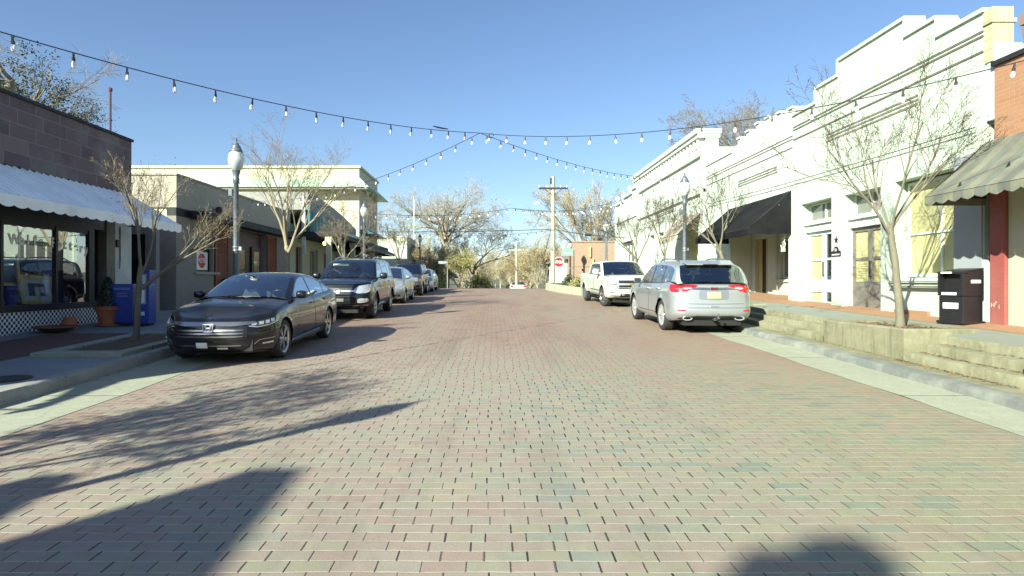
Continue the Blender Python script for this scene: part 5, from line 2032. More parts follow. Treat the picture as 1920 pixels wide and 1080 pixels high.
for k, (x, y, w_, h, lab) in enumerate(((5.05, 32.4, .55, .55, "green-brown shrub in the block planter nearest the white pickup"), (4.75, 34.2, .5, .48, "low brownish shrub in the middle of the block planter"), (4.5, 36.0, .55, .55, "far low shrub in the block planter by the stop sign"))):
    tt = thing("shrub", lab, "shrub", (x, y, zr(y) + .34))
    mb = MB()
    for i in range(1100):
        th, ph = rg.uniform(0, 6.28), rg.uniform(0, 1.6)
        r_ = rg.uniform(.5, 1) * (1 + .25 * math.sin(3 * th + k))
        c = Vector((w_ * r_ * math.cos(th) * math.sin(ph), w_ * 1.6 * r_ * math.sin(th) * math.sin(ph), h * r_ * math.cos(ph)))
        a = Vector((rg.gauss(0, 1), rg.gauss(0, 1), rg.gauss(0, 1) + .5)).normalized() * rg.uniform(.03, .07)
        e = perp(a.normalized(), rg) * .02
        mb.face([c - a, c + e, c + a, c - e])
    mb.build("foliage", M['leaf_olive'] if k == 1 else M['leaf_green'], tt)

# ------------------------------------------------------------------ street lamps
def lamp(label, loc, pole, h=4.45, banner=True, group="acorn globe street lamps"):
    t = thing("street_lamp", label, "street lamp", loc, 0, group)
    mb = MB()
    hp = h - .72
    mb.lathe([(.19, -.05), (.19, .12), (.16, .16), (.15, .55), (.17, .6), (.12, .68), (.085, .78), (.075, 1.0), (.066, hp * .6), (.058, hp - .32), (.075, hp - .3), (.078, hp - .2), (.062, hp - .16), (.09, hp - .05), (.10, hp)], n=14)
    p = mb.build("pole", pole, t, smooth=True)
    b_ = MB()
    b_.lathe([(.0, 0), (.085, 0), (.085, .03), (0, .03)], (0, 0, hp * .48), 'z', 14)
    b_.lathe([(.0, 0), (.083, 0), (.083, .03), (0, .03)], (0, 0, hp * .48 + .08), 'z', 14)
    b_.box(.05, .13, -.03, .03, hp * .48 + .01, hp * .48 + .1)
    b_.build("collar", M['galv'], p, smooth=True)
    if banner:
        b_ = MB()
        b_.box(-.17, -.08, -.05, .05, hp - .62, hp - .45)
        b_.build("sensor", pole, p, bevel=.008)
    mb = MB()
    mb.lathe([(.085, 0), (.13, .05), (.178, .16), (.19, .26), (.175, .38), (.13, .45)], (0, 0, hp), n=18)
    mb.build("globe", M['globe'], t, smooth=True)
    mb = MB()
    mb.lathe([(.15, .44), (.155, .46), (.13, .52), (.115, .53), (.105, .58), (.075, .60), (.06, .65), (.025, .68), (.022, .72), (.03, .74), (0, .80)], (0, 0, hp), n=16)
    mb.build("cap", pole, t, smooth=True)
    return t
lamp("nearest left street lamp, grey pole with frosted globe rising above the charcoal sedan", (-6.18, 14.8, zr(14.8) + .15), M['lamp_pole'])
lamp("street lamp behind the navy SUV among bare branches in front of the arcade", (-6.18, 29.6, zr(29.6) + .15), M['lamp_pole'])
lamp("dark lantern lamp at the far left near the crossing", (-6.6, 56, zr(54) + .25), M['lamp_pole_dark'], 5.0)
lamp("right hand street lamp standing behind the silver SUV in front of the striped awning", (6.4, 20.4, zr(20.4) + .35), M['lamp_pole'], 4.25)
lamp("farther right street lamp behind the white pickup", (6.4, 34.4, zr(34.4) + .15), M['lamp_pole'], 3.95)
lamp("dark slender lamp beside the white shed and stop sign", (6.5, 51.2, zr(51) + .2), M['lamp_pole_dark'], 4.0)
lamp("street lamp just outside the left edge whose shadow crosses the near paving", (-6.1, .75, zr(.75) + .15), M['lamp_pole'], 4.5)

# ------------------------------------------------------------------ stop sign, street-name signs, poles
t = thing("stop_sign", "red octagonal stop sign on a thin post at the far right corner", "stop sign", (4.56, 42, zr(42)))
mb = MB()
mb.bar((0, 0.03, -.1), (0, 0.03, 2.1), .05)
mb.build("post", M['galv'], t)
def octo(r):
    return [(r * math.cos(R(22.5 + 45 * k)), 0, 1.80 + r * math.sin(R(22.5 + 45 * k))) for k in range(8)]
mb = MB()
mb.prism(octo(.38), (0, .006, 0))
f_ = mb.build("face", M['white_sign'], t)
mb = MB()
mb.prism([(p[0], -.004, p[2]) for p in octo(.345)], (0, .003, 0))
mb.build("red_field", M['red_sign'], f_)
text_obj("lettering", "STOP", .27, M['white_sign'], f_, .001, matrix=face_matrix((0, -.006, 1.80), (1, 0, 0), (0, 0, 1)), bold=.006)

t = thing("street_name_sign", "pale green street name sign on a post at the left corner of the crossing", "street sign", (-3.15, 43.0, zr(43)))
mb = MB()
mb.bar((0, 0, -.1), (0, 0, 2.0), .055)
mb.build("post", M['galv'], t)
mb = MB()
mb.box(-.62, .02, -.012, .012, 1.72, 1.92)
f_ = mb.build("blade", M['green_sign'], t, bevel=.004)
mb = MB()
mb.box(-.55, -.06, -.016, -.0125, 1.80, 1.84)
mb.build("lettering_line", M['white_sign'], f_)
t = thing("street_name_sign", "green arched street name sign behind the stop sign", "street sign", (5.9, 47.5, zr(47)))
mb = MB()
mb.bar((.42, 0, 0), (.42, 0, 3.0), .06)
mb.build("post", M['lamp_pole_dark'], t)
mb = MB()
mb.prism([(-.55, 0, 2.55), (.4, 0, 2.55), (.4, 0, 2.95), (.2, 0, 3.12), (-.1, 0, 3.18), (-.35, 0, 3.1), (-.55, 0, 2.9)], (0, .03, 0))
f_ = mb.build("blade", M['green_sign'], t)
mb = MB()
mb.box(-.4, .25, -.006, -.001, 2.72, 2.80)
mb.build("lettering_line", M['white_sign'], f_)

t = thing("utility_pole", "tall pale utility pole with crossarm and street light at the right corner", "utility pole", (4.0, 40.4, zr(40)))
H = 7.4
mb = MB()
mb.lathe([(.165, -.2), (.16, 1), (.13, H), (.0, H + .01)], n=12)
mb.build("pole", M['concrete_pole'], t, smooth=True)
mb = MB()
mb.box(-.95, .95, -.16, -.06, 6.55, 6.66)
for s in (-1, 1):
    mb.bar((s * .55, -.11, 6.55), (0, -.11, 6.1), .03)
mb.build("crossarm", M['wire'], t)
for x in (-.9, -.45, .5, .9):
    mb = MB()
    mb.lathe([(.03, 0), (.05, .03), (.03, .06), (.045, .09), (0, .14)], (x, -.11, 6.66), n=8)
    mb.build("insulator", M['white_sign'], t)
mb = MB()
mb.box(-.2, -.1, -.12, 0, 6.9, 7.3)
mb.build("transformer_cap", M['iron'], t, bevel=.01)
mb = MB()
mb.tube([(-.12, 0, 5.0), (-.4, 0, 5.4), (-.8, 0, 5.62), (-.95, 0, 5.64)], .025, 6)
arm = mb.build("lamp_arm", M['galv'], t, smooth=True)
mb = MB()
mb.lathe([(.02, -.20), (.08, -.12), (.10, .05), (.06, .18), (0, .2)], (-1.05, 0, 5.62), 'x', 10)
mb.build("lamp_head", M['white_metal'], arm, smooth=True)
for (x, y, h, lab) in ((2.45, 62, 5.2, "thin far utility pole with a crossarm showing above the trees right of the road"), (1.6, 120, 6.2, "small distant utility pole right of the vanishing road"), (0.75, 150, 7.5, "farthest tiny utility pole at the end of the road")):
    t = thing("utility_pole", lab, "utility pole", (x, y, zr(y)), 0, "distant utility poles")
    mb = MB()
    mb.lathe([(.13, -.2), (.10, h), (0, h + .01)], n=8)
    mb.build("pole", M['concrete_pole'], t)
    mb = MB()
    mb.box(-.85, .85, -.06, .06, h - .7, h - .58)
    mb.build("crossarm", M['concrete_pole'], t)
t = thing("flagpole", "white bare flagpole standing left beyond the crossing", "flagpole", (-9.0, 70.5, zr(70)))
mb = MB()
mb.lathe([(.09, -.2), (.07, 11.3), (0, 11.4)], n=8)
mb.build("pole", M['white_trim'], t)
mb = MB()
mb.lathe([(0, 11.38), (.1, 11.46), (.1, 11.54), (0, 11.62)], n=8)
mb.build("finial", M['brass'], t)

def catenary(a, b, sag, n=24):
    a, b = Vector(a), Vector(b)
    return [a.lerp(b, i / n) - Vector((0, 0, sag * 4 * (i / n) * (1 - i / n))) for i in range(n + 1)]
for (a, b, s, r_, lab) in (((-14, 43.5, 5.2), (4.0, 40.3, 5.05), .12, .022, "thick black service cable running left from the utility pole"),
                           ((4.0, 40.3, 5.05), (9.2, 38.0, 4.3), .12, .022, "black service cable running right from the utility pole to the urn-topped building"),
                           ((8.40, 24.0, 4.65), (8.42, 10.7, 4.33), .05, .010, "thin black cable clipped along the white facades below their mouldings"),
                           ((3.8, 40.4, 7.0), (2.45, 62, 5.0 + zr(62)), .5, .010, "thin power line going away from the near utility pole to the next pole"),
                           ((2.45, 62, 4.9 + zr(62)), (-12, 75, 3.4), .4, .016, "sloping power line from the far pole down to the left"),
                           ((4.0, 40.4, 5.6), (3.3, 44.5, 1.6), 0, .016, "slanting guy wire left of the utility pole"),
                           ):
    mb = MB()
    mb.tube(catenary(a, b, s), r_, 5)
    o = mb.build("overhead_wire", M['wire'])
    tag(o, lab, "wire")
mb = MB()
mb.lathe([(0, -.2), (.09, -.17), (.09, .17), (0, .2)], (6.2, 39.4, 4.62), 'x', 10)
tag(mb.build("cable_splice", M['wire']), "black splice case on the service cable right of the utility pole", "splice case")

# ------------------------------------------------------------------ string lights
def bulb_proto():
    s = MB()
    s.lathe([(.012, 0.0), (.016, -.03), (.016, -.075), (.024, -.08), (.024, -.125), (.018, -.13)], n=8)
    g = MB()
    g.lathe([(.016, -.125), (.026, -.15), (.034, -.18), (.034, -.205), (.024, -.228), (0, -.238)], n=10)
    return s, g
_s, _g = bulb_proto()
sock0 = _s.build("socket_proto", M['wire'])
bulb0 = _g.build("bulb_proto", M['bulb'], smooth=True)
sock_me, bulb_me = sock0.data, bulb0.data
bpy.data.objects.remove(sock0)
bpy.data.objects.remove(bulb0)
def string_lights(label, a, b, sag, spacing=.61, r_=.0075, scale=.82):
    a, b = Vector(a), Vector(b)
    pts = catenary(a, b, sag, 40)
    t = thing("string_lights", label, "string lights", tuple(a), 0, "strings of bulbs crossing over the street")
    mb = MB()
    mb.tube([p - a for p in pts], r_, 5)
    mb.build("cable", M['wire'], t)
    d, nxt = 0.0, spacing * .5
    rg = random.Random(int(abs(a.x * 13 + b.y * 7)))
    for p, q in zip(pts, pts[1:]):
        L = (q - p).length
        while nxt <= d + L:
            c = p.lerp(q, (nxt - d) / L) - a
            bo = bpy.data.objects.new("bulb", bulb_me)
            COL.objects.link(bo)
            bo.parent = t
            bo.location = c
            bo.rotation_euler = (rg.uniform(-.12, .12), rg.uniform(-.12, .12), 0)
            bo.scale = (scale,) * 3
            so = bpy.data.objects.new("socket", sock_me)
            COL.objects.link(so)
            so.parent = bo
            nxt += spacing
        d += L
    return t
X0 = (-.3, 15.0, 5.27)
string_lights("near string of clear bulbs sagging from the upper left edge to mid street", (-10.0, .6, 5.3), X0, .78, .635)
string_lights("near string of clear bulbs running from the centre to the orange brick shop at right", X0, (8.44, 6.2, 4.75), .62, .61)
string_lights("string of bulbs going away from the centre to the corniced white building", X0, (8.38, 27.9, 6.35), .35, .62)
string_lights("string of bulbs going away from the centre down to the taupe building at left", X0, (-9.9, 25.2, 4.95), .50, .62)
mb = MB()
mb.tube([(-1.36, 14.05, 5.20), (-1.25, 14.1, 5.185), (-1.12, 14.15, 5.17), (-1.02, 14.2, 5.17)], [.010, .02, .018, .010], 6)
mb.tube([(-.02 + .06 * math.cos(a), 14.9, 5.18 + .05 * math.sin(a)) for a in frange(0, 5.5, 10)], .012, 5)
tag(mb.build("cable_coupler", M['wire']), "black coiled cable coupling where the near light strings meet above the street", "cable coupling")
X1 = (1.15, 37.0, 6.05)
string_lights("far string of bulbs running from the second crossing point to the urn-topped building", X1, (8.3, 40.5, 6.6), .25, .62, .011, 1.15)
string_lights("far string of bulbs running from the second crossing point toward the arcade balcony", X1, (-9.2, 32.0, 5.6), .5, .62, .011, 1.15)
string_lights("far string of bulbs coming from the second crossing point back to the corniced building", X1, (8.3, 30.0, 6.3), .6, .62, .011, 1.15)
string_lights("far string of bulbs going on past the second crossing point to the utility pole", (-9.2, 46, 5.9), (4.0, 40.2, 5.0), .6, .62, .011, 1.15)

# ------------------------------------------------------------------ things on the pavements
# terracotta pot with evergreen
t = thing("potted_plant", "terracotta pot with a dark leafy plant against the checkered panel", "potted plant", (-9.12, 14.55, zr(14.55) + .165))
mb = MB()
mb.lathe([(0, 0), (.27, 0), (.28, .03), (.2, .035)], n=20)
mb.lathe([(.17, .03), (.24, .36), (.27, .37), (.275, .46), (.235, .46), (.22, .40), (0, .40)], n=20)
mb.build("pot", M['terracotta'], t, smooth=True)
rg = random.Random(8)
mb = MB()
for i in range(900):
    z = rg.random()
    r_ = .26 * (1 - z) ** .6 * rg.uniform(.4, 1) + .02
    th = rg.uniform(0, 6.28)
    c = Vector((r_ * math.cos(th), r_ * math.sin(th), .42 + z * .72))
    a = Vector((rg.gauss(0, 1), rg.gauss(0, 1), rg.gauss(.8, 1))).normalized() * rg.uniform(.025, .06)
    e = perp(a.normalized(), rg) * .014
    mb.face([c - a, c + e, c + a, c - e])
mb.build("foliage", M['plant'], t)
mb = MB()
for k in range(4):
    mb.tube([(0, 0, .38), (rg.uniform(-.05, .05), rg.uniform(-.05, .05), .8), (rg.uniform(-.14, .14), rg.uniform(-.1, .1), 1.38)], [.01, .008, .004], 4)
mb.build("stem", M['bark_grey'], t)
# shallow planter bowl and pot on the ground
t = thing("planter_bowl", "low dark red planter box on the pavement at the foot of the checkered panel", "planter", (-9.4, 13.2, zr(13.2) + .165))
mb = MB()
mb.lathe([(.22, 0), (.38, .10), (.40, .10), (.40, .13), (.34, .13), (.2, .05)], n=18)
mb.build("bowl", simple("bowl_brown", (0.16, 0.08, 0.06), .7, .2), t, smooth=True)
t = thing("empty_pot", "small overturned terracotta pot beside the low planter bowl", "pot", (-9.55, 13.85, zr(13.85) + .165))
mb = MB()
mb.lathe([(.20, 0), (.20, .06), (.17, .07), (.12, .26), (0, .26)], n=18)
mb.build("pot", M['terracotta'], t, smooth=True)

# newspaper boxes
def news_box(label, loc, rz, h, w_, d_, window):
    t = thing("newspaper_box", label, "newspaper box", loc, rz, "blue newspaper boxes by the alley gate")
    mb = MB()
    mb.box(-w_ / 2, w_ / 2, -d_ / 2, d_ / 2, .06, h)
    c = mb.build("cabinet", M['blue_box'], t, bevel=.015)
    mb = MB()
    mb.box(-w_ / 2 + .03, w_ / 2 - .03, -d_ / 2 + .03, d_ / 2 - .03, 0, .059)
    mb.build("base", M['blk_plastic'], t)
    mb = MB()
    if window:
        mb.box(-w_ / 2 + .07, w_ / 2 - .07, -d_ / 2 - .012, -d_ / 2 - .002, h * .52, h - .10)
        wn_ = mb.build("window", M['galv'], t)
        mb = MB()
        mb.box(-w_ / 2 + .10, w_ / 2 - .10, -d_ / 2 - .016, -d_ / 2 - .013, h * .55, h - .13)
        mb.build("newspaper", M['picture_paper'], wn_)
    else:
        for k, (ww, zz) in enumerate(((.36, h - .14), (.20, h - .24), (.24, h - .30))):
            mb.box(-ww / 2, ww / 2, -d_ / 2 - .006, -d_ / 2 - .001, zz, zz + (.05 if k == 0 else .025))
        mb.build("lettering", simple("box_letter_blue", (0.16, 0.25, 0.6), .5), t)
    mb = MB()
    mb.box(-w_ * .16, w_ * .16, -d_ / 2 - .02, -d_ / 2 - .002, h * .25, h * .34)
    mb.build("plaque", M['white_sign'] if window else M['blue_box'], t)
    return t
news_box("wide bright blue newspaper box with pale lettering beside the potted plant", (-8.80, 14.75, zr(14.75) + .165), 0.12, .98, .50, .45, False)
news_box("narrow blue newspaper box with a window, right behind the leaning pale tree", (-8.24, 14.6, zr(14.6) + .165), 0.12, .98, .30, .38, True)
t = news_box("tall blue newspaper box with a white label, behind the other two blue boxes", (-8.85, 15.7, zr(15.7) + .165), 0.12, 1.30, .30, .36, True)

# black double newspaper rack on the right terrace
t = thing("newspaper_rack", "black plastic double newspaper box standing against the white wall by the red pier", "newspaper box", (8.13, 10.66, zte(8.1, 10.66) + .004), R(-78))
mb = MB()
mb.box(-.22, .22, -.20, .22, .03, .48)
mb.box(-.25, .25, -.23, .25, 0, .05)
mb.build("lower_cabinet", M['blk_plastic'], t, bevel=.012)
mb = MB()
mb.box(-.23, .23, -.10, .23, .482, .92)
mb.box(-.23, .23, -.215, -.101, .482, .56)
mb.box(-.23, -.19, -.215, -.101, .56, .86)
mb.box(.19, .23, -.215, -.101, .56, .86)
mb.hexa([(-.23, -.22, .86), (.23, -.22, .86), (.23, .23, .925), (-.23, .23, .925), (-.23, -.22, .90), (.23, -.22, .90), (.23, .23, .96), (-.23, .23, .96)])
mb.build("upper_cabinet", M['blk_plastic'], t)
mb = MB()
for q in ((-.15, .12, -.222, -.216, .495, .54), (-.14, .14, -.206, -.2005, .26, .36), (-.16, .04, -.228, -.2205, .868, .895)):
    mb = MB()
    mb.box(*q)
    mb.build("label", M['white_sign'], t)
for x in (-.2365, .2305):
    mb = MB()
    mb.box(x, x + .006, -.04, .16, .70, .755)
    mb.build("side_label", M['white_sign'], t)

# ------------------------------------------------------------------ vehicles
def sstep(t):
    t = max(0.0, min(1.0, t))
    return t * t * (3 - 2 * t)

def chaikin(p, n):
    for _ in range(n):
        q = [p[0]]
        for a, b in zip(p, p[1:]):
            q.append((lerp(a[0], b[0], .25), lerp(a[1], b[1], .25)))
            q.append((lerp(a[0], b[0], .75), lerp(a[1], b[1], .75)))
        q.append(p[-1])
        p = q
    return p

class Car:
    def __init__(self, name, label, cat, spec, loc, heading, paintm, group):
        self.s = s = spec
        self.pm = paintm
        self.t = thing(name, label, cat, loc, 0, group)
        pitch = math.atan((zr(loc[1] + 1.4) - zr(loc[1] - 1.4)) / 2.8)
        self.t.rotation_euler = (0, pitch * (1 if heading < 0 else -1), R(heading) + R(spec.get('yaw', 0)))
        self.t.scale = (spec.get('scale', 1),) * 3
        self.hl, self.hw = s['L'] / 2, s['W'] / 2
        self.axles = (self.hl - s['fo'], self.hl - s['fo'] - s['wb'])
        self.outline()
        self.body()
        self.cabin()
        self.wheels()
        self.interior()

    def outline(self):
        s, hl, hw = self.s, self.hl, self.hw
        rxf, ryf = s.get('rf', (.55, .50))
        rxr, ryr = s.get('rr', (.45, .42))
        nf, nr = s.get('nf', 2.5), s.get('nr', 2.6)
        P = []
        n = 9
        bow, bowr = s.get('bowf', .05), s.get('bowr', .04)
        for i in range(n):
            y = (hw - ryf) * i / n
            P.append((hl, y))
        for i in range(17):
            a = math.pi / 2 * i / 16
            P.append((hl - rxf + rxf * max(0, math.cos(a)) ** (2 / nf), hw - ryf + ryf * math.sin(a) ** (2 / nf)))
        xs = set()
        x0, x1 = hl - rxf, -(hl - rxr)
        m = int((x0 - x1) / .11)
        for i in range(1, m):
            xs.add(lerp(x0, x1, i / m))
        for xc in self.axles:
            for k in range(25):
                x = xc + s['Ra'] * math.cos(math.pi * k / 24)
                if x1 < x < x0:
                    xs.add(x)
        self.gaps = []
        for a, b in s.get('doors', ()):
            for e in (a, b):
                self.gaps.append((e - .006, e + .006))
        for g0, g1 in self.gaps:
            xs = {x for x in xs if not (g0 - .012 < x < g1 + .012)}
            xs |= {g0, g1}
        for x in sorted(xs, reverse=True):
            P.append((x, hw))
        for i in range(17):
            a = math.pi / 2 * (1 - i / 16)
            P.append((-(hl - rxr) - rxr * max(0, math.cos(a)) ** (2 / nr), hw - ryr + ryr * math.sin(a) ** (2 / nr)))
        for i in range(n - 1, -1, -1):
            P.append((-hl, (hw - ryr) * i / n))
        barrel = s.get('barrel', .03)
        Q = []
        for x, y in P:
            k = y / hw
            xx = x
            if x > 0:
                xx -= bow * k * k * sstep((x - (hl - .6)) / .6)
            else:
                xx += bowr * k * k * sstep((-x - (hl - .6)) / .6)
            Q.append((xx, y * (1 - barrel * (abs(x) / hl) ** 3)))
        self.P = Q
        self.N, self.S = [], [0.0]
        for i in range(len(Q)):
            a = Q[max(0, i - 1)]
            b = Q[min(len(Q) - 1, i + 1)]
            if i == 0:
                nrm = (1.0, 0.0)
            elif i == len(Q) - 1:
                nrm = (-1.0, 0.0)
            else:
                dx, dy = b[0] - a[0], b[1] - a[1]
                l = math.hypot(dx, dy) or 1
                nrm = (dy / l, -dx / l)
            self.N.append(nrm)
            if i:
                self.S.append(self.S[-1] + math.dist(Q[i], Q[i - 1]))

    def zt(self, x):
        return smooth_interp(self.s['zt'], x)
    def zb(self, x):
        return interp(self.s['zb'], x)
    def inset(self, t):
        return smooth_interp(self.s['inset'], t)
    def place(self, x, y, nx, ny, z, off=0.0):
        s = self.s
        zt, zb = self.zt(x), self.zb(x)
        t = (z - zb) / (zt - zb)
        k = self.inset(max(0, min(1, t)))
        fl = 0.0
        if ny > .6:
            for xc in self.axles:
                r = math.hypot(x - xc, z - s['R'])
                fl = max(fl, s.get('flare', .012) * (1 - sstep((r - s['Ra']) / .09)))
        d = off - k + fl
        X, Y = x + nx * d, y + ny * d
        X -= interp(s['leanf'], z) * sstep((x - (self.hl - .9)) / .8)
        X += interp(s['leanr'], z) * sstep((-x - (self.hl - .9)) / .8)
        return (X, Y, z)
    def at(self, sv, z, off=0.0, rear=False):
        sg = 1 if sv >= 0 else -1
        v = abs(sv)
        if rear:
            v = self.S[-1] - v
        i = 0
        lo, hi = 0, len(self.S) - 2
        while lo < hi:
            m = (lo + hi) // 2
            if self.S[m + 1] < v:
                lo = m + 1
            else:
                hi = m
        i = lo
        f = (v - self.S[i]) / max(1e-9, self.S[i + 1] - self.S[i])
        x = lerp(self.P[i][0], self.P[i + 1][0], f)
        y = lerp(self.P[i][1], self.P[i + 1][1], f)
        nx = lerp(self.N[i][0], self.N[i + 1][0], f)
        ny = lerp(self.N[i][1], self.N[i + 1][1], f)
        p = self.place(x, y, nx, ny, z, off)
        return (p[0], p[1] * sg, p[2])

    def body(self):
        s = self.s
        td = s.get('door_t', .17)
        T = sorted(set([0, .03, .08, td, td + .014, .25, .33, .41, .49, .56, .62, .67, .72, .77, .82, .87, .91, .945, .97, .99, 1.0]))
        shell, clad = MB(), MB()
        doors = [[MB(), MB()] for _ in s.get('doors', ())]
        rings = {1: [], -1: []}
        grid = []
        for i, (x, y) in enumerate(self.P):
            nx, ny = self.N[i]
            zt, zb = self.zt(x), self.zb(x)
            lo = zb
            if ny > .5:
                for xc in self.axles:
                    if abs(x - xc) < s['Ra']:
                        lo = max(lo, s['R'] + math.sqrt(s['Ra'] ** 2 - (x - xc) ** 2))
            col = []
            for t in T:
                z = max(lo, zb + t * (zt - zb))
                z = min(z, zt)
                col.append(self.place(x, y, nx, ny, z))
            grid.append(col)
        for sg in (1, -1):
            for i in range(len(grid) - 1):
                xm = (self.P[i][0] + self.P[i + 1][0]) / 2
                side = self.N[i][1] > .7
                gap = side and any(g0 < xm < g1 for g0, g1 in self.gaps)
                dn = None
                if side:
                    for k, (a, b) in enumerate(s.get('doors', ())):
                        if min(a, b) < xm < max(a, b):
                            dn = k
                for j in range(len(T) - 1):
                    q = [grid[i][j], grid[i + 1][j], grid[i + 1][j + 1], grid[i][j + 1]]
                    if max(p[2] for p in q) - min(p[2] for p in q) < 1e-5:
                        continue
                    q = [(p[0], p[1] * sg, p[2]) for p in q]
                    dst = shell
                    if gap and T[j] >= td - .001:
                        continue
                    if dn is not None:
                        if abs(T[j] - td) < 1e-6:
                            continue
                        if T[j] > td:
                            dst = doors[dn][0 if sg > 0 else 1]
                    if s.get('clad_t') and T[j] < s['clad_t'] and dst is shell:
                        dst = clad
                    dst.face(q)
        # hood, deck and roof base across the car
        cut_f, cut_r = s['cut']
        nc = 14
        strips = []
        for i, (x, y) in enumerate(self.P):
            p = grid[i][-1]
            cr = s['crown_f'] * sstep((self.hl - .05 - p[0]) / .9) if x > 0 else s['crown_r'] * sstep((p[0] + self.hl - .03) / .5)
            row = []
            for k in range(nc + 1):
                u = 1 - 2 * k / nc
                z = p[2] + cr * (1 - abs(u) ** 2.6)
                if x > 0 and s.get('hood_ridge'):
                    z += s['hood_ridge'] * math.exp(-((abs(u) - .62) / .10) ** 2) * sstep((self.hl - .2 - p[0]) / .5)
                row.append((p[0], p[1] * u, z))
            strips.append(row)
        hood = MB()
        for i in range(len(strips) - 1):
            xm = (strips[i][0][0] + strips[i + 1][0][0]) / 2
            if cut_r < xm < cut_f:
                continue
            for k in range(nc):
                q = [strips[i][k], strips[i][k + 1], strips[i + 1][k + 1], strips[i + 1][k]]
                (hood if xm > 0 and s.get('hood_part', True) and 0 < k < nc - 1 and i > 6 else shell).face(q)
        self.grid = grid
        # underside closing
        n = len(grid)
        for i in range(n - 1):
            a, b = self.P[i], self.P[i + 1]
            za = self.zb(a[0]) + .03
            zc = self.zb(b[0]) + .03
            k = .80
        b_ = shell.build("body", self.pm, self.t, smooth=True, weld=True, angle=.62)
        if hood.f:
            hood.build("hood", self.pm, self.t, smooth=True, weld=True)
        if clad.f:
            clad.build("lower_trim", s.get('clad_mat', M['blk_plastic']), self.t, smooth=True, weld=True)
        for k, pr in enumerate(doors):
            for m_, mb in enumerate(pr):
                if not mb.f:
                    continue
                d = mb.build("door", self.pm, self.t, smooth=True, weld=True, angle=.62)
                a, b = s['doors'][k]
                hx = min(a, b) + .16
                hz = self.zt(hx) - s.get('handle_drop', .13)
                sg = 1 if m_ == 0 else -1
                h = MB()
                yo = self.ring_y(hx, hz)
                h.hexa([(hx - .10, sg * yo, hz - .012), (hx + .10, sg * yo, hz - .012), (hx + .10, sg * (yo + .035), hz - .008), (hx - .10, sg * (yo + .035), hz - .008),
                        (hx - .10, sg * yo, hz + .016), (hx + .10, sg * yo, hz + .016), (hx + .09, sg * (yo + .035), hz + .012), (hx - .09, sg * (yo + .035), hz + .012)])
                h.build("handle", s.get('handle_mat', self.pm), d, bevel=.005)
        # chassis, inner wheel wells
        c = MB()
        w_ = self.hw - .30
        c.box(-self.hl * .93, self.hl * .90, -w_, w_, .20, .40)
        xf, xr_ = cut_f - .1, cut_r + .1
        c.box(xf, self.hl - .32, -w_, w_, .40, self.zt(self.hl - .3) - .12)
        c.box(-self.hl + .25, min(xr_, self.axles[1] + s['Ra']), -w_, w_, .40, max(.6, s['R'] + s['Ra'] * .9))
        zf = min(self.zb(0), .3)
        c.box(self.axles[1] + s['Ra'] + .03, self.axles[0] - s['Ra'] - .03, -self.hw + .10, self.hw - .10, zf + .02, zf + .1)
        c.box(self.axles[0] + s['Ra'] + .03, self.hl - .16, -self.hw + .28, self.hw - .28, self.zb(self.hl) + .02, .5)
        c.box(-self.hl + .14, self.axles[1] - s['Ra'] - .03, -self.hw + .24, self.hw - .24, self.zb(-self.hl) + .02, .5)
        c.build("chassis", M['under'], self.t)

    def ring_y(self, x, z):
        best = None
        for i, (px, py) in enumerate(self.P):
            if self.N[i][1] > .7:
                if best is None or abs(px - x) < abs(self.P[best][0] - x):
                    best = i
        p = self.place(x, self.P[best][1], 0, 1, z)
        return p[1]

    def cabin(self):
        s = self.s
        prof = chaikin(s['profile'], 3)
        # resample
        out = [prof[0]]
        for a, b in zip(prof, prof[1:]):
            m = max(1, int(math.dist(a, b) / .07))
            for k in range(1, m + 1):
                out.append((lerp(a[0], b[0], k / m), lerp(a[1], b[1], k / m)))
        # extra stations at window edges
        xs = [e for w in s['windows'] for e in w]
        for e in xs:
            for i in range(len(out) - 1):
                if out[i][0] < e < out[i + 1][0]:
                    f = (e - out[i][0]) / (out[i + 1][0] - out[i][0])
                    out.insert(i + 1, (e, lerp(out[i][1], out[i + 1][1], f)))
                    break
        out = [p for i, p in enumerate(out) if i == 0 or p[0] - out[i - 1][0] > 1e-4]
        xA, xD = out[-1][0], out[0][0]
        tb = s['tumble']
        drop = s.get('roof_round', .06)
        xB, xC = s['xB'], s['xC']
        def yb(x):
            return self.ring_y(x, self.zt(x)) - s.get('belt_in', .0)
        def ys(x, z):
            h = max(0, z - self.zt(x))
            tap = s.get('taper_r', .0) * sstep((s['xC'] + .3 - x) / 1.0) * min(1, h / .3)
            return yb(x) - h * tb - .05 * h * h - tap
        shell, trim, glass_s = MB(), MB(), {}
        wind, rearg = MB(), MB()
        U = sorted(set([-1, -.985, -.96, -.93, -s['uw'], -.75, -.5, -.25, 0, .25, .5, .75, s['uw'], .93, .96, .985, 1] + [-s['ur'], s['ur']]))
        def top_row(x, z):
            zz = max(z - drop, self.zt(x) - .01)
            y0 = ys(x, zz)
            bow = s['bow_w'] * sstep((x - (xB - .5)) / (xA - xB + .5)) - s['bow_r'] * sstep(((xC + .4) - x) / (xC + .4 - xD))
            row = []
            for u in U:
                e = abs(u) ** 9
                row.append((x + bow * (1 - u * u), y0 * u, lerp(z + .025 * (1 - u * u), zz, e)))
            return row
        rows = [top_row(x, z) for x, z in out]
        for i in range(len(out) - 1):
            xm = (out[i][0] + out[i + 1][0]) / 2
            zm = (out[i][1] + out[i + 1][1]) / 2
            for k in range(len(U) - 1):
                um = abs(U[k] + U[k + 1]) / 2
                q = [rows[i][k], rows[i][k + 1], rows[i + 1][k + 1], rows[i + 1][k]]
                dst = shell
                if xm > xB and um < s['uw']:
                    dst = wind
                elif xm < xC and um < s['ur'] and zm > s.get('rear_glass_z', 0):
                    dst = rearg
                dst.face(q)
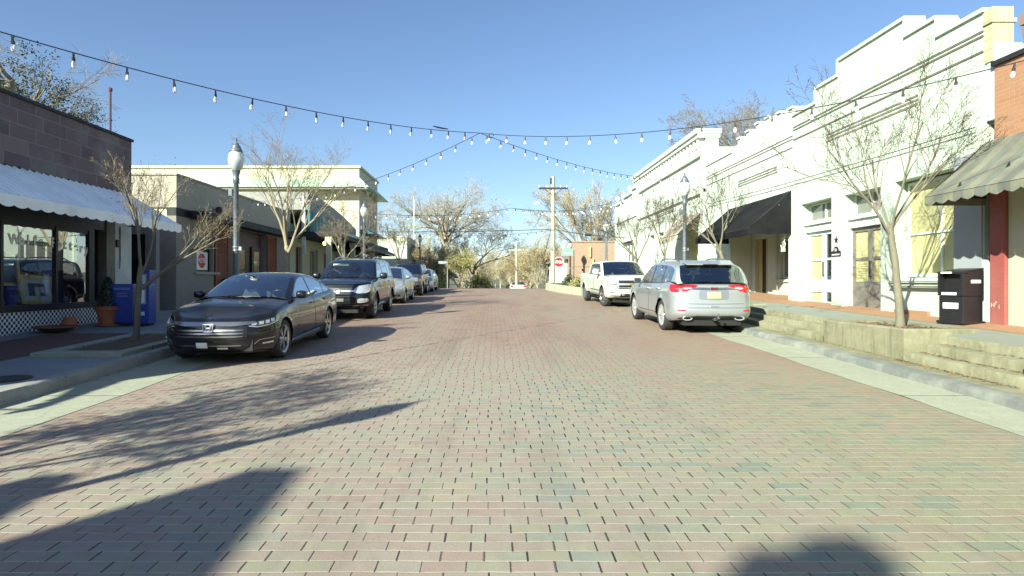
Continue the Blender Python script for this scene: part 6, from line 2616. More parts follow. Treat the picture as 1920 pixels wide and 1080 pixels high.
        for sg in (1, -1):
            for i in range(len(out) - 1):
                xm = (out[i][0] + out[i + 1][0]) / 2
                c = []
                for x, z in (out[i], out[i + 1]):
                    zb_, ztp = self.zt(x) - .012, max(z - drop, self.zt(x) - .01)
                    a = zb_ + .03
                    b = ztp - s.get('rail', .035)
                    if b < a:
                        a = b = (zb_ + ztp) / 2
                    c.append([(x, sg * ys(x, v), v) for v in (zb_, a, b, ztp)])
                win = None
                for k, (a, b) in enumerate(s['windows']):
                    if a < xm < b:
                        win = k
                pil = win is None and any(b < xm < s['windows'][k + 1][0] for k, (a, b) in enumerate(s['windows'][:-1]))
                for r in range(3):
                    q = [c[0][r], c[1][r], c[1][r + 1], c[0][r + 1]]
                    if r == 1 and win is not None:
                        glass_s.setdefault((sg, win), MB()).face(q)
                    elif r == 1 and pil:
                        trim.face(q)
                    else:
                        (trim if r == 0 and s.get('belt_trim') else shell).face(q)
        shell.build("roof", self.pm, self.t, smooth=True, weld=True, angle=.6)
        if trim.f:
            trim.build("window_trim", M['blk_plastic'], self.t, smooth=True, weld=True)
        wind.build("windscreen", s.get('glass_f', M['car_glass']), self.t, smooth=True, weld=True)
        rearg.build("rear_window", s.get('glass_r', M['car_glass_dark']), self.t, smooth=True, weld=True)
        for (sg, k), mb in sorted(glass_s.items()):
            mb.build("side_window", s.get('glass_s', M['car_glass_dark']) if k < len(s['windows']) - 1 or s.get('all_dark') else M['car_glass'], self.t, smooth=True, weld=True)
        if s.get('chrome_line'):
            for sg in (1, -1):
                mb = MB()
                pts = []
                for x, z in out:
                    if s['windows'][0][0] - .02 <= x <= s['windows'][-1][1] + .02:
                        zz = max(z - drop - s.get('rail', .035) + .008, self.zt(x) + .02)
                        pts.append((x, sg * (ys(x, zz) + .006), zz))
                if len(pts) > 2:
                    mb.tube(pts, .009, 4)
                    mb.build("window_brightwork", M['chrome'], self.t, smooth=True)
        self.ys, self.out = ys, out

    def wheels(self):
        s = self.s
        Rw, tw, rr = s['R'], s.get('tw', .225), s['rim_r']
        proto = None
        for ai, x in enumerate(self.axles):
            for sg in (1, -1):
                yc = sg * (self.hw - tw / 2 - s.get('track_in', .015))
                if proto is None:
                    proto = w = bpy.data.objects.new("wheel", None)
                    COL.objects.link(w)
                    w.parent = self.t
                    h = tw / 2
                    mb = MB()
                    mb.lathe([(rr - .02, -h * .8), (rr + .01, -h * .92), (lerp(rr, Rw, .55), -h), (Rw - .03, -h * .93), (Rw - .008, -h * .78), (Rw, -h * .5), (Rw, h * .5), (Rw - .008, h * .78), (Rw - .03, h * .93), (lerp(rr, Rw, .55), h), (rr + .01, h * .92), (rr - .02, h * .8)], axis='y', n=40, cap=False)
                    mb.build("tyre", M['tyre'], w, smooth=True, angle=.8)
                    mb = MB()
                    mb.lathe([(rr - .03, -h * .5), (rr - .028, h * .72), (rr - .012, h * .86), (rr + .012, h * .90), (rr + .014, h * .84)], axis='y', n=40, cap=False)
                    ns = s.get('spokes', 5)
                    for k in range(ns):
                        a0 = 2 * math.pi * k / ns
                        for da in s.get('split', (0,)):
                            def pt(r, off, y):
                                ca, sa = math.cos(a0 + da * (r / rr) ** .8), math.sin(a0 + da * (r / rr) ** .8)
                                return (r * ca - off * sa, y, r * sa + off * ca)
                            w0, w1 = s.get('spoke_w', (.030, .022))
                            yo, yi = h * .80, h * .58
                            mb.hexa([pt(.04, -w0, yi - .05), pt(rr - .02, -w1, yo - .05), pt(rr - .02, w1, yo - .05), pt(.04, w0, yi - .05),
                                     pt(.04, -w0, yi + .02), pt(rr - .02, -w1 * .7, yo), pt(rr - .02, w1 * .7, yo), pt(.04, w0, yi + .02)])
                    mb.lathe([(.0, h * .70), (.035, h * .70), (.055, h * .62), (.075, h * .3)], axis='y', n=18, cap=False)
                    mb.build("rim", s.get('rim_mat', M['rim']), w, smooth=True, angle=.5)
                    mb = MB()
                    mb.lathe([(0, h * .12), (rr * .72, h * .12), (rr * .72, h * .0)], axis='y', n=24, cap=False)
                    mb.lathe([(rr * .72, -h * .1), (rr - .025, -h * .1)], axis='y', n=24, cap=False)
                    mb.build("brake_disc", M['rim_dark'], w)
                else:
                    w = copy_tree(proto, self.t)
                w.location = (x, yc, Rw)
                steer = R(s.get('steer', 0)) if ai == 0 else 0
                w.rotation_euler = (0, 0, steer + (0 if sg > 0 else math.pi))
                if sg > 0:
                    w.rotation_euler = (0, .4 + ai * .5, steer)
                else:
                    w.rotation_euler = (0, .4 + ai * .7, steer + math.pi)

    def interior(self):
        s = self.s
        xd = s['profile'][-1][0]
        zb_ = self.zt(0)
        m = MB()
        m.box(self.axles[1] - .1, s['cut'][0] - .02, -self.hw + .16, self.hw - .16, .30, .42)
        m.build("cabin_floor", M['under'], self.t)
        m = MB()
        zc = self.zt(xd) - .03
        m.hexa([(xd - .75, -self.hw + .17, zc - .35), (xd + .02, -self.hw + .17, zc - .3), (xd + .02, self.hw - .17, zc - .3), (xd - .75, self.hw - .17, zc - .35),
                (xd - .62, -self.hw + .18, zc - .02), (xd + .02, -self.hw + .18, zc), (xd + .02, self.hw - .18, zc), (xd - .62, self.hw - .18, zc - .02)])
        m.build("dashboard", M['blk_plastic'], self.t, bevel=.03)
        m = MB()
        c = Vector((xd - .80, .38, zc + .02))
        ax = Vector((-.85, 0, .5)).normalized()
        e1 = Vector((0, 1, 0))
        e2 = ax.cross(e1)
        m.tube([c + e1 * .18 * math.cos(a) + e2 * .18 * math.sin(a) for a in frange(0, 2 * math.pi, 22)], .016, 6, cap=False)
        m.bar(c - e1 * .17, c + e1 * .17, .03)
        m.bar(c, c - e2 * -.17, .03)
        m.build("steering_wheel", M['grey_and_shade'] if s.get('pale_wheel') is None else M['satin'], self.t, smooth=True)
        sh = s['H'] - .35
        for x0 in s.get('seats', (xd - 1.45, xd - 2.25)):
            for sg in (1, -1):
                m = MB()
                y0, y1 = sg * .13, sg * (.13 + .50)
                y0, y1 = min(y0, y1), max(y0, y1)
                m.box(x0, x0 + .5, y0, y1, .42, .62)
                m.hexa([(x0 - .02, y0, .6), (x0 + .12, y0, .6), (x0 + .12, y1, .6), (x0 - .02, y1, .6), (x0 - .20, y0 + .05, sh), (x0 - .08, y0 + .05, sh), (x0 - .08, y1 - .05, sh), (x0 - .20, y1 - .05, sh)])
                m.box(x0 - .24, x0 - .13, y0 + .13, y1 - .13, sh + .03, sh + .21)
                m.build("seat", s.get('seat_mat', M['seat']), self.t, bevel=.035)

    def patch(self, name, mat, pts, off=.006, side=0, rear=False, nz=4, parent=None, step=.035, build=True, smooth=True):
        """pts: (s, zlo, zhi) along the outline; side 0 mirrors about the centre"""
        if side == 0 and pts[0][0] >= 0:
            pts = [(-a, b, c) for a, b, c in reversed(pts) if a > 1e-6] + list(pts)
        sgn = side if side else 1
        S = []
        for (a, b) in zip(pts, pts[1:]):
            m = max(1, int(abs(b[0] - a[0]) / step))
            for k in range(m):
                S.append(tuple(lerp(a[j], b[j], k / m) for j in range(3)))
        S.append(pts[-1])
        mb = MB()
        rows = []
        for sv, z0, z1 in S:
            rows.append([self.at(sv * sgn if sv != 0 else sgn * 1e-6, lerp(z0, z1, k / nz), off, rear) for k in range(nz + 1)])
        inner = [[self.at(sv * sgn if sv != 0 else sgn * 1e-6, lerp(z0, z1, k / nz), -.02, rear) for k in (0, nz)] for sv, z0, z1 in S]
        mb.grid(rows)
        mb.grid([[r[0], q[0]] for r, q in zip(rows, inner)])
        mb.grid([[r[-1], q[1]] for r, q in zip(rows, inner)])
        for e in (0, -1):
            mb.face([rows[e][0], rows[e][-1], inner[e][1], inner[e][0]])
        return mb.build(name, mat, parent or self.t, smooth=smooth, weld=True, angle=.5)

    def both(self, name, mat, pts, **k):
        return [self.patch(name, mat, pts, side=sg, **k) for sg in (1, -1)]

    def mirror(self, x, z, out=.17, mat=None, size=(.10, .11, .075)):
        for sg in (1, -1):
            y = self.ring_y(x, self.zt(x)) - .03
            m = MB()
            a, b, c = size
            cx, cy, cz = x - .02, sg * (y + out), z
            rows = []
            for i in range(9):
                f = -1 + 2 * i / 8
                r = (1 - abs(f) ** 3.2) ** .5 if abs(f) < 1 else 0
                ring = []
                for k in range(14):
                    th = 2 * math.pi * k / 14
                    cc, ss = math.cos(th), math.sin(th)
                    ring.append((cx + a * r * (abs(cc) ** .8) * (1 if cc > 0 else -.55), cy + sg * b * f, cz + c * r * (abs(ss) ** .8) * (1 if ss > 0 else -1)))
                rows.append(ring)
            m.grid(rows, close=True)
            m.bar((x + .03, sg * (y - .02), z - .07), (x, sg * (y + out), z - .03), .05, .03)
            o = m.build("wing_mirror", mat or self.pm, self.t, smooth=True, weld=True)
            g = MB()
            g.box(cx - a * .56 - .003, cx - a * .56 + .004, cy - b * .8, cy + b * .8, cz - c * .75, cz + c * .75)
            g.build("mirror_glass", M['dark_pane'], o)

    def rails(self, x0, x1, h=.055, mat=None, yk=.82):
        for sg in (1, -1):
            m = MB()
            def pz(x):
                return smooth_interp(self.out, x)
            pts = []
            for i in range(13):
                f = i / 12
                x = lerp(x0, x1, f)
                e = sstep(min(f, 1 - f) / .12)
                z = pz(x) - self.s.get('roof_round', .06) * yk ** 9 + .008 + h * e
                pts.append((x, sg * self.ys(x, pz(x)) * yk, z))
            m.tube(pts, .02, 6)
            m.build("roof_rail", mat or M['satin'], self.t, smooth=True)

INS_SEDAN = [(0, .055), (.10, .022), (.30, .006), (.48, 0), (.62, .004), (.70, .014), (.74, .010), (.86, .030), (.95, .055), (1, .085)]
INS_SUV = [(0, .05), (.08, .02), (.25, .0), (.45, .004), (.60, 0), (.74, .006), (.80, .018), (.90, .034), (.96, .05), (1, .075)]
G_L = "cars parked along the left kerb"
G_R = "vehicles parked along the right kerb"

# ---- charcoal sedan, nearest on the left
SED = dict(L=4.88, W=1.86, H=1.45, wb=2.83, fo=.95, R=.335, Ra=.375, rim_r=.245, tw=.235, flare=.010,
           zt=[(-2.44, 1.00), (-2.0, 1.04), (-1.2, 1.0), (0, .97), (.95, .975), (1.4, .925), (2.0, .825), (2.44, .745)],
           zb=[(-2.44, .30), (-2.0, .22), (-1.5, .20), (1.2, .19), (2.0, .18), (2.44, .20)],
           inset=INS_SEDAN, leanf=[(.18, .10), (.30, .02), (.50, 0), (.62, .02), (.70, .06), (.78, .13), (.9, .25)], leanr=[(.3, .06), (.5, 0), (.8, .02), (1.05, .12)],
           rf=(.62, .58), nf=2.35, bowf=.16, doors=((.78, -.30), (-.315, -1.28)), cut=(.88, -1.85), crown_f=.055, crown_r=.03, hood_ridge=.016,
           profile=[(-2.02, 1.055), (-1.55, 1.24), (-1.0, 1.405), (-.35, 1.452), (.05, 1.43), (.30, 1.36), (.98, 1.025)],
           xB=.16, xC=-1.02, tumble=.44, uw=.88, ur=.86, bow_w=.16, bow_r=.10, windows=((-1.62, -1.26), (-1.21, -.36), (-.28, .66)),
           chrome_line=True, belt_trim=True, spokes=5, split=(-.16, .16), spoke_w=(.02, .016), pale_wheel=True, seat_mat=M['seat_pale'], handle_drop=.11,
           glass_s=M['car_glass'])
c = Car("parked_car", "charcoal grey sedan with split-spoke wheels, the nearest parked car on the left", "car", SED, (-4.53, 12.22, zr(12.22)), -90, M['p_charcoal'], G_L)
gr = c.patch("grille", M['blk_plastic'], [(0, .40, .645), (.45, .41, .64), (.60, .46, .62)], .004)
for z in (.455, .505, .555):
    c.patch("slat", M['satin'], [(0, z, z + .022), (.42, z + .002, z + .022), (.54, z + .012, z + .022)], .012, parent=gr, nz=2)
c.patch("chrome_wing", M['satin'], [(0, .635, .70), (.40, .635, .70), (.62, .655, .70), (.72, .675, .70)], .016)
c.both("headlight", M['lens_dark'], [(.60, .63, .668), (.75, .61, .695), (.95, .635, .73), (1.18, .69, .765), (1.30, .735, .775)], off=.008)
for sg, hl_ in zip((1, -1), [k for k in kids(c.t) if k.name.startswith("headlight")]):
    for (s0, s1, z0, z1) in ((.66, .74, .635, .668), (.78, .86, .642, .69), (.90, .97, .655, .705), (1.01, 1.08, .68, .728)):
        c.patch("lamp_cell", M['lens'], [(s0, z0, z1), (s1, z0 + .008, z1 + .008)], .013, side=sg, parent=hl_, nz=2)
    c.patch("light_bar", M['chrome'], [(.62, .622, .634), (.76, .604, .616), (.95, .626, .637), (1.2, .686, .695)], .013, side=sg, parent=hl_, nz=1)
c.patch("lower_intake", M['blk_plastic'], [(0, .235, .37), (.50, .24, .37), (.62, .27, .33)], .004)
c.patch("intake_bar", M['satin'], [(0, .315, .328), (.50, .315, .328)], .014, nz=1)
c.patch("plate_bracket", M['white_sign'], [(-.19, .285, .375), (-.02, .285, .375)], .03, side=1)
c.patch("front_lettering", M['white_sign'], [(.13, .262, .292), (.29, .262, .292)], .012, side=1, nz=1)
for f in c.both("fog_lamp", M['blk_plastic'], [(.70, .285, .34), (.80, .28, .40), (1.08, .29, .42), (1.16, .33, .42)], off=.008):
    sg = 1 if f.data.vertices[0].co.y > 0 else -1
    c.patch("fog_lens", M['lens'], [(.84, .325, .35), (1.05, .335, .365)], .014, side=sg, parent=f, nz=1)
    c.patch("fog_trim", M['satin'], [(.70, .33, .342), (.80, .398, .408), (1.08, .418, .428)], .016, side=sg, parent=f, nz=1)
c.patch("lip", M['blk_plastic'], [(0, .185, .215), (.6, .185, .215), (1.05, .19, .215)], .012, nz=1)
# H-shaped chrome emblem in a rounded frame
mb = MB()
bx = c.at(0.0001, .62, .03)[0]
def eb(y0, y1, z0, z1, sk0=0, sk1=0):
    mb.hexa([(bx - .02, y0, z0), (bx + .006, y0, z0), (bx + .006, y1, z0), (bx - .02, y1, z0), (bx - .025, y0 + sk0, z1), (bx, y0 + sk0, z1), (bx, y1 + sk1, z1), (bx - .025, y1 + sk1, z1)])
Z0, Z1 = .545, .675
eb(-.075, .075, Z0, Z0 + .014)
eb(-.085, .085, Z1 - .012, Z1)
eb(-.075, -.060, Z0, Z1, -.012, -.012)
eb(.060, .075, Z0, Z1, .012, .012)
eb(-.040, -.018, Z0 + .014, Z1 - .012, -.018, -.012)
eb(.018, .040, Z0 + .014, Z1 - .012, .012, .018)
eb(-.03, .03, Z0 + .05, Z0 + .075)
mb.build("emblem", M['chrome'], c.t)
c.both("tail_lamp", M['tail'], [(.45, .86, .95), (.8, .82, .97), (1.05, .84, .95)], rear=True)
c.both("side_sill", M['satin'], [(1.9, .235, .262), (2.9, .235, .275), (3.7, .235, .30)], off=.012, nz=1)
c.mirror(.70, 1.06, .14, M['p_charcoal'])
mb = MB()
mb.hexa([(.86, -.30, 1.0), (.52, -.30, 1.0), (.52, .10, 1.0), (.86, .10, 1.0), (.84, -.24, 1.02), (.56, -.24, 1.02), (.56, .04, 1.02), (.84, .04, 1.02)])
mb.face([(.70, -.16, 1.02), (.55, .0, 1.02), (.62, -.12, 1.17)])
mb.build("papers", M['white_sign'], c.t)

# ---- navy SUV
SUV4 = dict(L=4.82, W=1.925, H=1.78, wb=2.79, fo=.90, R=.385, Ra=.44, rim_r=.235, tw=.255, flare=.035,
            zt=[(-2.41, 1.15), (-1.5, 1.18), (0, 1.17), (1.0, 1.16), (1.5, 1.14), (2.1, 1.09), (2.41, 1.04)],
            zb=[(-2.41, .42), (-1.9, .36), (1.3, .36), (2.0, .34), (2.41, .34)],
            inset=INS_SUV, leanf=[(.34, .16), (.46, .03), (.6, 0), (.8, .03), (1.0, .07), (1.1, .12)], leanr=[(.4, .06), (.6, 0), (1.2, .05)],
            rf=(.42, .46), nf=2.7, bowf=.08, rr=(.25, .30), doors=((.88, -.15), (-.165, -1.1)), cut=(.95, -2.25), crown_f=.05, crown_r=.02, hood_ridge=.012,
            profile=[(-2.36, 1.17), (-2.27, 1.55), (-2.12, 1.72), (-1.4, 1.765), (-.2, 1.775), (.28, 1.73), (.50, 1.62), (1.02, 1.20)],
            xB=.38, xC=-2.13, tumble=.27, uw=.90, ur=.84, bow_w=.10, bow_r=.04, windows=((-2.0, -1.22), (-1.14, -.20), (-.11, .74)), rail=.05,
            belt_trim=True, spokes=6, split=(0,), spoke_w=(.035, .03), handle_drop=.14, all_dark=True)
c = Car("parked_car", "navy black SUV with roof rails and silver-trimmed grille, second in the left row", "suv", SUV4, (-4.45, 19.95, zr(19.95)), -90, M['p_navy'], G_L)
gr = c.patch("grille", M['blk_plastic'], [(0, .66, 1.0), (.46, .68, .99), (.54, .78, .95)], .004)
for z in (.70, .945):
    c.patch("slat", M['p_navy'], [(0, z, z + .04), (.47, z + .005, z + .04)], .012, parent=gr, nz=2)
c.patch("chrome_bar", M['chrome'], [(0, .815, .875), (.40, .82, .87), (.52, .83, .86)], .022, nz=3)
mb = MB()
bx = c.at(.0001, .85, .035)[0]
for ry_, rz_ in ((.10, .068), (.045, .06), (.085, .028)):
    mb.tube([(bx, ry_ * math.cos(a), .85 + (.02 if rz_ < .03 else 0) + rz_ * math.sin(a)) for a in frange(0, 6.2832, 22)], .010, 5, cap=False)
mb.build("emblem", M['chrome'], c.t, smooth=True)
c.both("headlight", M['lens'], [(.50, .80, .90), (.60, .775, .985), (.80, .78, 1.015), (.95, .82, 1.03), (1.06, .87, 1.03)], off=.014)
c.both("turn_lamp", M['amber'], [(.98, .84, .96), (1.06, .88, .96)], off=.018)
c.patch("lower_intake", M['blk_plastic'], [(0, .46, .62), (.52, .48, .62)], .004)
c.both("fog_lamp", M['lens'], [(.58, .51, .60), (.66, .50, .63), (.86, .52, .63), (.92, .56, .61)], off=.012)
c.patch("bumper_strip", M['satin'], [(0, .405, .435), (.6, .41, .435), (.9, .43, .45)], .018, nz=2)
c.patch("plate_bracket", M['grey_and_shade'], [(-.20, .54, .63), (.20, .54, .63)], .02, side=1)
c.both("running_board", M['satin'], [(1.7, .345, .385), (3.3, .345, .385)], off=.06, nz=1)
c.both("tail_lamp", M['tail'], [(.62, .88, 1.12), (.95, .9, 1.12)], rear=True)
c.mirror(.72, 1.25, .19, M['blk_plastic'], (.11, .13, .10))
c.rails(-1.9, .2, .06)
mb = MB()
mb.hexa([(.60, -.56, 1.56), (.60, -.06, 1.56), (.60, -.06, 1.56), (.60, -.56, 1.56), (.56, -.56, 1.62), (.56, -.06, 1.62), (.55, -.06, 1.62), (.55, -.56, 1.62)])
mb.build("windscreen_sticker", simple("pale_green_sticker", (.45, .55, .40), .5), c.t)

# ---- small silver car
SM = dict(SED)
SM.update(L=4.30, W=1.70, H=1.47, wb=2.55, fo=.83, R=.31, Ra=.345, rim_r=.20, tw=.20,
          zt=[(-2.15, 1.03), (-1.6, 1.05), (-.6, 1.0), (.5, .98), (1.05, .99), (1.5, .93), (2.15, .78)],
          zb=[(-2.15, .30), (-1.6, .22), (1.2, .21), (2.15, .22)], doors=((.82, -.16), (-.175, -.98)), cut=(.98, -1.6),
          profile=[(-1.78, 1.05), (-1.3, 1.27), (-.85, 1.42), (-.2, 1.47), (.2, 1.44), (.45, 1.36), (1.16, 1.03)], xB=.26, xC=-.88, windows=((-1.42, -1.0), (-.94, -.2), (-.13, .86)),
          bowf=.20, chrome_line=False, spokes=7, split=(0,), spoke_w=(.024, .02), pale_wheel=None, seat_mat=M['seat'], glass_s=M['car_glass_dark'], all_dark=True)
c = Car("parked_car", "small grey-silver sedan between the navy SUV and the dark SUV in the left row", "car", SM, (-4.38, 26.4, zr(26.4)), -90, M['p_silver'], G_L)
c.both("headlight", M['lens'], [(.50, .60, .66), (.62, .58, .74), (.85, .60, .84), (1.05, .70, .87), (1.15, .80, .87)], off=.012)
c.patch("grille", M['blk_plastic'], [(0, .60, .66), (.32, .61, .66), (.40, .63, .66)], .006)
c.patch("lower_intake", M['blk_plastic'], [(0, .26, .42), (.45, .28, .42), (.62, .30, .37)], .006)
c.patch("badge", M['chrome'], [(0, .635, .69), (.05, .64, .685)], .016)
c.both("fog_lamp", M['lens_dark'], [(.66, .30, .38), (.80, .30, .38)], off=.01)
c.both("tail_lamp", M['tail'], [(.5, .80, .98), (.85, .8, .98)], rear=True)
c.mirror(.86, 1.06, .14, M['p_silver'])

# ---- dark SUV with roof basket
SJ = dict(SUV4)
SJ.update(scale=.92, L=4.5, W=1.86, fo=.78, wb=2.70, glass_f=M['car_glass_dark'], xB=.42,
          profile=[(-2.22, 1.17), (-2.15, 1.55), (-2.0, 1.70), (-1.4, 1.74), (-.2, 1.75), (.40, 1.72), (.56, 1.64), (.95, 1.20)], windows=((-1.9, -1.22), (-1.14, -.20), (-.11, .70)), cut=(.9, -2.1))
SJ['zt'] = [(-2.25, 1.15), (-1.5, 1.18), (0, 1.17), (1.0, 1.16), (1.5, 1.15), (2.0, 1.12), (2.25, 1.07)]
SJ['zb'] = [(-2.25, .44), (-1.9, .40), (1.3, .40), (2.25, .40)]
c = Car("parked_car", "dark grey boxy SUV with a black roof basket, fourth in the left row", "suv", SJ, (-4.36, 32.4, zr(32.4)), -90, M['p_grey'], G_L)
c.patch("grille", M['blk_plastic'], [(0, .78, 1.0), (.45, .78, 1.0)], .006)
c.both("headlight", M['lens'], [(.52, .80, .99), (.66, .80, 1.0), (.76, .84, .98)], off=.014)
c.both("turn_lamp", M['amber'], [(.80, .80, .93), (.98, .80, .93)], off=.012)
c.both("fog_lamp", M['lens'], [(.56, .52, .62), (.70, .52, .62)], off=.012)
c.patch("bumper_strip", M['blk_plastic'], [(0, .44, .62), (.5, .46, .62), (.9, .48, .6)], .02)
c.mirror(.72, 1.25, .17, M['blk_plastic'], (.11, .13, .10))
mb = MB()
mb.box(-1.7, .15, -.62, .62, 1.80, 1.84)
for x in (-1.7, -1.2, -.7, -.2, .13):
    mb.bar((x, -.62, 1.76), (x, -.62, 1.94), .03)
    mb.bar((x, .62, 1.76), (x, .62, 1.94), .03)
mb.box(-1.7, .15, -.64, -.60, 1.90, 1.95)
mb.box(-1.7, .15, .60, .64, 1.90, 1.95)
mb.box(.10, .16, -.64, .64, 1.84, 1.97)
mb.build("roof_basket", M['blk_plastic'], c.t)

# ---- white-silver sedan at the end of the row
SW = dict(SM)
SW.update(scale=.88, L=4.6, W=1.78, wb=2.70, fo=.90)
SW['zt'] = [(-2.3, 1.0), (-1.6, 1.03), (-.6, .98), (.5, .96), (1.05, .97), (1.5, .92), (2.3, .76)]
SW['zb'] = [(-2.3, .30), (-1.6, .22), (1.2, .21), (2.3, .22)]
c = Car("parked_car", "pale silver sedan at the far end of the left row", "car", SW, (-4.15, 36.6, zr(36.6)), -90, M['p_skyblue'], G_L)
c.both("headlight", M['lens'], [(.55, .62, .68), (.75, .60, .74), (1.0, .66, .80), (1.12, .74, .80)], off=.012)
c.patch("grille", M['blk_plastic'], [(0, .58, .66), (.4, .59, .66)], .006)
c.patch("lower_intake", M['blk_plastic'], [(0, .26, .40), (.6, .28, .38)], .006)
c.mirror(.86, 1.04, .14, M['p_skyblue'])

# ---- silver SUV seen from behind on the right
SA = dict(L=4.92, W=1.93, H=1.70, wb=2.857, fo=.98, R=.375, Ra=.42, rim_r=.265, tw=.255, flare=.016,
          zt=[(-2.46, 1.165), (-2.0, 1.19), (-1.0, 1.14), (0, 1.11), (.95, 1.08), (1.5, 1.05), (2.1, .98), (2.46, .90)],
          zb=[(-2.46, .33), (-1.95, .28), (-1.5, .26), (1.3, .26), (2.0, .26), (2.46, .28)],
          inset=[(0, .09), (.06, .045), (.16, .012), (.30, 0), (.42, .012), (.50, .008), (.64, .004), (.78, .014), (.88, .03), (.95, .05), (1, .075)],
          leanf=[(.28, .1), (.4, .02), (.6, 0), (.8, .05), (1.0, .15)], leanr=[(.3, .10), (.42, .02), (.55, 0), (.66, .025), (.80, .07), (1.0, .085), (1.2, .13)],
          rf=(.5, .5), rr=(.42, .40), nr=2.6, bowr=.07, doors=((.85, -.22), (-.235, -1.18)), cut=(.95, -2.18), crown_f=.05, crown_r=.012,
          profile=[(-2.30, 1.185), (-2.20, 1.30), (-2.06, 1.52), (-1.90, 1.635), (-1.3, 1.69), (-.4, 1.70), (.15, 1.655), (.40, 1.56), (1.05, 1.13)],
          xB=.27, xC=-1.93, tumble=.29, uw=.88, ur=.89, bow_w=.12, bow_r=.06, windows=((-1.95, -1.22), (-1.15, -.27), (-.18, .78)), rail=.04, taper_r=.02,
          chrome_line=True, belt_trim=True, spokes=6, split=(-.12, .12), spoke_w=(.02, .018), handle_drop=.12, handle_mat=M['chrome'], all_dark=True, rim_mat=M['chrome'])
c = Car("parked_suv", "silver SUV seen from behind with red tail lamps and a tow ball, on the right", "suv", SA, (5.10, 16.5, zr(16.5)), 90, M['p_silver'], G_R)
for tl in c.both("tail_lamp", M['tail'], [(.36, 1.115, 1.135), (.45, 1.075, 1.14), (.62, 1.0, 1.145), (.80, .965, 1.15), (1.02, .98, 1.15), (1.12, 1.05, 1.15)], rear=True, off=.014):
    sg = 1 if sum(v.co.y for v in tl.data.vertices) > 0 else -1
    c.patch("reversing_lens", M['lens'], [(.50, 1.06, 1.085), (.64, 1.035, 1.09), (.70, 1.04, 1.075)], .019, side=sg, rear=True, parent=tl, nz=1)
    c.patch("lens_ridge", M['red_sign'], [(.66, 1.03, 1.05), (1.0, 1.04, 1.07)], .019, side=sg, rear=True, parent=tl, nz=1)
c.patch("chrome_strip", M['satin'], [(0, 1.035, 1.075), (.34, 1.04, 1.085), (.50, 1.045, 1.07)], .022, rear=True, nz=2)
p = c.at(.0001, 1.055, .034, True)
o = text_obj("tailgate_letters", "GMC", .075, simple("letter_red", (.16, .02, .02), .3), c.t, .004, matrix=face_matrix((p[0] - .002, 0, 1.056), (0, -1, 0), (0, 0, 1)), bold=.004)
c.patch("plate_recess", M['p_silver_dark'], [(0, .80, 1.02), (.30, .81, 1.02), (.34, .84, 1.0)], .006, rear=True, nz=2)
pl = c.patch("number_plate", M['plate_yellow'], [(0, .835, .98), (.155, .835, .98)], .018, rear=True, nz=1)
c.patch("plate_characters", M['plate_ink'], [(-.12, .88, .935), (-.03, .88, .935)], .022, side=1, rear=True, parent=pl, nz=1)
c.patch("plate_characters", M['plate_ink'], [(.03, .88, .935), (.12, .88, .935)], .022, side=1, rear=True, parent=pl, nz=1)
c.patch("bumper_step", M['p_silver_dark'], [(0, .615, .632), (.6, .615, .632), (.86, .62, .63)], .010, rear=True, nz=1)
c.patch("tailgate_seam", M['blk_plastic'], [(0, .70, .708), (.70, .705, .713)], .004, rear=True, nz=1)
c.patch("lower_valance", M['blk_plastic'], [(0, .335, .42), (.40, .335, .43), (.62, .34, .40), (.85, .35, .37)], .008, rear=True, nz=2)
c.patch("tailgate_latch", M['p_silver_dark'], [(-.10, .635, .665), (.10, .635, .665)], .012, side=1, rear=True, nz=1)
c.both("reflector", M['tail'], [(.66, .545, .575), (.84, .548, .575)], rear=True, off=.010, nz=1)
for sg in (1, -1):
    m = MB()
    x = c.at(.62, .36, 0.02, True)[0]
    pts = [(x - .02, sg * (.60 + .105 * math.cos(a)), .375 + .042 * math.sin(a)) for a in frange(0, 6.2832, 20)]
    m.tube(pts, .013, 6, cap=False)
    m.prism([(x + .03, q[1], q[2]) for q in pts[:-1]], (.01, 0, 0))
    m.build("exhaust_tip", M['chrome'], c.t, smooth=True)
m = MB()
x = -c.hl
m.bar((x + .3, 0, .36), (x - .02, 0, .36), .06)
m.bar((x - .02, 0, .345), (x - .22, 0, .40), .05, .02)
m.lathe([(.02, 0), (.02, .05), (.012, .055), (.026, .08), (.026, .10), (.0, .115)], (x - .19, 0, .40), 'z', 12)
m.build("tow_ball", M['satin'], c.t)
m = MB()
m.tube([(-2.25, .0, 1.20), (-2.215, -.10, 1.245), (-2.19, -.42, 1.285)], [.022, .016, .010], 6)
m.box(-2.30, -2.24, -.07, .07, 1.185, 1.205)
m.build("rear_wiper", M['blk_plastic'], c.t)
m = MB()
m.hexa([(-2.10, -.55, 1.60), (-1.75, -.6, 1.685), (-1.75, .6, 1.685), (-2.10, .55, 1.60), (-2.10, -.55, 1.625), (-1.75, -.6, 1.715), (-1.75, .6, 1.715), (-2.10, .55, 1.625)])
m.build("spoiler", M['p_silver'], c.t, bevel=.008)
m = MB()
m.box(-2.112, -2.098, -.17, .17, 1.603, 1.622)
m.build("recess_shade", M['blk_plastic'], c.t)  # black strip drawn for the dark recess at the window top
c.mirror(.78, 1.17, .17, M['p_silver'])
c.rails(-1.75, .0, .055)

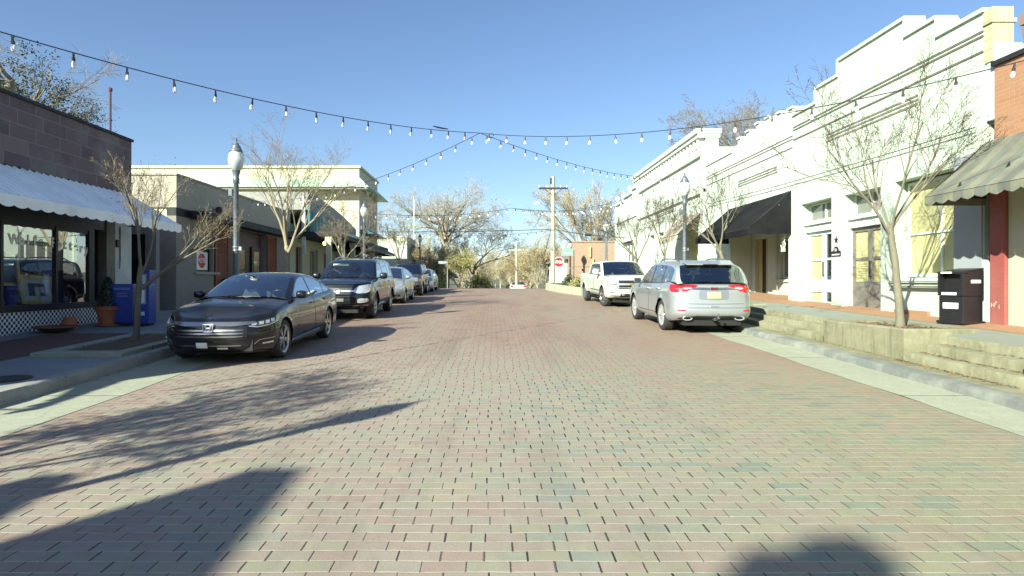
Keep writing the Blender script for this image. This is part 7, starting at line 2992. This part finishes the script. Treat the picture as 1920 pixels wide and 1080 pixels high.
# ---- white pickup facing us on the right
ST = dict(L=5.85, W=2.03, H=1.88, wb=3.645, fo=1.0, R=.41, Ra=.47, rim_r=.26, tw=.27, flare=.03, scale=.92, steer=14, yaw=3,
          zt=[(-2.92, 1.30), (-1.3, 1.30), (0, 1.27), (1.5, 1.25), (2.0, 1.24), (2.6, 1.20), (2.92, 1.16)],
          zb=[(-2.92, .55), (-1.5, .50), (1.3, .48), (2.3, .42), (2.92, .38)],
          inset=[(0, .05), (.08, .02), (.2, .0), (.45, .006), (.62, 0), (.78, .004), (.9, .012), (.96, .025), (1, .05)],
          leanf=[(.38, .14), (.48, .02), (.7, 0), (1.0, .02), (1.15, .07)], leanr=[(.5, 0), (1.3, 0)],
          rf=(.30, .36), nf=3.0, rr=(.10, .14), bowf=.08, doors=((1.35, .30), (.285, -.75)), cut=(1.42, -.95), crown_f=.06, crown_r=-.02, hood_ridge=.015,
          profile=[(-1.08, 1.30), (-1.02, 1.62), (-.92, 1.80), (-.5, 1.86), (.4, 1.88), (.80, 1.845), (.98, 1.76), (1.60, 1.30)],
          xB=.86, xC=-.95, tumble=.24, uw=.91, ur=.86, bow_w=.10, bow_r=.02, windows=((-.80, .22), (.33, 1.28)), rail=.05, belt_trim=True,
          spokes=6, split=(-.1, .1), spoke_w=(.025, .02), handle_drop=.16, all_dark=True, seats=(.15, -.75))
c = Car("parked_pickup", "white crew cab pickup with a chrome grille facing us behind the silver SUV", "pickup truck", ST, (5.02, 25.2, zr(25.2)), -90, M['p_white'], G_R)
gr = c.patch("grille", M['blk_plastic'], [(0, .74, 1.13), (.58, .74, 1.13)], .006)
for z in (.78, .945, 1.085):
    c.patch("chrome_slat", M['chrome'], [(0, z, z + .035), (.58, z, z + .035)], .022, parent=gr, nz=2)
c.patch("centre_bar", M['chrome'], [(0, .90, .945), (.58, .90, .945)], .026, parent=gr, nz=2)
for sg in (1, -1):
    c.patch("chrome_surround", M['chrome'], [(.56, .74, 1.13), (.61, .74, 1.13)], .022, side=sg, parent=gr, nz=2)
mb = MB()
bx = c.at(.0001, .93, .045)[0]
mb.prism([(bx - .01, y, z) for y, z in ((-.17, .895), (-.075, .895), (-.085, .865), (.065, .865), (.075, .895), (.16, .895), (.17, .955), (.085, .955), (.075, .985), (-.075, .985), (-.065, .955), (-.16, .955))], (.03, 0, 0))
mb.build("emblem", M['brass'], c.t)
for h in c.both("headlight", M['lens'], [(.62, .76, 1.12), (.80, .78, 1.12), (.98, .80, 1.12), (1.06, .86, 1.10)], off=.014):
    sg = 1 if sum(v.co.y for v in h.data.vertices) > 0 else -1
    c.patch("turn_lamp", M['amber'], [(.95, .82, 1.08), (1.06, .87, 1.08)], .02, side=sg, parent=h, nz=1)
    c.patch("lamp_divider", M['blk_plastic'], [(.64, .93, .955), (.92, .93, .955)], .02, side=sg, parent=h, nz=1)
c.patch("bumper", M['p_white'], [(0, .50, .72), (.6, .50, .72), (.95, .52, .71), (1.12, .55, .70)], .03)
c.patch("lower_intake", M['blk_plastic'], [(0, .40, .56), (.50, .42, .56)], .034)
for q in c.both("bumper_vent", M['blk_plastic'], [(.72, .60, .635), (.92, .605, .64)], off=.036):
    pass
c.patch("tow_hook", M['chrome'], [(.34, .50, .53), (.44, .50, .55)], .05, side=1, nz=1)
c.patch("tow_hook", M['chrome'], [(.34, .50, .53), (.44, .50, .55)], .05, side=-1, nz=1)
c.both("running_board", M['satin'], [(2.0, .44, .50), (4.1, .44, .50)], off=.06, nz=1)
c.both("side_moulding", M['satin'], [(1.95, .64, .665), (4.0, .64, .665)], off=.012, nz=1)
c.mirror(1.30, 1.42, .22, M['p_white'], (.12, .14, .13))

# ---- distant car just over the crest
SD = dict(SM)
SD.update(scale=1.0, L=4.6, W=1.8, wb=2.70, fo=.92, crown_r=.03)
SD['zt'] = [(-2.3, 1.03), (-1.6, 1.05), (-.6, 1.0), (.5, .98), (1.05, .99), (1.5, .93), (2.3, .78)]
SD['zb'] = [(-2.3, .30), (-1.6, .22), (1.2, .21), (2.3, .22)]
c = Car("distant_car", "white car whose roof just shows over the crest of the road", "car", SD, (2.65, 64.0, zr(64.0)), 90, M['p_white'], None)
c.both("tail_lamp", M['tail'], [(.5, .80, .98), (.85, .8, .98)], rear=True)
